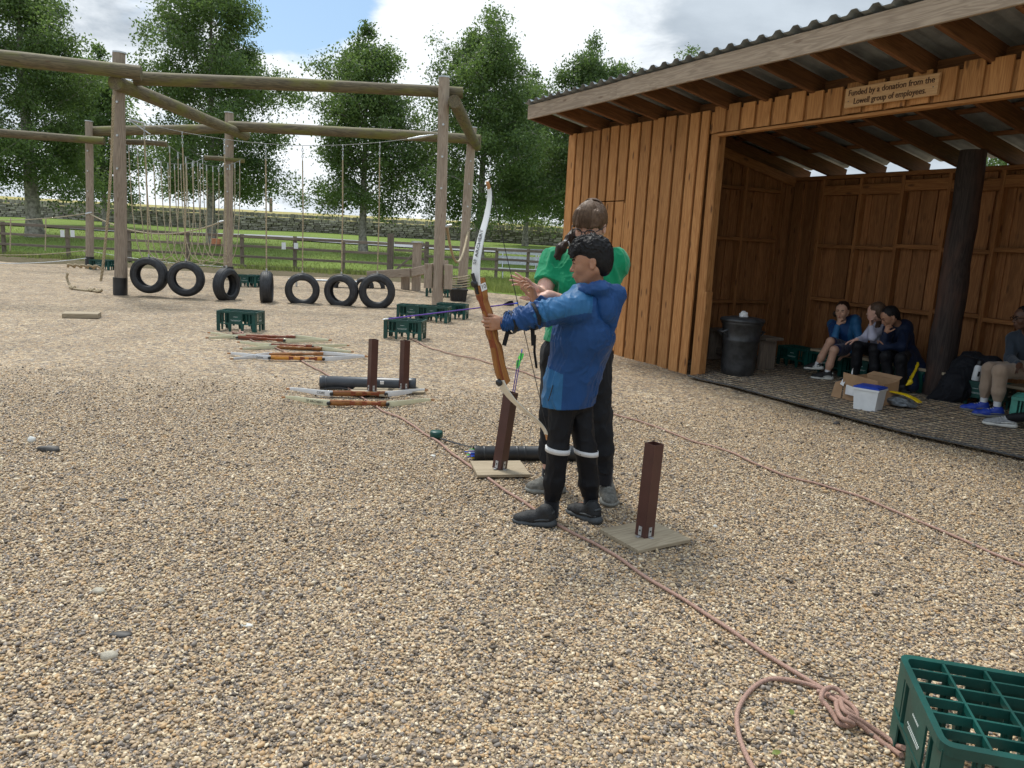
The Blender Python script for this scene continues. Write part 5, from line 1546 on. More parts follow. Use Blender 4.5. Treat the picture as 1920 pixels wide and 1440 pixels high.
def make_bow(half, root, limb, limb_lo, riser, limbw=0.044, text=None, textmat='print_black'):
    """bow in its own frame: Z along the bow, +X towards the string, Y across the limb"""
    def sec(m_, zs, wf, tf, xo=0.0):
        n = 8; vs_ = []; fs = []
        for z in zs:
            x = bow_x(z, half) + xo; w_ = wf(z) / 2; t_ = tf(z) / 2
            d = 0.004; dx = (bow_x(z + d, half) - bow_x(z - d, half)) / (2 * d); nn = Vector((1, 0, -dx)).normalized()
            c = V(x, 0, z)
            for a, b_ in ((-1, -.7), (-.85, -1), (.85, -1), (1, -.7), (1, .7), (.85, 1), (-.85, 1), (-1, .7)):
                vs_.append(c + V(0, a * w_, 0) + nn * b_ * t_)
        for i in range(len(zs) - 1):
            for j in range(8):
                fs.append((i * 8 + j, i * 8 + (j + 1) % 8, (i + 1) * 8 + (j + 1) % 8, (i + 1) * 8 + j))
        m_.add(vs_, fs, 0, True); m_.add(vs_[:8], [tuple(range(7, -1, -1))]); m_.add(vs_[-8:], [tuple(range(8))])
    rz_ = half * .40
    for sgn, lm in ((1, limb), (-1, limb_lo)):
        zs = [sgn * (half * (.36 + .60 * k / 22)) for k in range(23)]
        if sgn < 0: zs = zs[::-1]
        m_ = MB(); sec(m_, zs, lambda z: limbw * (1.0 - .58 * max(0, (abs(z) / half - .45) / .55) ** 1.3), lambda z: .009 - .004 * abs(z) / half, -0.006)
        lo = m_.build('limb', M[lm], root)
        zs = [sgn * (half * (.955 + .05 * k / 4)) for k in range(5)]
        if sgn < 0: zs = zs[::-1]
        m_ = MB(); sec(m_, zs, lambda z: limbw * .36 - .09 * max(0, abs(z) - half * .97), lambda z: .008, -.006); m_.build('limb_tip', M['limb_wood'], root)
        m_ = MB(); zk = sgn * half * .375; xk = bow_x(zk, half)
        m_.tube([(xk - .012, 0, zk), (xk - .026, 0, zk), (xk - .030, 0, zk)], [.017, .017, .012], 10)
        m_.build('limb_bolt', M['black_plastic'], root)
    m_ = MB()
    zs = [rz_ * (-1 + 2 * k / 40) for k in range(41)]
    def tf(z):
        s = z / rz_
        base = .034 + .020 * abs(s)
        if abs(s) < .25: base = .040 + .012 * math.cos(s / .25 * PI)          # grip
        if .25 < s < .42: base = .046
        if .42 < s < .75: base = .040
        if -.75 < s < -.3: base = .046
        return base * (1 - .25 * max(0, abs(s) - .8) / .2)
    def wf(z):
        s = z / rz_
        if .22 < s < .62: return .026
        if abs(s) < .2: return .036
        return .042
    sec(m_, zs, wf, tf, .016)
    m_.build('riser', M[riser], root)
    m_ = MB()                                              # dark laminate down the back of the riser
    sec(m_, zs, lambda z: wf(z) * 1.04, lambda z: .009, .016 - .017)
    m_.build('laminate', M['riser_dark'], root)
    m_ = MB(); m_.box((bow_x(.3 * rz_, half) + .016, -.0215, rz_ * .27), (.05, .003, .004)); m_.build('arrow_rest', M['black_plastic'], root)
    zt = half * .955; xt = bow_x(zt, half) + .006
    m_ = MB(); m_.tube([(bow_x(half * .99, half) + .002, 0, half * .99), (xt, 0, zt), (xt, 0, zt * .6), (xt, 0, 0), (xt, 0, -zt * .6), (xt, 0, -zt), (bow_x(half * .99, half) + .002, 0, -half * .99)], .0019, 6)
    m_.build('string', M['string'], root)
    m_ = MB(); m_.tube([(xt, 0, -.09), (xt, 0, .09)], .0028, 6); m_.build('serving', M['strap'], root)
    if text:
        for s_, z, side in text:
            me = text_mesh(s_, .030, .0004); me.materials.append(M[textmat])
            sg_ = 1 if z > 0 else -1
            dz_ = .01; dx = (bow_x(z + dz_, half) - bow_x(z - dz_, half)) / (2 * dz_)
            zax = Vector((dx, 0, 1)).normalized()             # text runs along the limb
            nrm = Vector((0, -1, 0)).cross(zax).normalized() * 1
            nrm = Vector((-zax.z, 0, zax.x))                  # outwards, away from the string
            yax = nrm.cross(zax)
            mm = Matrix((zax, yax, nrm)).transposed().to_4x4(); mm.translation = V(bow_x(z, half) - .006, 0, z) + nrm * .0052
            link('lettering', me, root, M4=mm)
# the bow in the boy's hand: axis and string plane
BT = V(-0.85, -0.52, 0).normalized()                       # towards the target
grip = D(914, 612, 3.62)
lean = R(18.5)
bz = (V(0, 0, 1) * math.cos(lean) + BT * math.sin(lean)).normalized()
BF = Matrix.Rotation(R(12), 3, 'Z') @ BT                   # the bow is held slightly twisted
bxx = (-BF + bz * BF.dot(bz)).normalized()
byy = bz.cross(bxx)
hb = empty('recurve_bow', grip, 0, 'wooden recurve bow with white upper limb held up by the boy', 'bow')
hb.matrix_world = Matrix((bxx, byy, bz)).transposed().to_4x4()
hb.matrix_world.translation = grip
mwb = hb.matrix_world.copy(); mwb.translation = grip - bz * 0.035; hb.matrix_world = mwb
make_bow(0.665, hb, 'limb_white', 'limb_tan', 'riser', limbw=.054, text=(('SF ARCHERY', .40, 0),))
me = text_mesh('10', .030, .0004); me.materials.append(M['print_black'])
st_ = MB(); st_.box((bow_x(.23, .675) + .016, -.0225, .225), (.034, .001, .034)); st_.build('sticker', M['paper'], hb)
mm = Matrix((V(1, 0, 0), V(0, 0, 1), V(0, -1, 0))).transposed().to_4x4(); mm.translation = V(bow_x(.23, .675) + .016, -.0232, .225)
link('lettering', me, hb, M4=mm)
m_ = MB(); m_.box((bow_x(.25, .675) - .018, -.005, .25), (.012, .012, .10)); m_.build('sight_block', M['black_plastic'], hb)
nock_l = V(bow_x(.635, .665) + .006, 0, 0.075)
nockp = mwb @ nock_l
tipp = nockp + (BT * 0.70 + V(0, 0, -0.075))
arrow('arrow', tipp, nockp, 'purple arrow nocked on the string of the held bow', nock='blue_nock', vane='strap')

def ground_bow(pxa, pxb, string_far, riser, limb, label, lw=.052, text=None, z_=0.03, bend=None):
    a = G(*pxa); b_ = G(*pxb); half = (b_ - a).length / 2 * 0.995
    zax = (b_ - a).normalized(); mid = (a + b_) / 2
    yax = V(0, 0, 1)
    xax = yax.cross(zax)
    if (xax.y < 0) == bool(string_far):
        yax = -yax; xax = -xax
    mid = mid - xax * (0.19 * half / .69) + V(0, 0, z_ + max(0, undul(mid.x, mid.y)))
    r_ = empty('recurve_bow', mid, 0, label, 'bow', 'recurve bows laid out on the gravel in pairs')
    mm = Matrix((xax, yax, zax)).transposed().to_4x4(); mm.translation = mid; r_.matrix_world = mm
    make_bow(half, r_, limb, limb, riser, lw, text)
    return r_
ground_bow((527, 752), (815, 757), True, 'riser', 'limb_cream', 'nearest bow on the ground, cream limbs and orange-brown riser', text=(('SF ARCHERY', -.36, 0),))
ground_bow((536, 736), (803, 738), True, 'riser', 'limb_white', 'bow with white limbs lying just in front of the pair of brown tubes', text=(('CORE', -.33, 0),))
ground_bow((425, 669), (690, 675), True, 'riser_gold', 'limb_white', 'bow with golden yellow riser and white limbs, string away from the camera', text=(('Optima', -.40, 0), ))
ground_bow((430, 678), (686, 672), False, 'riser', 'limb_white', 'bow with white limbs curving away, paired with the golden riser', text=(('Optima', .40, 0),))
ground_bow((450, 658), (664, 664), False, 'riser', 'limb_cream', 'cream-limbed bow with orange riser just behind the golden one')
ground_bow((444, 649), (655, 655), True, 'riser_dark', 'limb_cream', 'cream-limbed bow with dark red riser, third pair from the camera')
ground_bow((387, 629), (620, 644), True, 'riser_dark', 'limb_cream', 'cream-limbed bow with dark riser, nearer of the farthest pair', text=(('SF', -.36, 0),))
ground_bow((386, 638), (622, 642), False, 'riser_dark', 'limb_cream', 'cream-limbed bow with dark riser, farther of the farthest pair')

# ================================================================== ROPES ON THE GROUND
def ground_rope(name, pxs, r, label, mat='rope_pink', sub=8, wob=.012):
    P_ = [G(x, y) for x, y in pxs]
    out = []
    for i in range(len(P_) - 1):                           # Catmull-Rom
        p0 = P_[max(i - 1, 0)]; p1 = P_[i]; p2 = P_[i + 1]; p3 = P_[min(i + 2, len(P_) - 1)]
        n_ = max(3, int((p2 - p1).length / .06))
        for k in range(n_):
            t = k / n_
            q = 0.5 * ((2 * p1) + (-p0 + p2) * t + (2 * p0 - 5 * p1 + 4 * p2 - p3) * t * t + (-p0 + 3 * p1 - 3 * p2 + p3) * t ** 3)
            out.append(q)
    out.append(P_[-1])
    res = []
    for i, q in enumerate(out):
        dx = wob * mnoise.noise(Vector((i * .11, 3, len(pxs)))); dy = wob * mnoise.noise(Vector((i * .13, 8, len(pxs))))
        res.append(V(q.x + dx, q.y + dy, undul(q.x + dx, q.y + dy) + r * 1.25 + .004))
    root = empty(name, res[0], 0, label, 'rope')
    m_ = MB(); m_.tube([q - res[0] for q in res], r, 8); m_.build('rope', M[mat], root)
    return root, res
KN = G(1562, 1310)
shoot, _r = ground_rope('shooting_line_rope', [(1546, 1300), (1500, 1274), (1400, 1212), (1300, 1147), (1200, 1085), (1125, 1034), (1045, 988), (985, 945), (920, 905), (860, 862), (800, 820), (755, 790), (722, 776), (706, 764), (690, 752), (662, 735), (632, 717), (604, 700), (575, 684), (545, 667), (505, 652), (470, 640), (447, 627)], .0078,
                       'faded pink climbing rope running across the gravel as the shooting line')
ground_rope('waiting_line_rope', [(770, 636), (800, 650), (840, 665), (890, 676), (930, 686), (985, 700), (1040, 722), (1100, 752), (1150, 776), (1200, 792), (1240, 804), (1320, 833), (1400, 866), (1480, 897), (1540, 917), (1600, 936), (1680, 966), (1760, 995), (1840, 1027), (1925, 1064), (2000, 1095)], .0075,
            'second faded rope running along the gravel in front of the shelter')
# loop and knot by the near crate
def kpt(px, py, z): p = G(px, py, z); return p
loop = [(1552, 1303), (1520, 1294), (1470, 1284), (1436, 1282), (1408, 1292), (1389, 1315), (1382, 1348), (1388, 1386), (1400, 1420), (1412, 1450), (1430, 1490)]
tail_, _ = ground_rope('rope_tail', loop, .0078, 'loose loop of the pink rope running out at the bottom of the photo')
kb = KN
kn = empty('rope_knot', kb, 0, 'figure-eight knot in the pink rope beside the near crate', 'knot')
def krope(pp, nm, r=.0080):
    pts = [kpt(*p) - kb for p in pp]
    out = []
    for i in range(len(pts) - 1):
        p0 = pts[max(i - 1, 0)]; p1 = pts[i]; p2 = pts[i + 1]; p3 = pts[min(i + 2, len(pts) - 1)]
        for k in range(7):
            t = k / 7; out.append(0.5 * ((2 * p1) + (-p0 + p2) * t + (2 * p0 - 5 * p1 + 4 * p2 - p3) * t * t + (-p0 + 3 * p1 - 3 * p2 + p3) * t ** 3))
    out.append(pts[-1])
    m_ = MB(); m_.tube(out, r, 10); return m_.build(nm, M['rope_pink'], kn)
krope([(1532, 1296, .012), (1556, 1303, .018), (1580, 1312, .028), (1600, 1326, .034), (1607, 1342, .030), (1598, 1354, .022)], 'strand')
krope([(1546, 1303, .014), (1568, 1314, .030), (1590, 1330, .040), (1606, 1344, .026)], 'strand')
krope([(1546, 1322, .016), (1540, 1308, .030), (1545, 1294, .042), (1560, 1289, .046), (1575, 1296, .040), (1590, 1312, .030)], 'strand')
krope([(1546, 1318, .030), (1556, 1330, .026), (1566, 1345, .018), (1573, 1356, .018), (1590, 1361, .020), (1604, 1356, .028)], 'strand')
krope([(1568, 1318, .034), (1570, 1332, .044), (1578, 1346, .046), (1590, 1352, .044), (1600, 1358, .034)], 'strand')
krope([(1576, 1312, .036), (1580, 1328, .050), (1590, 1338, .052), (1612, 1350, .040), (1640, 1368, .022), (1664, 1384, .014), (1682, 1398, .018), (1694, 1402, .05)], 'strand')
krope([(1588, 1344, .046), (1610, 1356, .032), (1634, 1376, .014), (1654, 1392, .012), (1672, 1404, .012), (1690, 1416, .03)], 'strand')
k2 = empty('rope_knot', G(446, 628), 0, 'small knot in the pink rope by the lone green crate', 'knot')
krope_ = MB(); krope_.tube([(.07 * math.cos(a), .05 * math.sin(a), .025 + .015 * math.sin(2 * a)) for a in np.linspace(0, 6.28, 12)[:-1]], .012, 6, closed=True)
krope_.tube([(.03, 0, .02), (.02, .08, .02), (-.03, .15, .04)], .010, 6)
krope_.build('strand', M['rope_pink'], k2)

# ================================================================== BIN AND THINGS IN THE SHELTER
bp = (G(1350, 706) + G(1397, 712)) / 2 + V(0.10, 0.18, 0)
bin_ = empty('dustbin', (bp.x, bp.y, .02), R(20), 'black plastic dustbin standing at the opening of the shelter with white rubbish on its lid', 'bin')
m_ = MB(); Hb = .64; Rb = .215
m_.lathe([(.001, .0), (Rb * .80, 0), (Rb * .86, .02), (Rb * .92, .10), (Rb * .97, Hb * .62), (Rb * 1.015, Hb * .635), (Rb * 1.015, Hb * .67), (Rb * 1.0, Hb * .68), (Rb * 1.06, Hb * .93), (Rb * 1.11, Hb * .94), (Rb * 1.13, Hb * .97), (Rb * 1.10, Hb)], n=36)
m_.build('body', M['bin_plastic'], bin_)
m_ = MB(); m_.lathe([(Rb * 1.10, Hb - .005), (Rb * 1.18, Hb - .01), (Rb * 1.20, Hb + .012), (Rb * 1.14, Hb + .028), (Rb * .7, Hb + .045), (.001, Hb + .05)], n=36); m_.build('lid', M['bin_plastic'], bin_)
for a_ in (R(178), R(-2)):
    m_ = MB(); rot = Matrix.Rotation(a_, 3, 'Z')
    pts = [rot @ V(Rb * 1.05, -.05, Hb * .83), rot @ V(Rb * 1.32, -.05, Hb * .80), rot @ V(Rb * 1.32, .05, Hb * .80), rot @ V(Rb * 1.05, .05, Hb * .83)]
    m_.tube(pts, .013, 6); m_.tube([rot @ V(Rb * 1.02, -.055, Hb * .72), rot @ V(Rb * 1.28, -.05, Hb * .79)], .010, 6); m_.tube([rot @ V(Rb * 1.02, .055, Hb * .72), rot @ V(Rb * 1.28, .05, Hb * .79)], .010, 6)
    m_.build('handle', M['bin_plastic'], bin_)
def crumple(name, loc, size, mat, seed, label=None, cat=None, parent=None, n=26):
    rs_ = random.Random(seed)
    import bmesh
    bm = bmesh.new(); bmesh.ops.create_icosphere(bm, subdivisions=3, radius=1)
    for v in bm.verts:
        k = 1 + .38 * mnoise.noise(v.co * 2.1 + Vector((seed, 0, 0))) + .22 * abs(mnoise.noise(v.co * 5 + Vector((0, seed, 0))))
        v.co = Vector((v.co.x * size[0] * k, v.co.y * size[1] * k, max(v.co.z * size[2] * k, -size[2] * .55)))
    me = bpy.data.meshes.new(name); bm.to_mesh(me); bm.free()
    o_ = link(name, me, parent, M[mat], loc)
    return tag(o_, label, cat)
crumple('rubbish', (bp.x + .0, bp.y - .02, Hb + .085), (.045, .035, .045), 'paper', 4, 'crumpled white rubbish on top of the dustbin lid', 'rubbish')
# low dark bench at the left end of the bay
ben = empty('low_bench', SW(-0.55, 1.1, 0.02), SROT, 'dark wooden bench behind the dustbin', 'bench')
plank('seat', (-.45, 0, .40), (.62, 0, .40), .30, .035, M['fence'], ben)
for x in (-.38, .52): plank('leg', (x, 0, 0), (x, 0, .38), .26, .045, M['fence'], ben, up=(1, 0, 0))
plank('stretcher', (-.36, 0, .12), (.5, 0, .12), .03, .09, M['fence'], ben)

cb_ = empty('cardboard_box', G(1606, 752, .02), 0, 'torn open cardboard box with papers sticking out behind the white tub', 'box')
def cpt(px, py, w): return Vector(onplane(px, py, w))
def card_pane(pts, name='panel', t=.006, mat='card'):
    """thin card panel from shed-plane points, given real thickness"""
    P_ = [SW(*p) - cb_.location for p in pts]
    n_ = (P_[1] - P_[0]).cross(P_[2] - P_[0]).normalized() * t
    k = len(P_); m_ = MB()
    m_.add([p for p in P_] + [p + n_ for p in P_], [tuple(range(k)), tuple(range(2 * k - 1, k - 1, -1))] + [(i, k + i, k + (i + 1) % k, (i + 1) % k) for i in range(k)])
    m_.build(name, M[mat], cb_)
bw, bd, bh = .37, .30, .25
o3 = onplane(1578, 762, .55); bx0 = o3.x; by0 = .55
c00 = V(bx0, by0, .02); c10 = V(bx0 + bw, by0 + .02, .02); c11 = V(bx0 + bw + .02, by0 + bd, .02); c01 = V(bx0 + .02, by0 + bd, .02); zz_ = V(0, 0, bh)
card_pane([c00, c10, c10 + zz_ * .62, c00 + zz_ * .72]); card_pane([c10, c11, c11 + zz_, c10 + zz_ * .8]); card_pane([c11, c01, c01 + zz_, c11 + zz_]); card_pane([c01, c00, c00 + zz_ * .95, c01 + zz_])
card_pane([c00 + V(0, -.02, .155), c10 + V(.03, -.03, .15), c10 + V(.03, -.05, .26), c00 + V(0, -.035, .28)], 'flap')
card_pane([c00 + V(-.01, -.01, .20), c00 + V(-.01, -.02, .0), c00 + V(-.11, -.05, .0), c00 + V(-.09, -.03, .16)], 'flap')
card_pane([c01 + zz_, c11 + zz_, c11 + zz_ + V(-.01, .06, .03), c01 + zz_ + V(.02, .07, .03)], 'flap')
card_pane([c00 + V(.04, -.025, .16), c00 + V(.22, -.03, .14), c00 + V(.22, -.03, .06), c00 + V(.04, -.025, .06)], 'paper_sheet', .002, 'paper')
card_pane([c00 + V(.02, .04, .2), c00 + V(.07, .02, .2), c00 + V(.06, .02, .33), c00 + V(.03, .05, .31)], 'paper_sheet', .002, 'paper')
card_pane([c00 + V(-.03, -.03, .15), c00 + V(.02, -.04, .14), c00 + V(.03, -.02, .22), c00 + V(-.02, .0, .22)], 'paper_sheet', .002, 'paper')
# white tub with blue lid
tb = empty('plastic_tub', SW(onplane(1616, 770, .28).x, .36, .02), SROT + R(18), 'white plastic tub with a blue lid standing in front of the cardboard box', 'tub')
m_ = MB(); m_.box((0, 0, .0975), (.20, .20, .195), taper=1.14); m_.build('body', M['white_plastic'], tb)
m_ = MB(); m_.box((0, 0, .202), (.246, .246, .018)); m_.build('rim', M['white_plastic'], tb)
m_ = MB(); m_.box((0, 0, .219), (.238, .238, .014)); m_.box((0, 0, .229), (.19, .19, .006)); m_.build('lid', M['blue_lid'], tb)
# yellow handled plastic bag
yb = G(1682, 762, .02)
bag = empty('plastic_bag', yb, SROT, 'grey plastic bag with a bent yellow strip lying beside the white tub', 'bag')
crumple('bag_film', (0, 0, .05), (.17, .10, .055), 'grey_film', 9, parent=bag)
m_ = MB()
pts = [V(-.24, -.06, .06), V(-.17, -.055, .115), V(-.05, -.05, .145), V(.10, -.05, .145), (.20, -.05, .125), V(.27, -.055, .10)]
for a, b_ in zip(pts, pts[1:]): m_.beam(a, b_, .05, .012)
m_.build('yellow_strip', M['yellow'], bag)
# dark coats and bag heaped against the pole
cp = G(1775, 742, .02)

# white bottle on the crate
bo = empty('water_bottle', SW(onplane(1828, 702, 1.70).x, 1.72, .28), 0, 'white water bottle with a black top standing on the crate by the pole', 'bottle')
bo.rotation_euler = (0, R(6), 0)
m_ = MB(); m_.lathe([(.001, 0), (.034, 0), (.038, .006), (.038, .135), (.034, .15), (.024, .16), (.022, .165)], n=20); m_.build('body', M['white_plastic'], bo)
m_ = MB(); m_.lathe([(.026, .16), (.027, .2), (.020, .215), (.001, .216)], n=16); m_.build('cap', M['black_plastic'], bo)
m_ = MB(); m_.box((-.005, -.0385, .075), (.022, .001, .05)); m_.build('print', M['print_black'], bo)

# ================================================================== SMALL THINGS LYING ON THE GRAVEL
def lump(px, py, size, mat, seed, name, label, cat='stone', sub=2, flat=.6):
    import bmesh
    p = G(px, py)
    bm = bmesh.new(); bmesh.ops.create_icosphere(bm, subdivisions=sub, radius=1)
    for v in bm.verts:
        k = 1 + .35 * mnoise.noise(v.co * 1.3 + Vector((seed, 1, 0)))
        v.co = Vector((v.co.x * size[0] * k, v.co.y * size[1] * k, v.co.z * size[2] * k))
    me = bpy.data.meshes.new(name); bm.to_mesh(me); bm.free()
    for pl_ in me.polygons: pl_.use_smooth = sub > 1
    tag(link(name, me, None, M[mat], (p.x, p.y, undul(p.x, p.y) + size[2] * .55)), label, cat)
lump(204, 1224, (.030, .020, .017), 'stone_pale', 1, 'stone', 'large buff stone low at the left below the black scrap')
lump(185, 1108, (.028, .018, .013), 'stone_pale', 2, 'stone', 'flat buff stone at the left above the black scrap')
lump(637, 1105, (.016, .016, .012), 'stone_pale', 3, 'stone', 'round pinkish stone on the gravel left of centre')
lump(60, 831, (.026, .022, .022), 'stone_white', 4, 'stone', 'round white stone at the far left of the gravel')
lump(463, 1164, (.026, .014, .006), 'stone_white', 5, 'stone', 'flat white chip of stone left of centre')
lump(92, 846, (.075, .035, .022), 'slate', 6, 'slate_piece', 'dark flat scrap lying beside the white stone', 'scrap')
lump(226, 1184, (.042, .018, .008), 'slate', 7, 'rubber_scrap', 'thin black scrap lying at the lower left', 'scrap')
lump(230, 940, (.030, .014, .010), 'slate', 8, 'rubber_scrap', 'small black curl of scrap at the left, midway down the gravel', 'scrap')
lump(1568, 797, (.03, .02, .022), 'slate', 12, 'rubber_scrap', 'small dark scrap on the gravel in front of the ground mesh', 'scrap')
lump(1340, 990, (.012, .010, .010), 'stone_white', 13, 'stone', 'small white stone right of the nearest brown tube')
lump(812, 895 - 40, (.02, .014, .008), 'stone_white', 14, 'stone', 'white chip of stone by the rope left of the leaning tube')
lump(1432, 1320, (.01, .008, .008), 'slate', 15, 'stone', 'dark pebble inside the rope loop')
for px, py, ang, lab in ((1455, 1417, 20, 'yellow-green leaf lying at the bottom edge right of the rope loop'), (1483, 1342, 70, 'dark green leaf lying inside the rope loop')):
    p = G(px, py); rot = Matrix.Rotation(R(ang), 3, 'Z') @ Matrix.Rotation(R(14), 3, 'X')
    m_ = MB(); L_ = .017
    pts = [(-L_, 0, 0), (-L_ * .3, L_ * .55, .003), (L_ * .5, L_ * .4, .003), (L_, 0, .001), (L_ * .5, -L_ * .4, .003), (-L_ * .3, -L_ * .55, .003)]
    vs_ = [rot @ Vector(q) for q in pts] + [rot @ (Vector(q) + V(0, 0, -.0012)) for q in pts]
    m_.add(vs_, [tuple(range(6)), tuple(range(11, 5, -1))] + [(i, i + 6, (i + 1) % 6 + 6, (i + 1) % 6) for i in range(6)])
    tag(m_.build('fallen_leaf', M['leaf_scrap'], None, loc=(p.x, p.y, undul(p.x, p.y) + .016)), lab, 'leaf')
tw = [((1500, 1262), (1600, 1284), 'thin twig between the knot and the rope'), ((1404, 1395), (1462, 1382), 'twig crossing inside the rope loop'), ((1355, 1410), (1400, 1390), 'twig lying under the rope loop at the bottom')]
for a, b_, lab in tw:
    A = G(*a); B = G(*b_)
    pts = [A.lerp(B, k / 5) + V(0, 0, undul(*A.lerp(B, k / 5).xy) + .014 + .004 * math.sin(k * 2)) + V(0, .006 * math.sin(k * 1.7), 0) for k in range(6)]
    m_ = MB(); m_.tube([p - A for p in pts], [.0022] * 5 + [.0008], 5)
    tag(m_.build('twig', M['twig'], None, loc=A), lab, 'twig')
# ================================================================== SOLID MODELLING BY DISTANCE FIELD (for people, cloth and hair)
class Field:
    def __init__(s, lo, hi, h):
        s.lo = np.array(lo, float); s.h = h
        s.n = np.ceil((np.array(hi, float) - s.lo) / h).astype(int) + 1
        s.f = np.full(tuple(s.n), 9.0, np.float32)
    def _sl(s, lo, hi, pad):
        a = np.clip(np.floor((np.array(lo) - pad - s.lo) / s.h).astype(int), 0, s.n)
        b = np.clip(np.ceil((np.array(hi) + pad - s.lo) / s.h).astype(int) + 1, 0, s.n)
        if (b - a <= 0).any(): return None
        g = [(s.lo[i] + np.arange(a[i], b[i]) * s.h).astype(np.float32) for i in range(3)]
        return (slice(a[0], b[0]), slice(a[1], b[1]), slice(a[2], b[2])), g[0][:, None, None], g[1][None, :, None], g[2][None, None, :]
    def op(s, lo, hi, fn, k=.02, sub=False):
        pad = k + 2.5 * s.h
        r = s._sl(lo, hi, pad)
        if r is None: return
        sl, X, Y, Z = r
        d = fn(X, Y, Z).astype(np.float32); f = s.f[sl]
        k = max(k, 1e-4)
        if not sub:
            hh = np.clip(.5 + .5 * (f - d) / k, 0, 1)
            s.f[sl] = f * (1 - hh) + d * hh - k * hh * (1 - hh)
        else:
            hh = np.clip(.5 - .5 * (f + d) / k, 0, 1)
            s.f[sl] = f * (1 - hh) - d * hh + k * hh * (1 - hh)
    def cone(s, a, b, ra, rb, k=.02, flat=None, sub=False):
        """tapered limb; flat=(axis, factor) squashes the section along an axis"""
        a = np.array(a, float); b = np.array(b, float)
        ba = b - a; L2 = max(float(ba @ ba), 1e-9); R_ = max(ra, rb)
        if flat is not None:
            fa = np.array(flat[0], float); fa /= np.linalg.norm(fa); fs = flat[1]
        def fn(X, Y, Z):
            px, py, pz = X - a[0], Y - a[1], Z - a[2]
            t = np.clip((px * ba[0] + py * ba[1] + pz * ba[2]) / L2, 0, 1)
            vx, vy, vz = px - t * ba[0], py - t * ba[1], pz - t * ba[2]
            q = vx * vx + vy * vy + vz * vz
            r = ra + (rb - ra) * t
            if flat is not None:
                c = vx * fa[0] + vy * fa[1] + vz * fa[2]
                q = q + c * c * (1 / fs ** 2 - 1)
                l = np.sqrt(np.maximum(q, 0)); return (l - r) * (fs if fs < 1 else 1)
            return np.sqrt(np.maximum(q, 0)) - r
        m = R_ * (max(1.0, flat[1]) if flat is not None else 1.0)
        s.op(np.minimum(a, b) - m, np.maximum(a, b) + m, fn, k, sub)
    def ell(s, c, r, rot=None, k=.02, sub=False):
        c = np.array(c, float); r = np.array(r, float); Rm = np.eye(3) if rot is None else np.array(rot, float)
        m = float(r.max())
        def fn(X, Y, Z):
            px, py, pz = X - c[0], Y - c[1], Z - c[2]
            q = [(px * Rm[0, i] + py * Rm[1, i] + pz * Rm[2, i]) for i in range(3)]
            k0 = np.sqrt((q[0] / r[0]) ** 2 + (q[1] / r[1]) ** 2 + (q[2] / r[2]) ** 2)
            k1 = np.sqrt((q[0] / r[0] ** 2) ** 2 + (q[1] / r[1] ** 2) ** 2 + (q[2] / r[2] ** 2) ** 2) + 1e-9
            return np.where(k0 < 1e-3, -float(r.min()), k0 * (k0 - 1) / k1)
        s.op(c - m, c + m, fn, k, sub)
    def cut(s, p, n, k=.004, lo=None, hi=None):
        """remove everything on the side n points to"""
        p = np.array(p, float); n = np.array(n, float); n /= np.linalg.norm(n)
        if lo is None: lo = s.lo; hi = s.lo + (s.n - 1) * s.h
        r = s._sl(lo, hi, 0)
        if r is None: return
        sl, X, Y, Z = r
        d = (X - p[0]) * n[0] + (Y - p[1]) * n[1] + (Z - p[2]) * n[2]
        s.f[sl] = np.maximum(s.f[sl], d)
    def rough(s, fn, band=.035):
        m = np.nonzero(np.abs(s.f) < band)
        P_ = np.stack([s.lo[i] + m[i] * s.h for i in range(3)], 1)
        s.f[m] += fn(P_).astype(np.float32)
    def mesh(s):
        ins = s.f < 0
        c = np.zeros(tuple(s.n - 1), np.uint8)
        for i in (0, 1):
            for j in (0, 1):
                for k in (0, 1):
                    c += ins[i:s.n[0] - 1 + i, j:s.n[1] - 1 + j, k:s.n[2] - 1 + k]
        act = (c > 0) & (c < 8)
        A = np.nonzero(act); n = len(A[0])
        idx = np.full(act.shape, -1, np.int32); idx[A] = np.arange(n)
        base = np.stack(A, 1)
        acc = np.zeros((n, 3)); cnt = np.zeros(n)
        corners = [(i, j, k) for i in (0, 1) for j in (0, 1) for k in (0, 1)]
        val = {q: s.f[A[0] + q[0], A[1] + q[1], A[2] + q[2]] for q in corners}
        for q in corners:
            for ax in range(3):
                if q[ax] == 0:
                    q2 = list(q); q2[ax] = 1; q2 = tuple(q2)
                    va, vb = val[q], val[q2]; m = (va < 0) != (vb < 0)
                    t = np.where(m, va / np.where(m, va - vb, 1), 0)
                    p = np.tile(np.array(q, float), (n, 1)); p[:, ax] = t
                    acc[m] += p[m]; cnt[m] += 1
        V_ = s.lo + (base + acc / cnt[:, None]) * s.h
        Q = []
        for ax in range(3):
            o1, o2 = [(1, 2), (2, 0), (0, 1)][ax]
            sh = [slice(1, -1)] * 3; sh[ax] = slice(0, None)
            a_ = ins
            sl0 = [slice(1, d - 1) for d in s.n]; sl1 = [slice(1, d - 1) for d in s.n]
            sl0[ax] = slice(0, s.n[ax] - 1); sl1[ax] = slice(1, s.n[ax])
            f0 = ins[tuple(sl0)]; f1 = ins[tuple(sl1)]
            for flip in (False, True):
                E_ = np.nonzero((f0 & ~f1) if not flip else (~f0 & f1))
                if len(E_[0]) == 0: continue
                P_ = [E_[0] + (0 if ax == 0 else 1), E_[1] + (0 if ax == 1 else 1), E_[2] + (0 if ax == 2 else 1)]
                def at(d1, d2):
                    q = [P_[0], P_[1], P_[2]]; q[o1] = q[o1] - d1; q[o2] = q[o2] - d2
                    return idx[q[0], q[1], q[2]]
                quad = np.stack([at(1, 1), at(0, 1), at(0, 0), at(1, 0)], 1)
                if flip: quad = quad[:, ::-1]
                Q.append(quad)
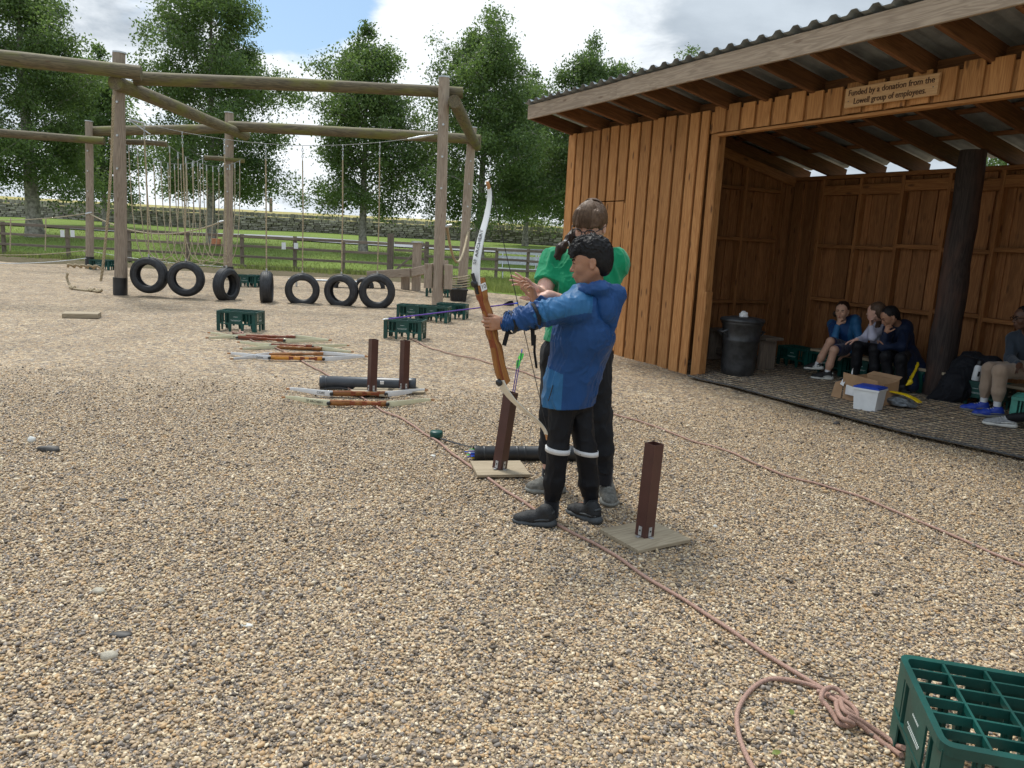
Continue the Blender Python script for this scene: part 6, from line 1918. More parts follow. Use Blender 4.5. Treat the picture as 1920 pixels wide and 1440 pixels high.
        Q = np.concatenate(Q); Q = Q[(Q >= 0).all(1)]
        return V_, Q

def _hash(ix, iy, iz):
    h = (ix.astype(np.int64) * 374761393 + iy.astype(np.int64) * 668265263 + iz.astype(np.int64) * 2147483647) & 0xffffffff
    h = ((h ^ (h >> 13)) * 1274126177) & 0xffffffff
    return ((h ^ (h >> 16)) & 0xffff) / 65535.0
def vnoise(P_, sc=(1, 1, 1), seed=0.0):
    q = P_ * np.array(sc) + seed * 17.31 + 1000
    i = np.floor(q).astype(int); f = q - i; f = f * f * (3 - 2 * f)
    r = 0
    for a in (0, 1):
        for b in (0, 1):
            for c in (0, 1):
                w = (f[:, 0] if a else 1 - f[:, 0]) * (f[:, 1] if b else 1 - f[:, 1]) * (f[:, 2] if c else 1 - f[:, 2])
                r = r + w * _hash(i[:, 0] + a, i[:, 1] + b, i[:, 2] + c)
    return r * 2 - 1
def folds(amp, sc, seed=0, warp=.03):
    """ridged, warped noise: the soft creases of worn cloth"""
    def fn(P_):
        w = np.stack([vnoise(P_, (9, 9, 9), seed + k) for k in range(3)], 1) * warp
        a = vnoise(P_ + w, sc, seed + 5); b = vnoise(P_ + w * 1.5, [x * 2.1 for x in sc], seed + 6)
        r1 = 1 - np.abs(a); r2 = 1 - np.abs(b)
        return -(amp * (r1 ** 3 - .35) + amp * .45 * (r2 ** 3 - .35))
    return fn
def field_obj(name, F, mats, parent, org, matfn=None, smooth=True):
    v, q = F.mesh()
    mi = None
    if matfn is not None:
        mi = matfn(v[q].mean(1)).astype(np.int32)
    me = fast_mesh(name, v - np.array(org), q, smooth, mi)
    return link(name, me, parent, mats)

def hand_prims(F, wrist, fwd, nrm, thumb, sc=1.0, curl=(.3, .35, .4, .45), spread=.12, tcurl=.3, tout=.75, point=None, k=.004):
    """palm with four unequal jointed fingers and a thumb leaving its side"""
    w = np.array(wrist, float); f = np.array(fwd, float); f /= np.linalg.norm(f)
    n = np.array(nrm, float); n -= f * (n @ f); n /= np.linalg.norm(n)
    s = np.array(thumb, float); s -= f * (s @ f); s -= n * (s @ n); s /= np.linalg.norm(s)
    P_ = lambda a, b, c: w + (f * a + s * b + n * c) * sc
    F.cone(P_(-.01, 0, 0), P_(.03, .002, 0), .024 * sc, .026 * sc, .012, flat=(n, .68))
    for b in (.026, .009, -.009, -.025):
        F.cone(P_(.02, b * .7, 0), P_(.078 - abs(b - .009) * .25, b, 0), .014 * sc, .0105 * sc, .010, flat=(n, .85))
    L_ = (.070, .078, .072, .056); B = (.028, .0095, -.0095, -.027); rr = (.0088, .0090, .0085, .0075)
    for i in range(4):
        c = curl[i] if hasattr(curl, '__len__') else curl
        p = P_(.080 - abs(B[i] - .009) * .25, B[i], 0)
        a = 0.0; sd = (B[i] / .028) * spread
        for j, fr_ in enumerate((.46, .30, .24)):
            a += c * (1.0 if j else .8)
            d = f * math.cos(a) + n * math.sin(a); d = d + s * sd * math.cos(a); d /= np.linalg.norm(d)
            q = p + d * L_[i] * fr_ * sc
            F.cone(p, q, rr[i] * sc * (1 - .10 * j), rr[i] * sc * (1 - .10 * (j + 1)), k if j == 0 else .002)
            p = q
    p = P_(.022, .022, .004)
    d = f * .62 + s * tout + n * .25; d /= np.linalg.norm(d)
    for j, (l, r0, r1) in enumerate(((.036, .0135, .0105), (.030, .0105, .0095), (.024, .0095, .0075))):
        q = p + d * l * sc
        F.cone(p, q, r0 * sc, r1 * sc, .008 if j == 0 else .002)
        p = q
        d = d + (f * .5 - s * .45 + n * .5) * tcurl; d /= np.linalg.norm(d)

def head_frame(fwd, up=(0, 0, 1), roll=0.0):
    x = Vector(fwd).normalized(); z = Vector(up); z = (z - x * z.dot(x)).normalized(); y = z.cross(x)
    m = Matrix((x, y, z)).transposed()
    if roll: m = m @ Matrix.Rotation(roll, 3, 'X')
    return m                                               # columns: forward, left, up
def head_prims(F, c, Rm, s=1.0, k=1.0, nose=1.0, jaw=1.0):
    Rn = np.array(Rm)
    T = lambda x, y, z: np.array(c) + Rn @ (np.array((x, y, z)) * s)
    el = lambda p, r, kk=.012, sub=False: F.ell(T(*p), np.array(r) * s, Rn, kk * s, sub)
    co = lambda a, b, ra, rb, kk=.01, sub=False: F.cone(T(*a), T(*b), ra * s, rb * s, kk * s, None, sub)
    el((-.014, 0, .030), (.094, .073, .084)); el((.022, 0, .022), (.066, .064, .066), .02)
    el((.028, 0, -.034), (.052, .054, .064), .03)
    for y in (-1, 1):
        co((-.018, y * .050 * jaw, -.040), (.050, y * .020 * jaw, -.086), .020, .018, .022)
        el((.052, y * .034, -.026), (.026, .020, .022), .02)
    el((.062, 0, -.086), (.019, .021, .016), .016)
    el((.070, 0, -.058), (.022, .028, .024), .018)
    # brow, nose, lips
    for y in (-1, 1):
        co((.078, y * .012, .019), (.066, y * .043, .018), .008, .007, .014)
    co((.078, 0, .012), (.098 * nose, 0, -.024), .0065, .0095, .010)
    el((.099 * nose, 0, -.029), (.0105, .010, .009), .006)
    for y in (-1, 1): el((.088 * nose, y * .0115, -.031), (.0095, .0062, .0065), .005)
    el((.0865, 0, -.0505), (.0085, .021, .0058), .006); el((.0850, 0, -.0610), (.0085, .018, .0068), .006)
    co((.098, -.020, -.0555), (.098, .020, -.0555), .0042, .0042, .003, True)
    # eye sockets and lids
    for y in (-1, 1):
        el((.086, y * .031, .001), (.013, .019, .0125), .010, True)
        el((.0685, y * .031, .000), (.0145, .0145, .0140), .003)
        el((.0745, y * .031, .0068), (.0115, .0155, .0055), .004)
        el((.0735, y * .031, -.0090), (.0110, .0140, .0045), .005)
        # ears
        Re = Matrix.Rotation(R(-14) * 1, 3, 'Y')
        F.ell(T(-.010, y * .0735, -.006), np.array((.0165, .0075, .0290)) * s, Rn @ np.array(Re), .005 * s)
        F.ell(T(-.004, y * .0815, -.002), np.array((.0095, .0055, .0170)) * s, Rn @ np.array(Re), .004 * s, True)
        F.ell(T(-.004, y * .0755, -.026), np.array((.0085, .0060, .0085)) * s, Rn, .004 * s)
    return T
def face_bits(root, org, c, Rm, s, sk_lip, brow_mat, closed=0.0, look=(0, 0)):
    """eyes, eyebrows, lips as pieces of the head"""
    Rn = np.array(Rm)
    T = lambda x, y, z: Vector(np.array(c) + Rn @ (np.array((x, y, z)) * s)) - Vector(org)
    for y in (-1, 1):
        m_ = MB(); prof_ = [(math.sin(a) * .0138 * s, math.cos(a) * .0138 * s) for a in np.linspace(0, PI, 12)]
        e = T(.0692, y * .031, .000)
        rot = Matrix(Rm) @ Matrix.Rotation(PI / 2 + R(8), 3, 'Y') @ Matrix.Rotation(R(look[0]), 3, 'X')
        m_.lathe(prof_, e, 16, rot=rot); 
        m_.lathe([(math.sin(a) * .0142 * s, math.cos(a) * .0142 * s) for a in np.linspace(0, .42, 5)], e, 14, mi=1, rot=rot)
        m_.build('eye', [M['eye_white'], M['iris']], root)
        m_ = MB(); pts = [T(.0905, y * .013, .0185), T(.0900, y * .024, .0235), T(.0830, y * .036, .0235), T(.0740, y * .045, .0190)]
        m_.tube(pts, [.0034 * s, .0046 * s, .0040 * s, .0016 * s], 6); m_.build('eyebrow', M[brow_mat], root)
        m_ = MB(); pts = [T(.0855, y * .0185, .0035), T(.0872, y * .026, .0072), T(.0848, y * .036, .0066), T(.0775, y * .0445, .0020)]
        m_.tube(pts, [.0016 * s, .0022 * s, .0022 * s, .0012 * s], 5); m_.build('eyelashes', M[brow_mat], root)
    for z, w_, r_, nm in ((-.0508, .019, .0048, 'upper_lip'), (-.0608, .016, .0056, 'lower_lip')):
        m_ = MB(); pts = [T(.0935 - .9 * abs(u) ** 2 * .012 / w_ * w_ * 60 * .02 - abs(u) ** 2 * .006, u * w_, z + (.0012 if nm == 'upper_lip' else .0) - abs(u) * .003 * (1 if nm == 'upper_lip' else -1)) for u in np.linspace(-1, 1, 9)]
        rr = [r_ * s * (.35 + .65 * (1 - abs(u) ** 2)) for u in np.linspace(-1, 1, 9)]
        m_.tube(pts, rr, 8); m_.build(nm, M[sk_lip], root)

def shoe(root, org, heel, toe, up, sc, mats, high=0.0, ankle=None, name='shoe'):
    """a shoe from heel to toe point on the ground; sole, upper, tongue and laces"""
    h_ = np.array(heel, float); t_ = np.array(toe, float); f = t_ - h_; L_ = np.linalg.norm(f); f /= L_
    u = np.array(up, float); u -= f * (u @ f); u /= np.linalg.norm(u); s = np.cross(u, f)
    P_ = lambda a, b, c: h_ + f * a * L_ + s * b * sc + u * c * sc
    F = Field(np.minimum(h_, t_) - .13, np.maximum(h_, t_) + .20, .0045)
    F.cone(P_(.16, 0, .055), P_(.62, .002, .046), .038 * sc, .039 * sc, .02, flat=(s, .92))
    F.cone(P_(.55, 0, .040), P_(.84, .004, .034), .044 * sc, .036 * sc, .02, flat=(u, .75))
    F.cone(P_(.84, .004, .034), P_(.90, .002, .030), .034 * sc, .028 * sc, .02, flat=(u, .8))
    ank = P_(.20, 0, .115 + high * .6) if ankle is None else np.array(ankle, float)
    F.cone(P_(.19, 0, .06), P_(.20, 0, .085 + high), .037 * sc, .038 * sc, .025)
    F.cone(P_(.34, 0, .075), P_(.26, 0, .095 + high), .026 * sc, .030 * sc, .025)
    F.cut(P_(.5, 0, .014), -u)
    F.rough(folds(.0012, (90, 90, 90), 3))
    g = empty(name, org) if False else None
    so = bpy.data.objects.new(name, None); COL.objects.link(so); so.parent = root
    if high:
        def bmf(C_):
            q = C_ - h_; t = (q @ f) / L_; l = np.abs(q @ s); z = q @ u
            return (((z > .085 * sc) & (t < .5)) | ((l < .017 * sc) & (t > .30) & (t < .66)) | ((z < .052 * sc) & (t < .30) & (z > .035 * sc))).astype(int)
        field_obj('upper', F, [mats[0], M['boot_dark']], so, org, bmf)
    else:
        field_obj('upper', F, mats[0], so, org)
    F = Field(np.minimum(h_, t_) - .10, np.maximum(h_, t_) + .10, .0045)
    F.cone(P_(.13, 0, .016), P_(.45, 0, .016), .040 * sc, .036 * sc, .02, flat=(u, .50))
    F.cone(P_(.45, 0, .016), P_(.80, .003, .016), .038 * sc, .043 * sc, .02, flat=(u, .46))
    F.cone(P_(.80, .003, .016), P_(.90, .001, .020), .041 * sc, .032 * sc, .02, flat=(u, .5))
    F.cone(P_(.10, 0, .03), P_(.25, 0, .022), .034 * sc, .036 * sc, .02, flat=(u, .7))
    F.cut(P_(.5, 0, .001), -u)
    field_obj('sole', F, mats[1], so, org)
    m_ = MB()                                              # heel counter and side band
    for sg in (-1, 1):
        pts = [P_(.02, sg * .020, .050), P_(.14, sg * .037, .052), P_(.34, sg * .041, .047), P_(.52, sg * .042, .040)]
        m_.tube([Vector(p) - Vector(org) for p in pts], [.005 * sc, .0075 * sc, .006 * sc, .003 * sc], 6)
    pts = [P_(.06, -.026, .085 + high), P_(.02, 0, .090 + high), P_(.06, .026, .085 + high)]
    m_.tube([Vector(p) - Vector(org) for p in pts], .007 * sc, 6)
    m_.build('heel_trim', mats[1], so)
    m_ = MB()
    for k in range(5):
        a = .40 + .075 * k; zt = (.110 + high * .62 * (1 - k / 5) - .0085 * k)
        pts = [Vector(P_(a - .02, -.020, zt - .012)) - Vector(org), Vector(P_(a, 0, zt - .004)) - Vector(org), Vector(P_(a - .02, .020, zt - .012)) - Vector(org)]
        m_.tube(pts, .0028 * sc, 5)
    m_.build('laces', M['sole_grey'] if high else M[mats[2]], so)
    return so
def seg_tube(F, pts, rads, k=.02, flat=None):
    for (a, b), (ra, rb) in zip(zip(pts, pts[1:]), zip(rads, rads[1:])):
        F.cone(a, b, ra, rb, k, flat)
def nrm3(v): v = np.array(v, float); return v / np.linalg.norm(v)
def rot_y_frame(fwd):                                      # lateral(left), forward in the ground plane
    f = nrm3((fwd[0], fwd[1], 0)); return f, np.array((-f[1], f[0], 0))
A_ = lambda v: np.array(tuple(v), float)

def long_hair_grooves(c, Rm, amp, n, seed):
    Rn = np.array(Rm)
    def fn(P_):
        q = (P_ - np.array(c)) @ Rn
        a = np.arctan2(q[:, 1], q[:, 0] + .03)
        r_ = np.stack([a * n, q[:, 2] * 6, np.hypot(q[:, 0], q[:, 1]) * 8], 1)
        return -amp * (1 - np.abs(vnoise(r_, (1, 1, 1), seed))) ** 2 - amp * .6 * (1 - np.abs(vnoise(r_ * np.array([2.3, 1, 1]), (1, 1, 1), seed + 2))) ** 2 + amp * .6
    return fn
def strands(name, mat, root, org, paths, r0):
    m_ = MB()
    for pts in paths:
        n = len(pts); m_.tube([Vector(p) - Vector(org) for p in pts], [r0 * (1 - .75 * i / (n - 1)) for i in range(n)], 4, caps=False)
    o_ = m_.build(name, M[mat] if isinstance(mat, str) else mat, root)
    return tag(o_, kind='stuff')

# ------------------------------------------------------------------ THE BOY WITH THE BOW
def build_boy():
    org = V(0.30, 3.92, 0)
    root = empty('person', org, 0, 'boy with black curly hair in a blue waterproof jacket aiming a bow', 'person')
    fwd, left = rot_y_frame((-.52, .85))
    BB = lambda x, y, Y: A_(D(x, y, Y))
    pelvis = BB(1070, 742, 3.93); chest = BB(1092, 628, 3.93); upch = BB(1098, 585, 3.93); neck = BB(1113, 552, 3.93); 
    hc = BB(1108, 493, 3.92)
    Rh = head_frame((-.97, .10, -.14), (-.03, .02, 1))
    shL = BB(1082, 577, 3.82); elL = BB(1010, 590, 3.70); wrL = BB(946, 606, 3.63)
    shR = BB(1108, 574, 4.02); elR = BB(1052, 592, 4.05); wrR = BB(1003, 563, 3.99)
    hipL = BB(1055, 752, 3.89); hipR = BB(1083, 752, 3.98)
    knL = BB(1046, 842, 3.86); knR = BB(1099, 846, 3.94)
    anL = BB(1034, 952, 3.89); anR = BB(1107, 950, 3.96)
    gL = G(1038, 988); gLt = G(965, 980); gR = G(1122, 984); gRt = G(1068, 960)
    # body: one surface
    F = Field((-.30, 3.35, 0.02), (.70, 4.25, 1.56), .0045)
    T = head_prims(F, hc, Rh, 1.0)
    F.cone(hc + np.array((.018, 0, -.05)), neck + np.array((0, 0, .0)), .047, .052, .03)
    F.cone(neck, upch, .055, .10, .03, flat=(fwd, .7)); F.cone(upch, pelvis, .115, .088, .03, flat=(fwd, .68))
    for s, e, w_, r0 in ((shL, elL, wrL, .042), (shR, elR, wrR, .042)):
        F.cone(upch + (s - upch) * .5, s, .05, r0, .03); F.cone(s, e, r0, .033, .02); F.cone(e, w_, .033, .0215, .02)
    for h_, n_, a_ in ((hipL, knL, anL), (hipR, knR, anR)):
        F.cone(pelvis, h_, .068, .058, .04); F.cone(h_, n_, .056, .042, .03); F.cone(n_, a_, .040, .028, .02)
    F.cone(anL, A_(gLt) + np.array((.06, 0, .03)), .028, .02, .02); F.cone(anR, A_(gRt) + np.array((.06, .03, .03)), .028, .02, .02)
    # left hand closed round the grip, thumb uppermost
    g_ = A_(grip)
    hf = nrm3(A_(BT)); hn = nrm3(np.array((-.42, .9, 0)))
    hand_prims(F, wrL + hf * .004, nrm3(hf + np.array((-.0, .0, -.05))), hn, (0, 0, 1), .90, curl=(.95, .98, 1.0, 1.02), spread=.04, tcurl=.5, tout=.35)
    # right hand raised, relaxed fingers curled
    hand_prims(F, wrR, (-.32, -.10, .95), (-.75, -.30, -.1), (-.3, .9, .1), .88, curl=(.18, .55, .75, .85), spread=.16, tcurl=.3)
    def mf(C_):
        return np.zeros(len(C_))
    field_obj('body', F, M['sk_boy'], root, org)
    face_bits(root, org, hc, Rh, 1.0, 'lip_boy', 'hair_black')
    # ---- jacket
    F = Field((-.16, 3.40, .60), (.70, 4.25, 1.36), .0042)
    F.cone(neck + np.array((0, 0, -.02)), upch + np.array((0, 0, -.01)), .075, .135, .03, flat=(fwd, .75))
    low = BB(1066, 748, 3.93)
    F.cone(upch, chest, .148, .150, .04, flat=(fwd, .74)); F.cone(chest, low, .150, .143, .04, flat=(fwd, .90)); F.cone(hipL + np.array((0, 0, .08)), hipL + np.array((0, 0, -.02)), .09, .094, .04)
    F.cone(upch - fwd * .03 + np.array((0, 0, .0)), chest - fwd * .035, .11, .13, .05)
    F.cone(upch * .45 + shL * .55, shL, .078, .070, .05); F.cone(shL, elL, .074, .058, .03)
    F.cone(elL, elL * .35 + wrL * .65, .060, .050, .02); F.cone(elL * .35 + wrL * .65, elL * .06 + wrL * .94, .050, .037, .02)
    F.cone(upch * .45 + shR * .55, shR, .075, .068, .05); F.cone(shR, elR, .068, .054, .03); F.cone(elR, elR * .15 + wrR * .85, .052, .036, .02)
    # collar
    hb_ = BB(1138, 575, 3.86)
    F.cone(BB(1090, 549, 3.88), BB(1140, 555, 3.90), .038, .044, .03)
    F.cone(BB(1090, 549, 3.99), BB(1138, 552, 3.97), .038, .044, .03)
    F.ell(BB(1110, 530, 3.93), (.052, .055, .045), None, .012, True)          # neck opening
    def fo(P_):
        arm = P_[:, 2] > 1.02
        base = folds(.010, (12, 12, 4.5), 2, .05)(P_) + folds(.0028, (34, 34, 14), 21, .02)(P_)
        w = folds(.013, (24, 12, 12), 9, .05)(P_) + folds(.003, (50, 20, 20), 31, .02)(P_)
        t_ = np.clip((.22 - P_[:, 0]) / .1, 0, 1) * arm
        # gathered crinkles close to the wrist
        cr = np.clip((.03 - P_[:, 0]) / .06, 0, 1) * arm * .0035 * np.sin(P_[:, 0] * 520 + 3 * np.sin(P_[:, 2] * 60))
        el_ = -.006 * np.exp(-((P_[:, 0] - elL[0]) / .05) ** 2) * np.sin(P_[:, 0] * 170 + P_[:, 2] * 90) * arm
        return base * (1 - t_) + w * t_ + cr + el_
    F.rough(fo, .04)
    F.cut(low + np.array((0, 0, -.030)), (0.04, 0, -1))
    ax = nrm3(wrL - shL)
    def jm(C_):
        out = np.zeros(len(C_), int)
        d = C_ - shL; t = d @ ax
        line = shL[2] + (wrL[2] - shL[2]) * np.clip(t / np.linalg.norm(wrL - shL), 0, 1)
        sleeve = (t > -.045 - .35 * (C_[:, 2] - line)) & (t < .29 - 1.2 * np.abs(C_[:, 2] - line - .02)) & (C_[:, 2] > line - .018) & (C_[:, 1] < 3.95) & (C_[:, 2] > 1.0)
        out[sleeve] = 1
        lowp = (C_[:, 2] < .815 - .25 * (C_[:, 0] - .2)) & (C_[:, 0] < .255)
        out[lowp] = 1
        hood = (np.linalg.norm((C_ - (hb_ + np.array((.01, -.01, -.02)))) / np.array((.11, .14, .13)), axis=1) < 1) & (C_[:, 0] > .33)
        out[hood] = 2
        return out
    field_obj('jacket', F, [M['jk_blue'], M['jk_light'], M['jk_deep']], root, org, jm)
    # hood lying on the back
    F = Field((.30, 3.62, .90), (.66, 4.10, 1.34), .0042)
    F.ell(BB(1136, 574, 3.84), (.062, .066, .088), None, .03)
    F.cone(BB(1092, 545, 3.84), BB(1128, 541, 3.81), .030, .036, .025); F.cone(BB(1128, 541, 3.81), BB(1155, 547, 3.85), .036, .032, .025)
    F.cone(BB(1155, 547, 3.85), BB(1150, 553, 3.98), .032, .036, .03); F.cone(BB(1150, 553, 3.98), BB(1112, 545, 4.03), .036, .028, .03)
    F.cone(BB(1155, 560, 3.86), BB(1143, 622, 3.85), .045, .022, .04)
    F.ell(BB(1120, 524, 3.92), (.058, .075, .045), None, .015, True)
    F.rough(folds(.008, (17, 17, 10), 41, .03)); F.rough(folds(.002, (50, 50, 30), 43, .01))
    field_obj('hood', F, M['jk_deep'], root, org)
    # cuff
    m_ = MB()
    # forearm straps with their loose ends
    for (x, y, Y, rr) in ((998, 594, 3.69, .064), (957, 605, 3.645, .053)):
        c_ = BB(x, y, Y); 
        xa = Vector(ax).orthogonal().normalized(); ya = Vector(ax).cross(xa)
        m_ = MB(); prof = []
        ring0 = []; ring1 = []; n = 26
        vs_ = []
        for off_ in (-.010, .010):
            for k in range(n):
                a = 2 * PI * k / n; vs_.append(Vector(c_) + Vector(ax) * off_ + (xa * math.cos(a) + ya * math.sin(a)) * (rr + .004 + .002 * math.sin(3 * a)) - org)
        for off_ in (.010, -.010):
            for k in range(n):
                a = 2 * PI * k / n; vs_.append(Vector(c_) + Vector(ax) * off_ + (xa * math.cos(a) + ya * math.sin(a)) * (rr + .0005 + .002 * math.sin(3 * a)) - org)
        fs = []
        for r_ in range(4):
            for k in range(n):
                fs.append((r_ * n + k, r_ * n + (k + 1) % n, ((r_ + 1) % 4) * n + (k + 1) % n, ((r_ + 1) % 4) * n + k))
        m_.add(vs_, fs, 0, False); m_.build('arm_strap', M['strap'], root)
    for (a, b_, w_) in (((953, 618, 3.62), (945, 648, 3.61), .021), ((998, 606, 3.66), (1000, 648, 3.66), .020)):
        m_ = MB(); m_.beam(Vector(BB(*a)) - org, Vector(BB(*b_)) - org, w_, .003, up=(0, 1, 0)); m_.build('strap_end', M['strap'], root)
    # pocket zip
    m_ = MB(); m_.tube([Vector(BB(1037, 722, 3.80)) - org, Vector(BB(1032, 740, 3.80)) - org, Vector(BB(1028, 752, 3.80)) - org], .0025, 5); m_.build('zip', M['strap'], root)
    # ---- trousers
    F = Field((.02, 3.72, .04), (.66, 4.16, .92), .0045)
    F.cone(pelvis + np.array((0, 0, .05)), pelvis, .095, .105, .03, flat=(fwd, .8))
    F.cone(pelvis, hipL, .088, .076, .03); F.cone(pelvis, hipR, .088, .076, .03)
    F.cone(hipL, knL, .073, .053, .02); F.cone(hipR, knR, .073, .055, .02)
    F.cone(knL, anL * .55 + knL * .45, .053, .051, .02); F.cone(anL * .55 + knL * .45, anL + np.array((0, 0, .012)), .051, .038, .02)
    F.cone(knR, anR * .55 + knR * .45, .055, .052, .02); F.cone(anR * .55 + knR * .45, anR + np.array((0, 0, .012)), .052, .040, .02)
    F.rough(folds(.006, (16, 16, 9), 4))
    F.cut((0, 0, .115), (0, 0, -1))
    field_obj('trousers', F, M['trouser_black'], root, org)
    for k_, a_ in ((knL, anL), (knR, anR)):
        p0 = k_ + (a_ - k_) * -.03; p1 = k_ + (a_ - k_) * .05
        m_ = MB(); n = 28; vs_ = []
        for p, r_ in ((p0, .0665), (p1, .0655), (p1, .055), (p0, .055)):
            for k in range(n):
                a = 2 * PI * k / n; vs_.append(Vector(p) + V(math.cos(a) * r_, math.sin(a) * r_, -.006 * math.cos(a)) - org)
        fs = [(r_ * n + k, r_ * n + (k + 1) % n, ((r_ + 1) % 4) * n + (k + 1) % n, ((r_ + 1) % 4) * n + k) for r_ in range(4) for k in range(n)]
        m_.add(vs_, fs, 0, True); o_ = m_.build('reflective_band', M['white_band'], root)
    for a_ in (anL, anR):
        m_ = MB(); m_.lathe([(.040, -.05), (.040, 0), (.040, .045), (.036, .07)], Vector(a_) - org, 20); m_.build('sock', M['black_sock'], root)
    shoe(root, org, A_(gL), A_(gLt), (0, 0, 1), .92, (M['shoe_black'], M['sole_dark'], 'strap'))
    shoe(root, org, A_(gR), A_(gRt), (0, 0, 1), .92, (M['shoe_black'], M['sole_dark'], 'strap'))
    # ---- hair: short at the sides, a mop of curls on top
    F = Field(hc - .17, hc + .19, .0034)
    Rn = np.array(Rh); TT = lambda x, y, z: hc + Rn @ np.array((x, y, z))
    F.ell(TT(-.020, 0, .036), (.096, .0765, .088), Rn, .01)
    F.ell(TT(-.052, 0, -.006), (.058, .066, .070), Rn, .02)
    F.ell(TT(-.002, 0, .078), (.094, .070, .058), Rn, .03)
    F.ell(TT(.062, 0, .064), (.044, .052, .036), Rn, .02)
    rs_ = random.Random(4)
    for i in range(190):
        th = rs_.uniform(0, 2 * PI); ph = math.acos(rs_.uniform(.02, 1.0))
        d = np.array((math.sin(ph) * math.cos(th), math.sin(ph) * math.sin(th) * .78, math.cos(ph)))
        p = TT(*(np.array((.0, 0, .055)) + d * np.array((.094, .082, .078)) * rs_.uniform(.93, 1.06)))
        F.ell(p, (rs_.uniform(.010, .019), rs_.uniform(.006, .011), rs_.uniform(.006, .011)), np.array(Matrix.Rotation(rs_.uniform(0, 6), 3, 'Z') @ Matrix.Rotation(rs_.uniform(-1, 1), 3, 'Y')), .005)
    for i in range(26):                                    # fringe falling over the forehead
        y = rs_.uniform(-.045, .045)
        F.cone(TT(.072 + rs_.uniform(-.01, .012), y, .070), TT(.092 + rs_.uniform(-.006, .008), y * 1.1, .040 + rs_.uniform(-.008, .014)), .011, .006, .006)
    # clear the face, the ears and the nape
    F.ell(TT(.075, 0, -.036), (.070, .085, .068), Rn, .012, True)
    for y in (-1, 1):
        F.ell(TT(-.006, y * .086, -.008), (.021, .026, .033), Rn, .004, True)
        F.ell(TT(.056, y * .075, -.010), (.030, .030, .040), Rn, .008, True)
        F.ell(TT(.024, y * .080, -.050), (.034, .030, .030), Rn, .008, True)
    F.ell(TT(-.02, 0, -.115), (.09, .09, .045), Rn, .01, True)
    def hr(P_):
        q = (P_ - hc) @ Rn
        top = np.clip((q[:, 2] - .03) / .03, .12, 1)
        w = np.stack([vnoise(P_, (40, 40, 40), k) for k in range(3)], 1) * .012
        a = vnoise(P_ + w, (75, 75, 75), 3)
        return -(1 - np.abs(a)) ** 2 * .0075 * top + .003 * top - vnoise(P_, (200, 200, 200), 8) * .0012
    F.rough(hr)
    field_obj('hair', F, M['hair_black'], root, org)
    paths = []
    for i in range(420):
        th = rs_.uniform(0, 2 * PI); ph = math.acos(rs_.uniform(.05, 1.0))
        d = np.array((math.sin(ph) * math.cos(th), math.sin(ph) * math.sin(th) * .8, math.cos(ph)))
        p = TT(*(np.array((0, 0, .055)) + d * np.array((.098, .086, .082))))
        dd = Rn @ d; tt = np.cross(dd, np.array((rs_.uniform(-1, 1), rs_.uniform(-1, 1), rs_.uniform(-1, 1)))); tt = nrm3(tt)
        c_ = rs_.uniform(.006, .012)
        paths.append([p + tt * c_ * math.sin(a) * 1.2 + dd * (c_ * (1 - math.cos(a)) * .8 - .004) + np.cross(dd, tt) * a * .0012 for a in np.linspace(0, 3.6, 7)])
    strands('curls', 'hair_black', root, org, paths, .0013)
    return root
build_boy()

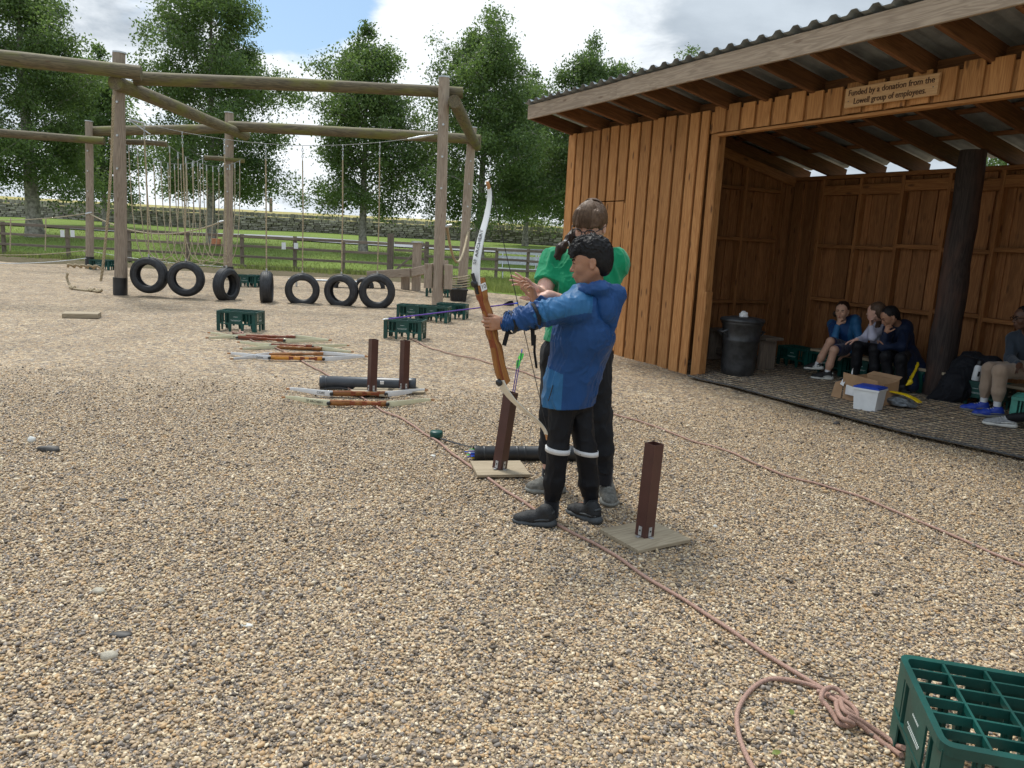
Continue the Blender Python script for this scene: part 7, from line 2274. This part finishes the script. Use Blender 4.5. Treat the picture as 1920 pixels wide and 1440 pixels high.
# ------------------------------------------------------------------ THE INSTRUCTOR
def build_woman():
    org = V(0.42, 4.36, 0)
    root = empty('person', org, 0, 'woman with a brown fringe, glasses and green T-shirt standing behind the boy', 'person')
    BB = lambda x, y, Y: A_(D(x, y, Y))
    fwd, left = rot_y_frame((-.40, -.92))
    hc = BB(1106, 424, 4.30)
    Rh = head_frame((-.36, -.86, -.36), (-.10, -.40, .9))
    s = 1.08
    neck = BB(1100, 478, 4.38); upch = BB(1094, 520, 4.38); waist = BB(1082, 600, 4.38); pelvis = BB(1080, 655, 4.38)
    shR = BB(1040, 492, 4.40); elR = BB(1016, 556, 4.27); wrR = BB(1001, 541, 4.09)
    shL = BB(1150, 494, 4.28); elL = BB(1112, 585, 4.18); wrL = BB(1028, 553, 4.06)
    hipR = BB(1048, 668, 4.42); hipL = BB(1112, 668, 4.32)
    knR = BB(1033, 775, 4.40); knL = BB(1124, 775, 4.28)
    anR = BB(1030, 893, 4.43); anL = BB(1134, 888, 4.28)
    F = Field((-.10, 3.85, .02), (.78, 4.70, 1.74), .0048)
    head_prims(F, hc, Rh, s)
    F.cone(hc + np.array((.005, .045, -.06)), neck, .050, .055, .03)
    F.cone(neck, upch, .06, .12, .04, flat=(fwd, .75)); F.cone(upch, waist, .150, .145, .05, flat=(fwd, .72)); F.cone(waist, pelvis, .145, .165, .05, flat=(fwd, .75))
    for a, e, w_ in ((shR, elR, wrR), (shL, elL, wrL)):
        F.cone(upch * .5 + a * .5, a, .06, .058, .03); F.cone(a, e, .057, .044, .02); F.cone(e, w_, .044, .026, .02)
    for h_, n_, a_ in ((hipR, knR, anR), (hipL, knL, anL)):
        F.cone(pelvis, h_, .11, .098, .05); F.cone(h_, n_, .092, .06, .03); F.cone(n_, a_, .058, .038, .02)
    # right hand: fingers spread away to the left, palm down
    hand_prims(F, wrR, (-.86, -.12, .42), (.10, -.55, -.80), (.35, -.60, .35), .92, curl=(.05, .10, .16, .30), spread=.30, tcurl=.12, tout=.7)
    # left hand: palm up beneath the boy's hand
    hand_prims(F, wrL, (-.96, -.05, -.22), (-.15, -.25, .95), (.1, -.8, .3), .95, curl=(.16, .14, .12, .20), spread=.12, tcurl=.1, tout=.55)
    field_obj('body', F, M['sk_wom'], root, org)
    face_bits(root, org, hc, Rh, s, 'lip_wom', 'hair_mid')
    # T-shirt
    F = Field((-.08, 4.0, .70), (.74, 4.66, 1.52), .0045)
    F.cone(neck + np.array((0, 0, -.03)), upch, .085, .160, .04, flat=(fwd, .75))
    F.cone(upch, BB(1088, 560, 4.38), .165, .170, .05, flat=(fwd, .80)); F.cone(BB(1088, 560, 4.38), waist, .170, .162, .05, flat=(fwd, .78))
    F.cone(waist, BB(1076, 640, 4.38), .162, .180, .05, flat=(fwd, .80))
    for sg in (-1, 1): F.ell(upch + fwd * .095 + left * sg * .075 + np.array((0, 0, -.055)), (.08, .08, .075), None, .06)
    for a, e in ((shR, elR), (shL, elL)):
        F.cone(upch * .4 + a * .6, a, .092, .080, .05); F.cone(a, a * .42 + e * .58, .082, .070, .03)
        m = a * .38 + e * .62
        F.cut(m, e - a, lo=np.minimum(m, e) - .09, hi=np.maximum(m, e) + .06)
    F.ell(BB(1096, 470, 4.33), (.062, .062, .05), None, .01, True)
    F.rough(folds(.011, (11, 11, 5), 12, .06)); F.rough(folds(.004, (26, 26, 14), 13, .03))
    F.cut(BB(1076, 641, 4.38), (0, 0, -1))
    field_obj('t_shirt', F, M['shirt_green'], root, org)
    # trousers
    F = Field((-.06, 4.12, .04), (.74, 4.66, .98), .0048)
    F.cone(pelvis + np.array((0, 0, .06)), pelvis, .165, .175, .03, flat=(fwd, .78))
    for h_, n_, a_ in ((hipR, knR, anR), (hipL, knL, anL)):
        F.cone(pelvis, h_, .125, .105, .04); F.cone(h_, n_, .102, .069, .03); F.cone(n_, a_ * .6 + n_ * .4, .068, .061, .02); F.cone(a_ * .6 + n_ * .4, a_, .061, .048, .02)
    F.rough(folds(.008, (13, 13, 9), 14))
    F.cut((0, 0, .16), (0, 0, -1))
    field_obj('trousers', F, M['trouser_char'], root, org)
    m_ = MB(); m_.tube([Vector(BB(1003, 628, 4.24)) - org, Vector(BB(1002, 660, 4.24)) - org, Vector(BB(1006, 690, 4.24)) - org], .008, 6); m_.build('pocket_strap', M['strap'], root)
    for a_ in (anR, anL):
        m_ = MB(); m_.lathe([(.046, -.06), (.047, 0), (.046, .05), (.04, .06)], Vector(a_) - org, 20); m_.build('sock', M['black_sock'], root)
    gh, gt = G(1054, 925), G(990, 922)
    shoe(root, org, A_(gh), A_(gt), (0, 0, 1), 1.08, (M['boot_grey'], M['sole_grey'], 'boot_dark'), high=.045, name='boot')
    gh, gt = G(1132, 915), G(1143, 955)
    shoe(root, org, A_(gh) + np.array((0, .02, 0)), A_(gt), (0, 0, 1), 1.10, (M['boot_grey'], M['sole_grey'], 'boot_dark'), high=.055, name='boot')
    # hair
    Rn = np.array(Rh); TT = lambda x, y, z: hc + Rn @ (np.array((x, y, z)) * s)
    F = Field(hc - .22, hc + .20, .0036)
    F.ell(TT(-.018, 0, .036), np.array((.099, .080, .090)) * s, Rn, .01)
    F.ell(TT(-.050, 0, -.006), np.array((.060, .066, .066)) * s, Rn, .03)
    F.ell(TT(.026, 0, .050), np.array((.070, .070, .056)) * s, Rn, .03)
    for i in range(25):
        y = (-1 + 2 * i / 24) * .062
        F.cone(TT(.045, y * .8, .080), TT(.088 - 6.0 * y * y, y, .030 + 1.6 * y * y), .014, .0055, .018)
    for sg in (-1, 1):
        F.cone(TT(.045, sg * .062, .050), TT(.040, sg * .073, .004), .012, .005, .012)
    F.ell(TT(.094, 0, -.050), np.array((.066, .070, .076)) * s, Rn, .005, True)
    for sg in (-1, 1):
        F.ell(TT(-.004, sg * .088, -.016), np.array((.026, .026, .036)) * s, Rn, .006, True)
        F.ell(TT(.030, sg * .080, -.045), np.array((.040, .034, .036)) * s, Rn, .010, True)
    F.ell(TT(-.01, 0, -.118), np.array((.09, .09, .05)) * s, Rn, .01, True)
    F.rough(long_hair_grooves(TT(-.02, 0, .12), Rh, .0048, 26, 3))
    field_obj('hair', F, M['hair_brown'], root, org)
    rs_ = random.Random(9); paths = []
    for i in range(900):
        a = rs_.uniform(-PI, PI); l = rs_.uniform(.75, 1.1)
        pts = []
        for j in range(9):
            t = j / 8 * l; ph = t * 1.55
            e = np.array((math.sin(ph) * math.cos(a), math.sin(ph) * math.sin(a) * .83, math.cos(ph)))
            pts.append(TT(*(np.array((-.016, 0, .034)) + e * np.array((.112 if e[0] < 0 else .123, .090, .0985)) * (1 + .02 * rs_.random()))))
        if abs(a) < 1.0: l = min(l, .80)
        if 1.0 <= abs(a) < 2.0: continue
        paths.append(pts)
    strands('hair_strands', 'hair_brown', root, org, paths, .0015)
    # ponytail over the shoulder, with its tie
    F = Field(BB(1030, 500, 4.20) - .12, BB(1085, 420, 4.36) + .14, .0036)
    pt = [BB(1076, 440, 4.33), BB(1068, 447, 4.31), BB(1062, 456, 4.29), BB(1052, 466, 4.26), BB(1041, 480, 4.25)]
    seg_tube(F, pt[:3], [.028, .021, .014], .02); seg_tube(F, pt[2:], [.014, .026, .007], .02)
    F.cone(pt[3], BB(1044, 486, 4.25), .018, .005, .01); F.cone(pt[3], BB(1050, 488, 4.25), .016, .004, .01)
    F.rough(lambda P_: -.006 * (1 - np.abs(vnoise(P_ @ np.array([[.8, .6, 0], [-.6, .8, 0], [0, 0, 1]]), (70, 70, 14), 4))) ** 2 + .002)
    field_obj('ponytail', F, M['hair_dkbrown'], root, org)
    m_ = MB(); c_ = Vector(pt[2]) - org; t_ = (Vector(pt[3]) - Vector(pt[1])).normalized(); xa = t_.orthogonal().normalized(); ya = t_.cross(xa)
    m_.tube([c_ + (xa * math.cos(a) + ya * math.sin(a)) * .017 for a in np.linspace(0, 2 * PI, 13)[:-1]], .006, 6, closed=True); m_.build('hair_tie', M['white_band'], root)
    # glasses
    m_ = MB(); TV = lambda x, y, z: Vector(TT(x, y, z)) - org
    for y in (-1, 1):
        m_.tube([TV(.106 - .35 * max(0, .026 * math.cos(a)), y * (.034 + .026 * math.cos(a)), -.002 + .021 * math.sin(a)) for a in np.linspace(0, 2 * PI, 20)[:-1]], .0032, 6, closed=True)
        m_.tube([TV(.100, y * .060, .010), TV(.05, y * .078, .010), TV(-.01, y * .080, .006)], .0022, 6)
    m_.tube([TV(.106, -.009, .004), TV(.110, 0, .008), TV(.106, .009, .004)], .0032, 6)
    m_.build('glasses', M['glasses'], root)
    return root
build_woman()

# ------------------------------------------------------------------ SEATED CHILDREN IN THE SHELTER
def SP(px, py, y): return A_(SW(*onplane(px, py, y)))
def build_seated(label, J, opt):
    """J: joints in world space. opt: colours and build"""
    h = opt.get('h', .0065)
    org = Vector((J['pelvis'][0], J['pelvis'][1], 0.02))
    root = empty('person', org, 0, label, 'person')
    s = opt.get('s', .98)
    hc = J['head']; Rh = head_frame(opt['face'], opt.get('hup', (0, 0, 1)), opt.get('roll', 0))
    allp = np.array([v for v in J.values()])
    lo = allp.min(0) - .20; hi = allp.max(0) + .22
    lo[2] = max(lo[2], -.02)
    fw, lf = rot_y_frame(opt['body'])
    F = Field(lo, hi, h)
    head_prims(F, hc, Rh, s)
    Rn = np.array(Rh)
    F.cone(hc + Rn @ np.array((-.03, 0, -.05)), J['neck'], .043, .045, .03)
    F.cone(J['neck'], J['chest'], .05, .105, .04, flat=(fw, .72)); F.cone(J['chest'], J['pelvis'], .110, .110, .05, flat=(fw, .75))
    for S_ in 'LR':
        F.cone(J['chest'] * .5 + J['sh' + S_] * .5, J['sh' + S_], .048, .040, .03)
        F.cone(J['sh' + S_], J['el' + S_], .040, .031, .02); F.cone(J['el' + S_], J['wr' + S_], .031, .021, .02)
        F.cone(J['pelvis'], J['hip' + S_], .08, .072, .04); F.cone(J['hip' + S_], J['kn' + S_], .068, .046, .03)
        F.cone(J['kn' + S_], J['an' + S_] * .65 + J['kn' + S_] * .35, .045, .043, .02); F.cone(J['an' + S_] * .65 + J['kn' + S_] * .35, J['an' + S_], .043, .028, .02)
        hd = opt['hands'][S_]
        hand_prims(F, J['wr' + S_], hd[0], hd[1], hd[2], .88, curl=hd[3], spread=.08, tcurl=.3)
    field_obj('body', F, M[opt['skin']], root, org)
    face_bits(root, org, hc, Rh, s, opt['lip'], opt['hair'])
    # top
    F = Field(lo, hi, h)
    fat = opt.get('fat', 1.0)
    F.cone(J['neck'] + np.array((0, 0, -.02)), J['chest'], .060 * fat, .122 * fat, .04, flat=(fw, .78)); F.cone(J['chest'], J['pelvis'] + np.array((0, 0, .01)), .130 * fat, .128 * fat, .05, flat=(fw, .82))
    for S_ in 'LR':
        F.cone(J['chest'] * .45 + J['sh' + S_] * .55, J['sh' + S_], .068 * fat, .056 * fat, .04); F.cone(J['sh' + S_], J['el' + S_], .058 * fat, .047 * fat, .03)
        e, w_ = J['el' + S_], J['wr' + S_]; c_ = opt.get('cuff', .12)
        F.cone(e, e * c_ + w_ * (1 - c_), .047 * fat, .032 * fat, .02)
    if opt.get('hood'):
        p = J['neck'] - fw * .085 + np.array((0, 0, -.005)) + np.array(opt.get('hoodoff', (0, 0, 0)))
        F.ell(p, (.075, .075, .075), None, .04); F.cone(p + lf * .05 + fw * .03, p - lf * .05 + fw * .03, .05, .05, .03)
    for q in opt.get('skirt', []):
        F.cone(np.array(q[0]), np.array(q[1]), q[2], q[3], .04)
    F.rough(folds(.006, (14, 14, 9), opt.get('seed', 1)))
    field_obj(opt.get('topname', 'jacket'), F, [M[x] for x in opt['top']], root, org, opt.get('topfn'))
    # bottom
    F = Field(lo, hi, h)
    F.cone(J['pelvis'] + np.array((0, 0, .04)), J['pelvis'], .115, .125, .04, flat=(fw, .85))
    for S_ in 'LR':
        F.cone(J['pelvis'], J['hip' + S_], .10, .088, .04)
        if opt.get('shorts'):
            m = J['hip' + S_] * .14 + J['kn' + S_] * .86
            F.cone(J['hip' + S_], m, .086, .066, .03)
        else:
            r_ = opt.get('leg', 1.0)
            F.cone(J['hip' + S_], J['kn' + S_], .082 * r_, .062 * r_, .03); F.cone(J['kn' + S_], J['an' + S_] * .6 + J['kn' + S_] * .4, .060 * r_, .053 * r_, .02)
            e_ = opt.get('hem', 0.0)
            F.cone(J['an' + S_] * .6 + J['kn' + S_] * .4, J['an' + S_] * (1 - e_) + J['kn' + S_] * e_, .053 * r_, .038 * r_, .02)
    F.rough(folds(.006, (14, 14, 10), opt.get('seed', 1) + 3))
    field_obj('shorts' if opt.get('shorts') else 'trousers', F, M[opt['bottom']], root, org)
    for S_ in 'LR':
        a_ = J['an' + S_]; k_ = J['kn' + S_]; m_ = MB(); d_ = Vector(k_ - a_).normalized()
        m_.tube([Vector(a_) - org - d_ * .02, Vector(a_) - org + d_ * .03, Vector(a_) - org + d_ * .085], [.033, .034, .034], 14); m_.build('sock', M[opt['sock']], root)
        if opt['sock'] == 'pink_sock':
            for k in range(3):
                q = Vector(a_) - org + d_ * (.02 + .025 * k); m_ = MB(); m_.tube([q, q + d_ * .010], .0350, 14); m_.build('stripe', M['navy_shorts'], root)
        h_, t_, u_ = opt['feet'][S_]
        shoe(root, org, h_, t_, u_, .93, (M[opt['shoe'][0]], M[opt['shoe'][1]], opt['shoe'][2]))
    # hair
    F = Field(hc - .22, hc + .20, h * .75)
    TT = lambda x, y, z: hc + Rn @ (np.array((x, y, z)) * s)
    hs = opt.get('hairstyle', 'back')
    F.ell(TT(-.020, 0, .034), np.array((.096, .0775, .088)) * s, Rn, .01)
    F.ell(TT(-.048, 0, -.012), np.array((.058, .066, .068)) * s, Rn, .02)
    F.ell(TT(.092, 0, -.052), np.array((.064, .090, .092)) * s, Rn, .008, True)
    for y in (-1, 1): F.ell(TT(.012, y * .085, -.022), np.array((.036, .032, .042)) * s, Rn, .008, True)
    for q in opt.get('tail', []):
        F.cone(np.array(q[0]), np.array(q[1]), q[2], q[3], .02)
    if hs == 'short':
        F.ell(TT(-.02, 0, -.115), (.09, .09, .048), Rn, .01, True)
        F.rough(lambda P_: -vnoise(P_, (120, 120, 120), 3) * .004)
    else:
        F.rough(long_hair_grooves(TT(-.03, 0, .12), Rh, .004, 12, 5))
    field_obj('hair', F, M[opt['hair']], root, org)
    return root, org

def ft(px, py, y): return SP(px, py, y)
W_ = lambda *v: nrm3(SHW) * v[1] - nrm3(SU) * v[0] + np.array((0, 0, v[2]))      # shed-frame direction -> world
def gz(p, z): p = np.array(p, float); p[2] = z; return p
# girl in the bright blue jacket, chin on her fist, legs crossed
J = dict(head=SP(1579, 583, 1.66), neck=SP(1578, 603, 1.78), chest=SP(1585, 622, 1.84), pelvis=SP(1594, 652, 1.90),
         shR=SP(1560, 608, 1.78), elR=SP(1564, 634, 1.52), wrR=SP(1571, 609, 1.53), shL=SP(1604, 609, 1.84), elL=SP(1612, 640, 1.80), wrL=SP(1590, 664, 1.62),
         hipR=SP(1584, 654, 1.82), knR=SP(1557, 640, 1.42), anR=SP(1532, 685, 1.38), hipL=SP(1600, 656, 1.84), knL=SP(1564, 656, 1.36), anL=SP(1551, 699, 1.35))
ANK = .07
def blue_fn(C_):
    out = np.zeros(len(C_), int); x = (C_ - A_(SW(0, 0))) @ W_(1, 0, 0)
    a0 = (J1['shR'] - A_(SW(0, 0))) @ W_(1, 0, 0); a1 = (J1['shL'] - A_(SW(0, 0))) @ W_(1, 0, 0)
    out[(x < a0 + .03) | (x > a1 - .03)] = 1
    return out
J1 = J
hds = dict(R=(W_(.25, -.05, 1), W_(.2, 1, .2), W_(1, 0, .1), (1.2, 1.25, 1.3, 1.3)), L=(W_(-.6, -.5, -.5), W_(-.1, .2, -1), W_(-.4, 1, 0), (.2, .25, .3, .3)))
hR, tR = J['anR'] + W_(.07, .02, -.045), J['anR'] + W_(-.145, -.03, -.072)
hL, tL = gz(J['anL'] + W_(.045, .05, 0), .028), gz(J['anL'] + W_(-.11, -.13, 0), .026)
build_seated('girl in a bright blue jacket and dark shorts resting her chin on her fist', J,
             dict(face=W_(.42, -.90, -.12), body=W_(-.2, -1, 0), skin='sk_girl', lip='lip_girl', hair='hair_dkbrown', top=['jk_blue', 'jk_light'], topfn=blue_fn, hood=True, hoodoff=W_(.10, 0, .03), fat=.95,
                  bottom='navy_shorts', shorts=True, sock='white_sock', shoe=('shoe_black', 'sole_white', 'strap'), hands=hds, seed=3,
                  feet=dict(R=(hR, tR, (0.1, 0, 1)), L=(hL, tL, (0, 0, 1))), tail=[(SP(1566, 588, 1.78), SP(1558, 602, 1.88), .045, .03)]))
# girl in the pale top, seen in profile, hand at her mouth
J = dict(head=SP(1642, 585, 1.74), neck=SP(1650, 604, 1.84), chest=SP(1650, 624, 1.86), pelvis=SP(1652, 656, 1.92),
         shR=SP(1640, 611, 1.80), elR=SP(1618, 638, 1.62), wrR=SP(1606, 637, 1.46), shL=SP(1660, 610, 1.86), elL=SP(1636, 632, 1.60), wrL=SP(1633, 612, 1.60),
         hipR=SP(1642, 658, 1.84), knR=SP(1608, 650, 1.42), anR=SP(1604, 704, 1.45), hipL=SP(1660, 660, 1.86), knL=SP(1640, 655, 1.44), anL=SP(1640, 712, 1.46))
hds = dict(R=(W_(-.7, -.5, -.3), W_(0, 0, -1), W_(.4, -.8, 0), (.3, .3, .35, .4)), L=(W_(-.15, -.05, 1), W_(.8, .3, .1), W_(0, 1, .1), (.5, .6, .8, .9)))
build_seated('girl in a pale lilac top seen in profile between the other two girls', J,
             dict(face=W_(-.96, -.25, -.08), body=W_(-.55, -1, 0), skin='sk_wom', lip='lip_wom', hair='hair_mid', top=['lilac'], topname='fleece', bottom='trouser_black', sock='black_sock', fat=.98,
                  shoe=('shoe_black', 'sole_dark', 'strap'), hands=hds, seed=7,
                  feet=dict(R=(gz(J['anR'] + W_(.03, .05, 0), .026), gz(J['anR'] + W_(-.08, -.15, 0), .026), (0, 0, 1)), L=(gz(J['anL'] + W_(.03, .05, 0), .026), gz(J['anL'] + W_(-.06, -.16, 0), .026), (0, 0, 1))),
                  tail=[(SP(1648, 588, 1.86), SP(1644, 618, 1.76), .038, .020), (SP(1650, 596, 1.84), SP(1646, 612, 1.72), .03, .03)]))
m_ = MB(); c_ = Vector(J['wrR']); 
# girl in the navy coat, bent forward over her hand
J = dict(head=SP(1668, 594, 1.56), neck=SP(1682, 610, 1.72), chest=SP(1688, 632, 1.80), pelvis=SP(1694, 664, 1.90),
         shR=SP(1668, 617, 1.66), elR=SP(1656, 650, 1.44), wrR=SP(1661, 624, 1.42), shL=SP(1698, 616, 1.80), elL=SP(1690, 650, 1.58), wrL=SP(1664, 650, 1.44),
         hipR=SP(1684, 666, 1.82), knR=SP(1661, 668, 1.44), anR=SP(1667, 724, 1.50), hipL=SP(1704, 668, 1.86), knL=SP(1690, 672, 1.46), anL=SP(1690, 728, 1.50))
hds = dict(R=(W_(.3, -.1, 1), W_(.1, 1, .2), W_(1, .1, .1), (1.1, 1.15, 1.2, 1.2)), L=(W_(-1, -.2, .1), W_(0, .3, 1), W_(.1, -1, 0), (.4, .45, .5, .5)))
build_seated('girl with black hair bent forward in a long navy coat beside the dark pole', J,
             dict(face=W_(-.42, -.78, -.55), hup=(0, 0, 1), body=W_(-.35, -1, 0), skin='sk_brown', lip='lip_brown', hair='hair_black', top=['navy_coat'], topname='coat', bottom='trouser_black', sock='pink_sock', fat=1.12, hood=True,
                  shoe=('shoe_black', 'sole_dark', 'strap'), hands=hds, seed=11,
                  skirt=[(J['hipL'], J['hipL'] * .4 + J['knL'] * .6 + np.array((0, 0, -.05)), .11, .10), (J['hipL'] * .6 + J['knL'] * .4 + np.array((0, 0, -.05)), gz(J['anL'] + W_(.05, .10, 0), .12), .11, .07), (J['hipL'], gz(J['anL'] + W_(.14, .28, 0), .16), .11, .06)],
                  feet=dict(R=(gz(J['anR'] + W_(.02, .05, 0), .026), gz(J['anR'] + W_(-.05, -.16, 0), .026), (0, 0, 1)), L=(gz(J['anL'] + W_(.02, .05, 0), .026), gz(J['anL'] + W_(-.02, -.17, 0), .026), (0, 0, 1))),
                  tail=[(SP(1678, 590, 1.62), SP(1684, 612, 1.80), .05, .04)]))
# yellow lining of the coat
F = Field(SP(1712, 700, 1.6) - .25, SP(1712, 700, 1.6) + .25, .006)
F.cone(SP(1718, 684, 1.72), SP(1706, 716, 1.52), .035, .020, .02, flat=(W_(0, 1, 0), .4)); F.cone(SP(1706, 716, 1.52), SP(1700, 722, 1.50), .02, .012, .02)
F.rough(folds(.005, (22, 22, 10), 2))
yo = SP(1710, 705, 1.6)
tag(field_obj('yellow_jacket', F, M['yellow'], None, (0, 0, 0)), 'yellow folded fabric hanging below the seat behind the girl in the navy coat', 'jacket')
# boy at the right edge in beige joggers
J = dict(head=SP(1921, 596, 1.74), neck=SP(1925, 618, 1.84), chest=SP(1926, 642, 1.88), pelvis=SP(1936, 688, 1.92),
         shR=SP(1900, 634, 1.82), elR=SP(1893, 672, 1.72), wrR=SP(1912, 684, 1.50), shL=SP(1954, 640, 1.90), elL=SP(1950, 668, 1.64), wrL=SP(1928, 634, 1.56),
         hipR=SP(1920, 692, 1.84), knR=SP(1856, 692, 1.46), anR=SP(1845, 750, 1.45), hipL=SP(1944, 696, 1.86), knL=SP(1876, 696, 1.30), anL=SP(1870, 758, 1.32))
hds = dict(R=(W_(.1, -.8, -.3), W_(0, .2, -1), W_(1, 0, 0), (.4, .45, .5, .5)), L=(W_(-.2, 0, 1), W_(0, 1, 0), W_(-1, 0, 0), (1.0, 1.1, 1.2, 1.2)))
rt, orgb = build_seated('boy in slate sweater, beige joggers and blue trainers at the right edge', J,
             dict(face=W_(-.55, -.85, -.15), body=W_(-.5, -1, 0), skin='sk_dark', lip='lip_dark', hair='hair_black', hairstyle='short', top=['slate_top'], topname='sweater', bottom='beige', sock='white_sock', fat=1.02, leg=1.08, hem=.16, s=1.02,
                  shoe=('shoe_blue', 'sole_grey', 'white_band'), hands=hds, seed=15,
                  feet=dict(R=(gz(J['anR'] + W_(.05, .04, 0), .026), gz(J['anR'] + W_(-.15, -.12, 0), .026), (0, 0, 1)), L=(gz(J['anL'] + W_(.06, .05, 0), .026), gz(J['anL'] + W_(-.15, -.13, 0), .026), (0, 0, 1)))))
hc = J['head']; Rn = np.array(head_frame(W_(-.55, -.85, -.15)))
TT = lambda x, y, z: Vector(hc + Rn @ (np.array((x, y, z)) * 1.02)) - orgb
m_ = MB()
for y in (-1, 1):
    m_.tube([TT(.100, y * (.033 + .021 * math.cos(a)), .002 + .016 * math.sin(a)) for a in np.linspace(0, 2 * PI, 16)[:-1]], .002, 5, closed=True)
    m_.tube([TT(.098, y * .055, .006), TT(-.01, y * .077, .004)], .002, 5)
m_.tube([TT(.101, -.012, .004), TT(.101, .012, .004)], .002, 5)
m_.build('glasses', M['glasses'], rt)
# person beyond the right edge whose grey trainer reaches into view
J = dict(head=A_(SW(4.55, 1.85, 1.10)), neck=A_(SW(4.55, 1.88, .92)), chest=A_(SW(4.52, 1.88, .72)), pelvis=A_(SW(4.45, 1.88, .40)),
         shR=A_(SW(4.38, 1.82, .84)), elR=A_(SW(4.30, 1.62, .62)), wrR=A_(SW(4.22, 1.42, .52)), shL=A_(SW(4.72, 1.86, .84)), elL=A_(SW(4.76, 1.62, .62)), wrL=A_(SW(4.60, 1.42, .52)),
         hipR=A_(SW(4.36, 1.80, .38)), knR=A_(SW(3.98, 1.42, .44)), anR=SP(1893, 784, 1.02), hipL=A_(SW(4.54, 1.80, .38)), knL=A_(SW(4.40, 1.38, .46)), anL=A_(SW(4.36, 1.20, .10)))
hds = dict(R=(W_(-.3, -.9, -.2), W_(0, .2, -1), W_(1, 0, 0), (.4, .4, .4, .4)), L=(W_(-.3, -.9, -.2), W_(0, .2, -1), W_(-1, 0, 0), (.4, .4, .4, .4)))
ah = J['anR']
build_seated('person mostly beyond the right edge, black trouser leg and grey trainer', J,
             dict(face=W_(-.3, -.95, -.05), body=W_(-.2, -1, 0), skin='sk_girl', lip='lip_girl', hair='hair_dkbrown', hairstyle='short', top=['navy_coat'], bottom='trouser_black', sock='black_sock',
                  shoe=('shoe_grey', 'sole_white', 'white_band'), hands=hds, seed=19,
                  feet=dict(R=(gz(ah + W_(.05, .04, 0), .024), gz(ah + W_(-.16, -.12, 0), .026), (0.05, -.0, 1)), L=(gz(J['anL'] + W_(.02, .05, 0), .026), gz(J['anL'] + W_(-.05, -.17, 0), .026), (0, 0, 1)))))

# heap of dark coats between the pole and the crate
F = Field(SP(1780, 730, 1.7) - .55, SP(1780, 700, 1.7) + .55, .008)
F.cone(SP(1742, 752, 1.52), SP(1790, 722, 1.66), .05, .12, .06); F.cone(SP(1790, 722, 1.66), SP(1812, 690, 1.80), .12, .13, .06)
F.cone(SP(1765, 752, 1.55), SP(1800, 735, 1.66), .06, .10, .06); F.ell(SP(1815, 690, 1.86), (.14, .12, .11), None, .05)
F.cut((0, 0, .025), (0, 0, -1)); F.rough(folds(.018, (9, 9, 7), 5, .06), .06)
o_ = field_obj('coat_heap', F, M['bag_dark'], None, (0, 0, 0)); tag(o_, 'dark coat slumped on the ground between the tarred pole and the crate', 'coat')
F = Field(SP(1835, 680, 1.95) - .40, SP(1835, 680, 1.95) + .40, .008)
F.cone(SP(1810, 678, 1.95), SP(1862, 684, 1.96), .075, .085, .05); F.ell(SP(1822, 668, 1.95), (.09, .09, .06), None, .05)
F.rough(folds(.014, (12, 12, 9), 8, .05), .06)
o_ = field_obj('rucksack', F, M['bag_dark'], None, (0, 0, 0)); tag(o_, 'black rucksack lying on the seat behind the white bottle', 'bag')
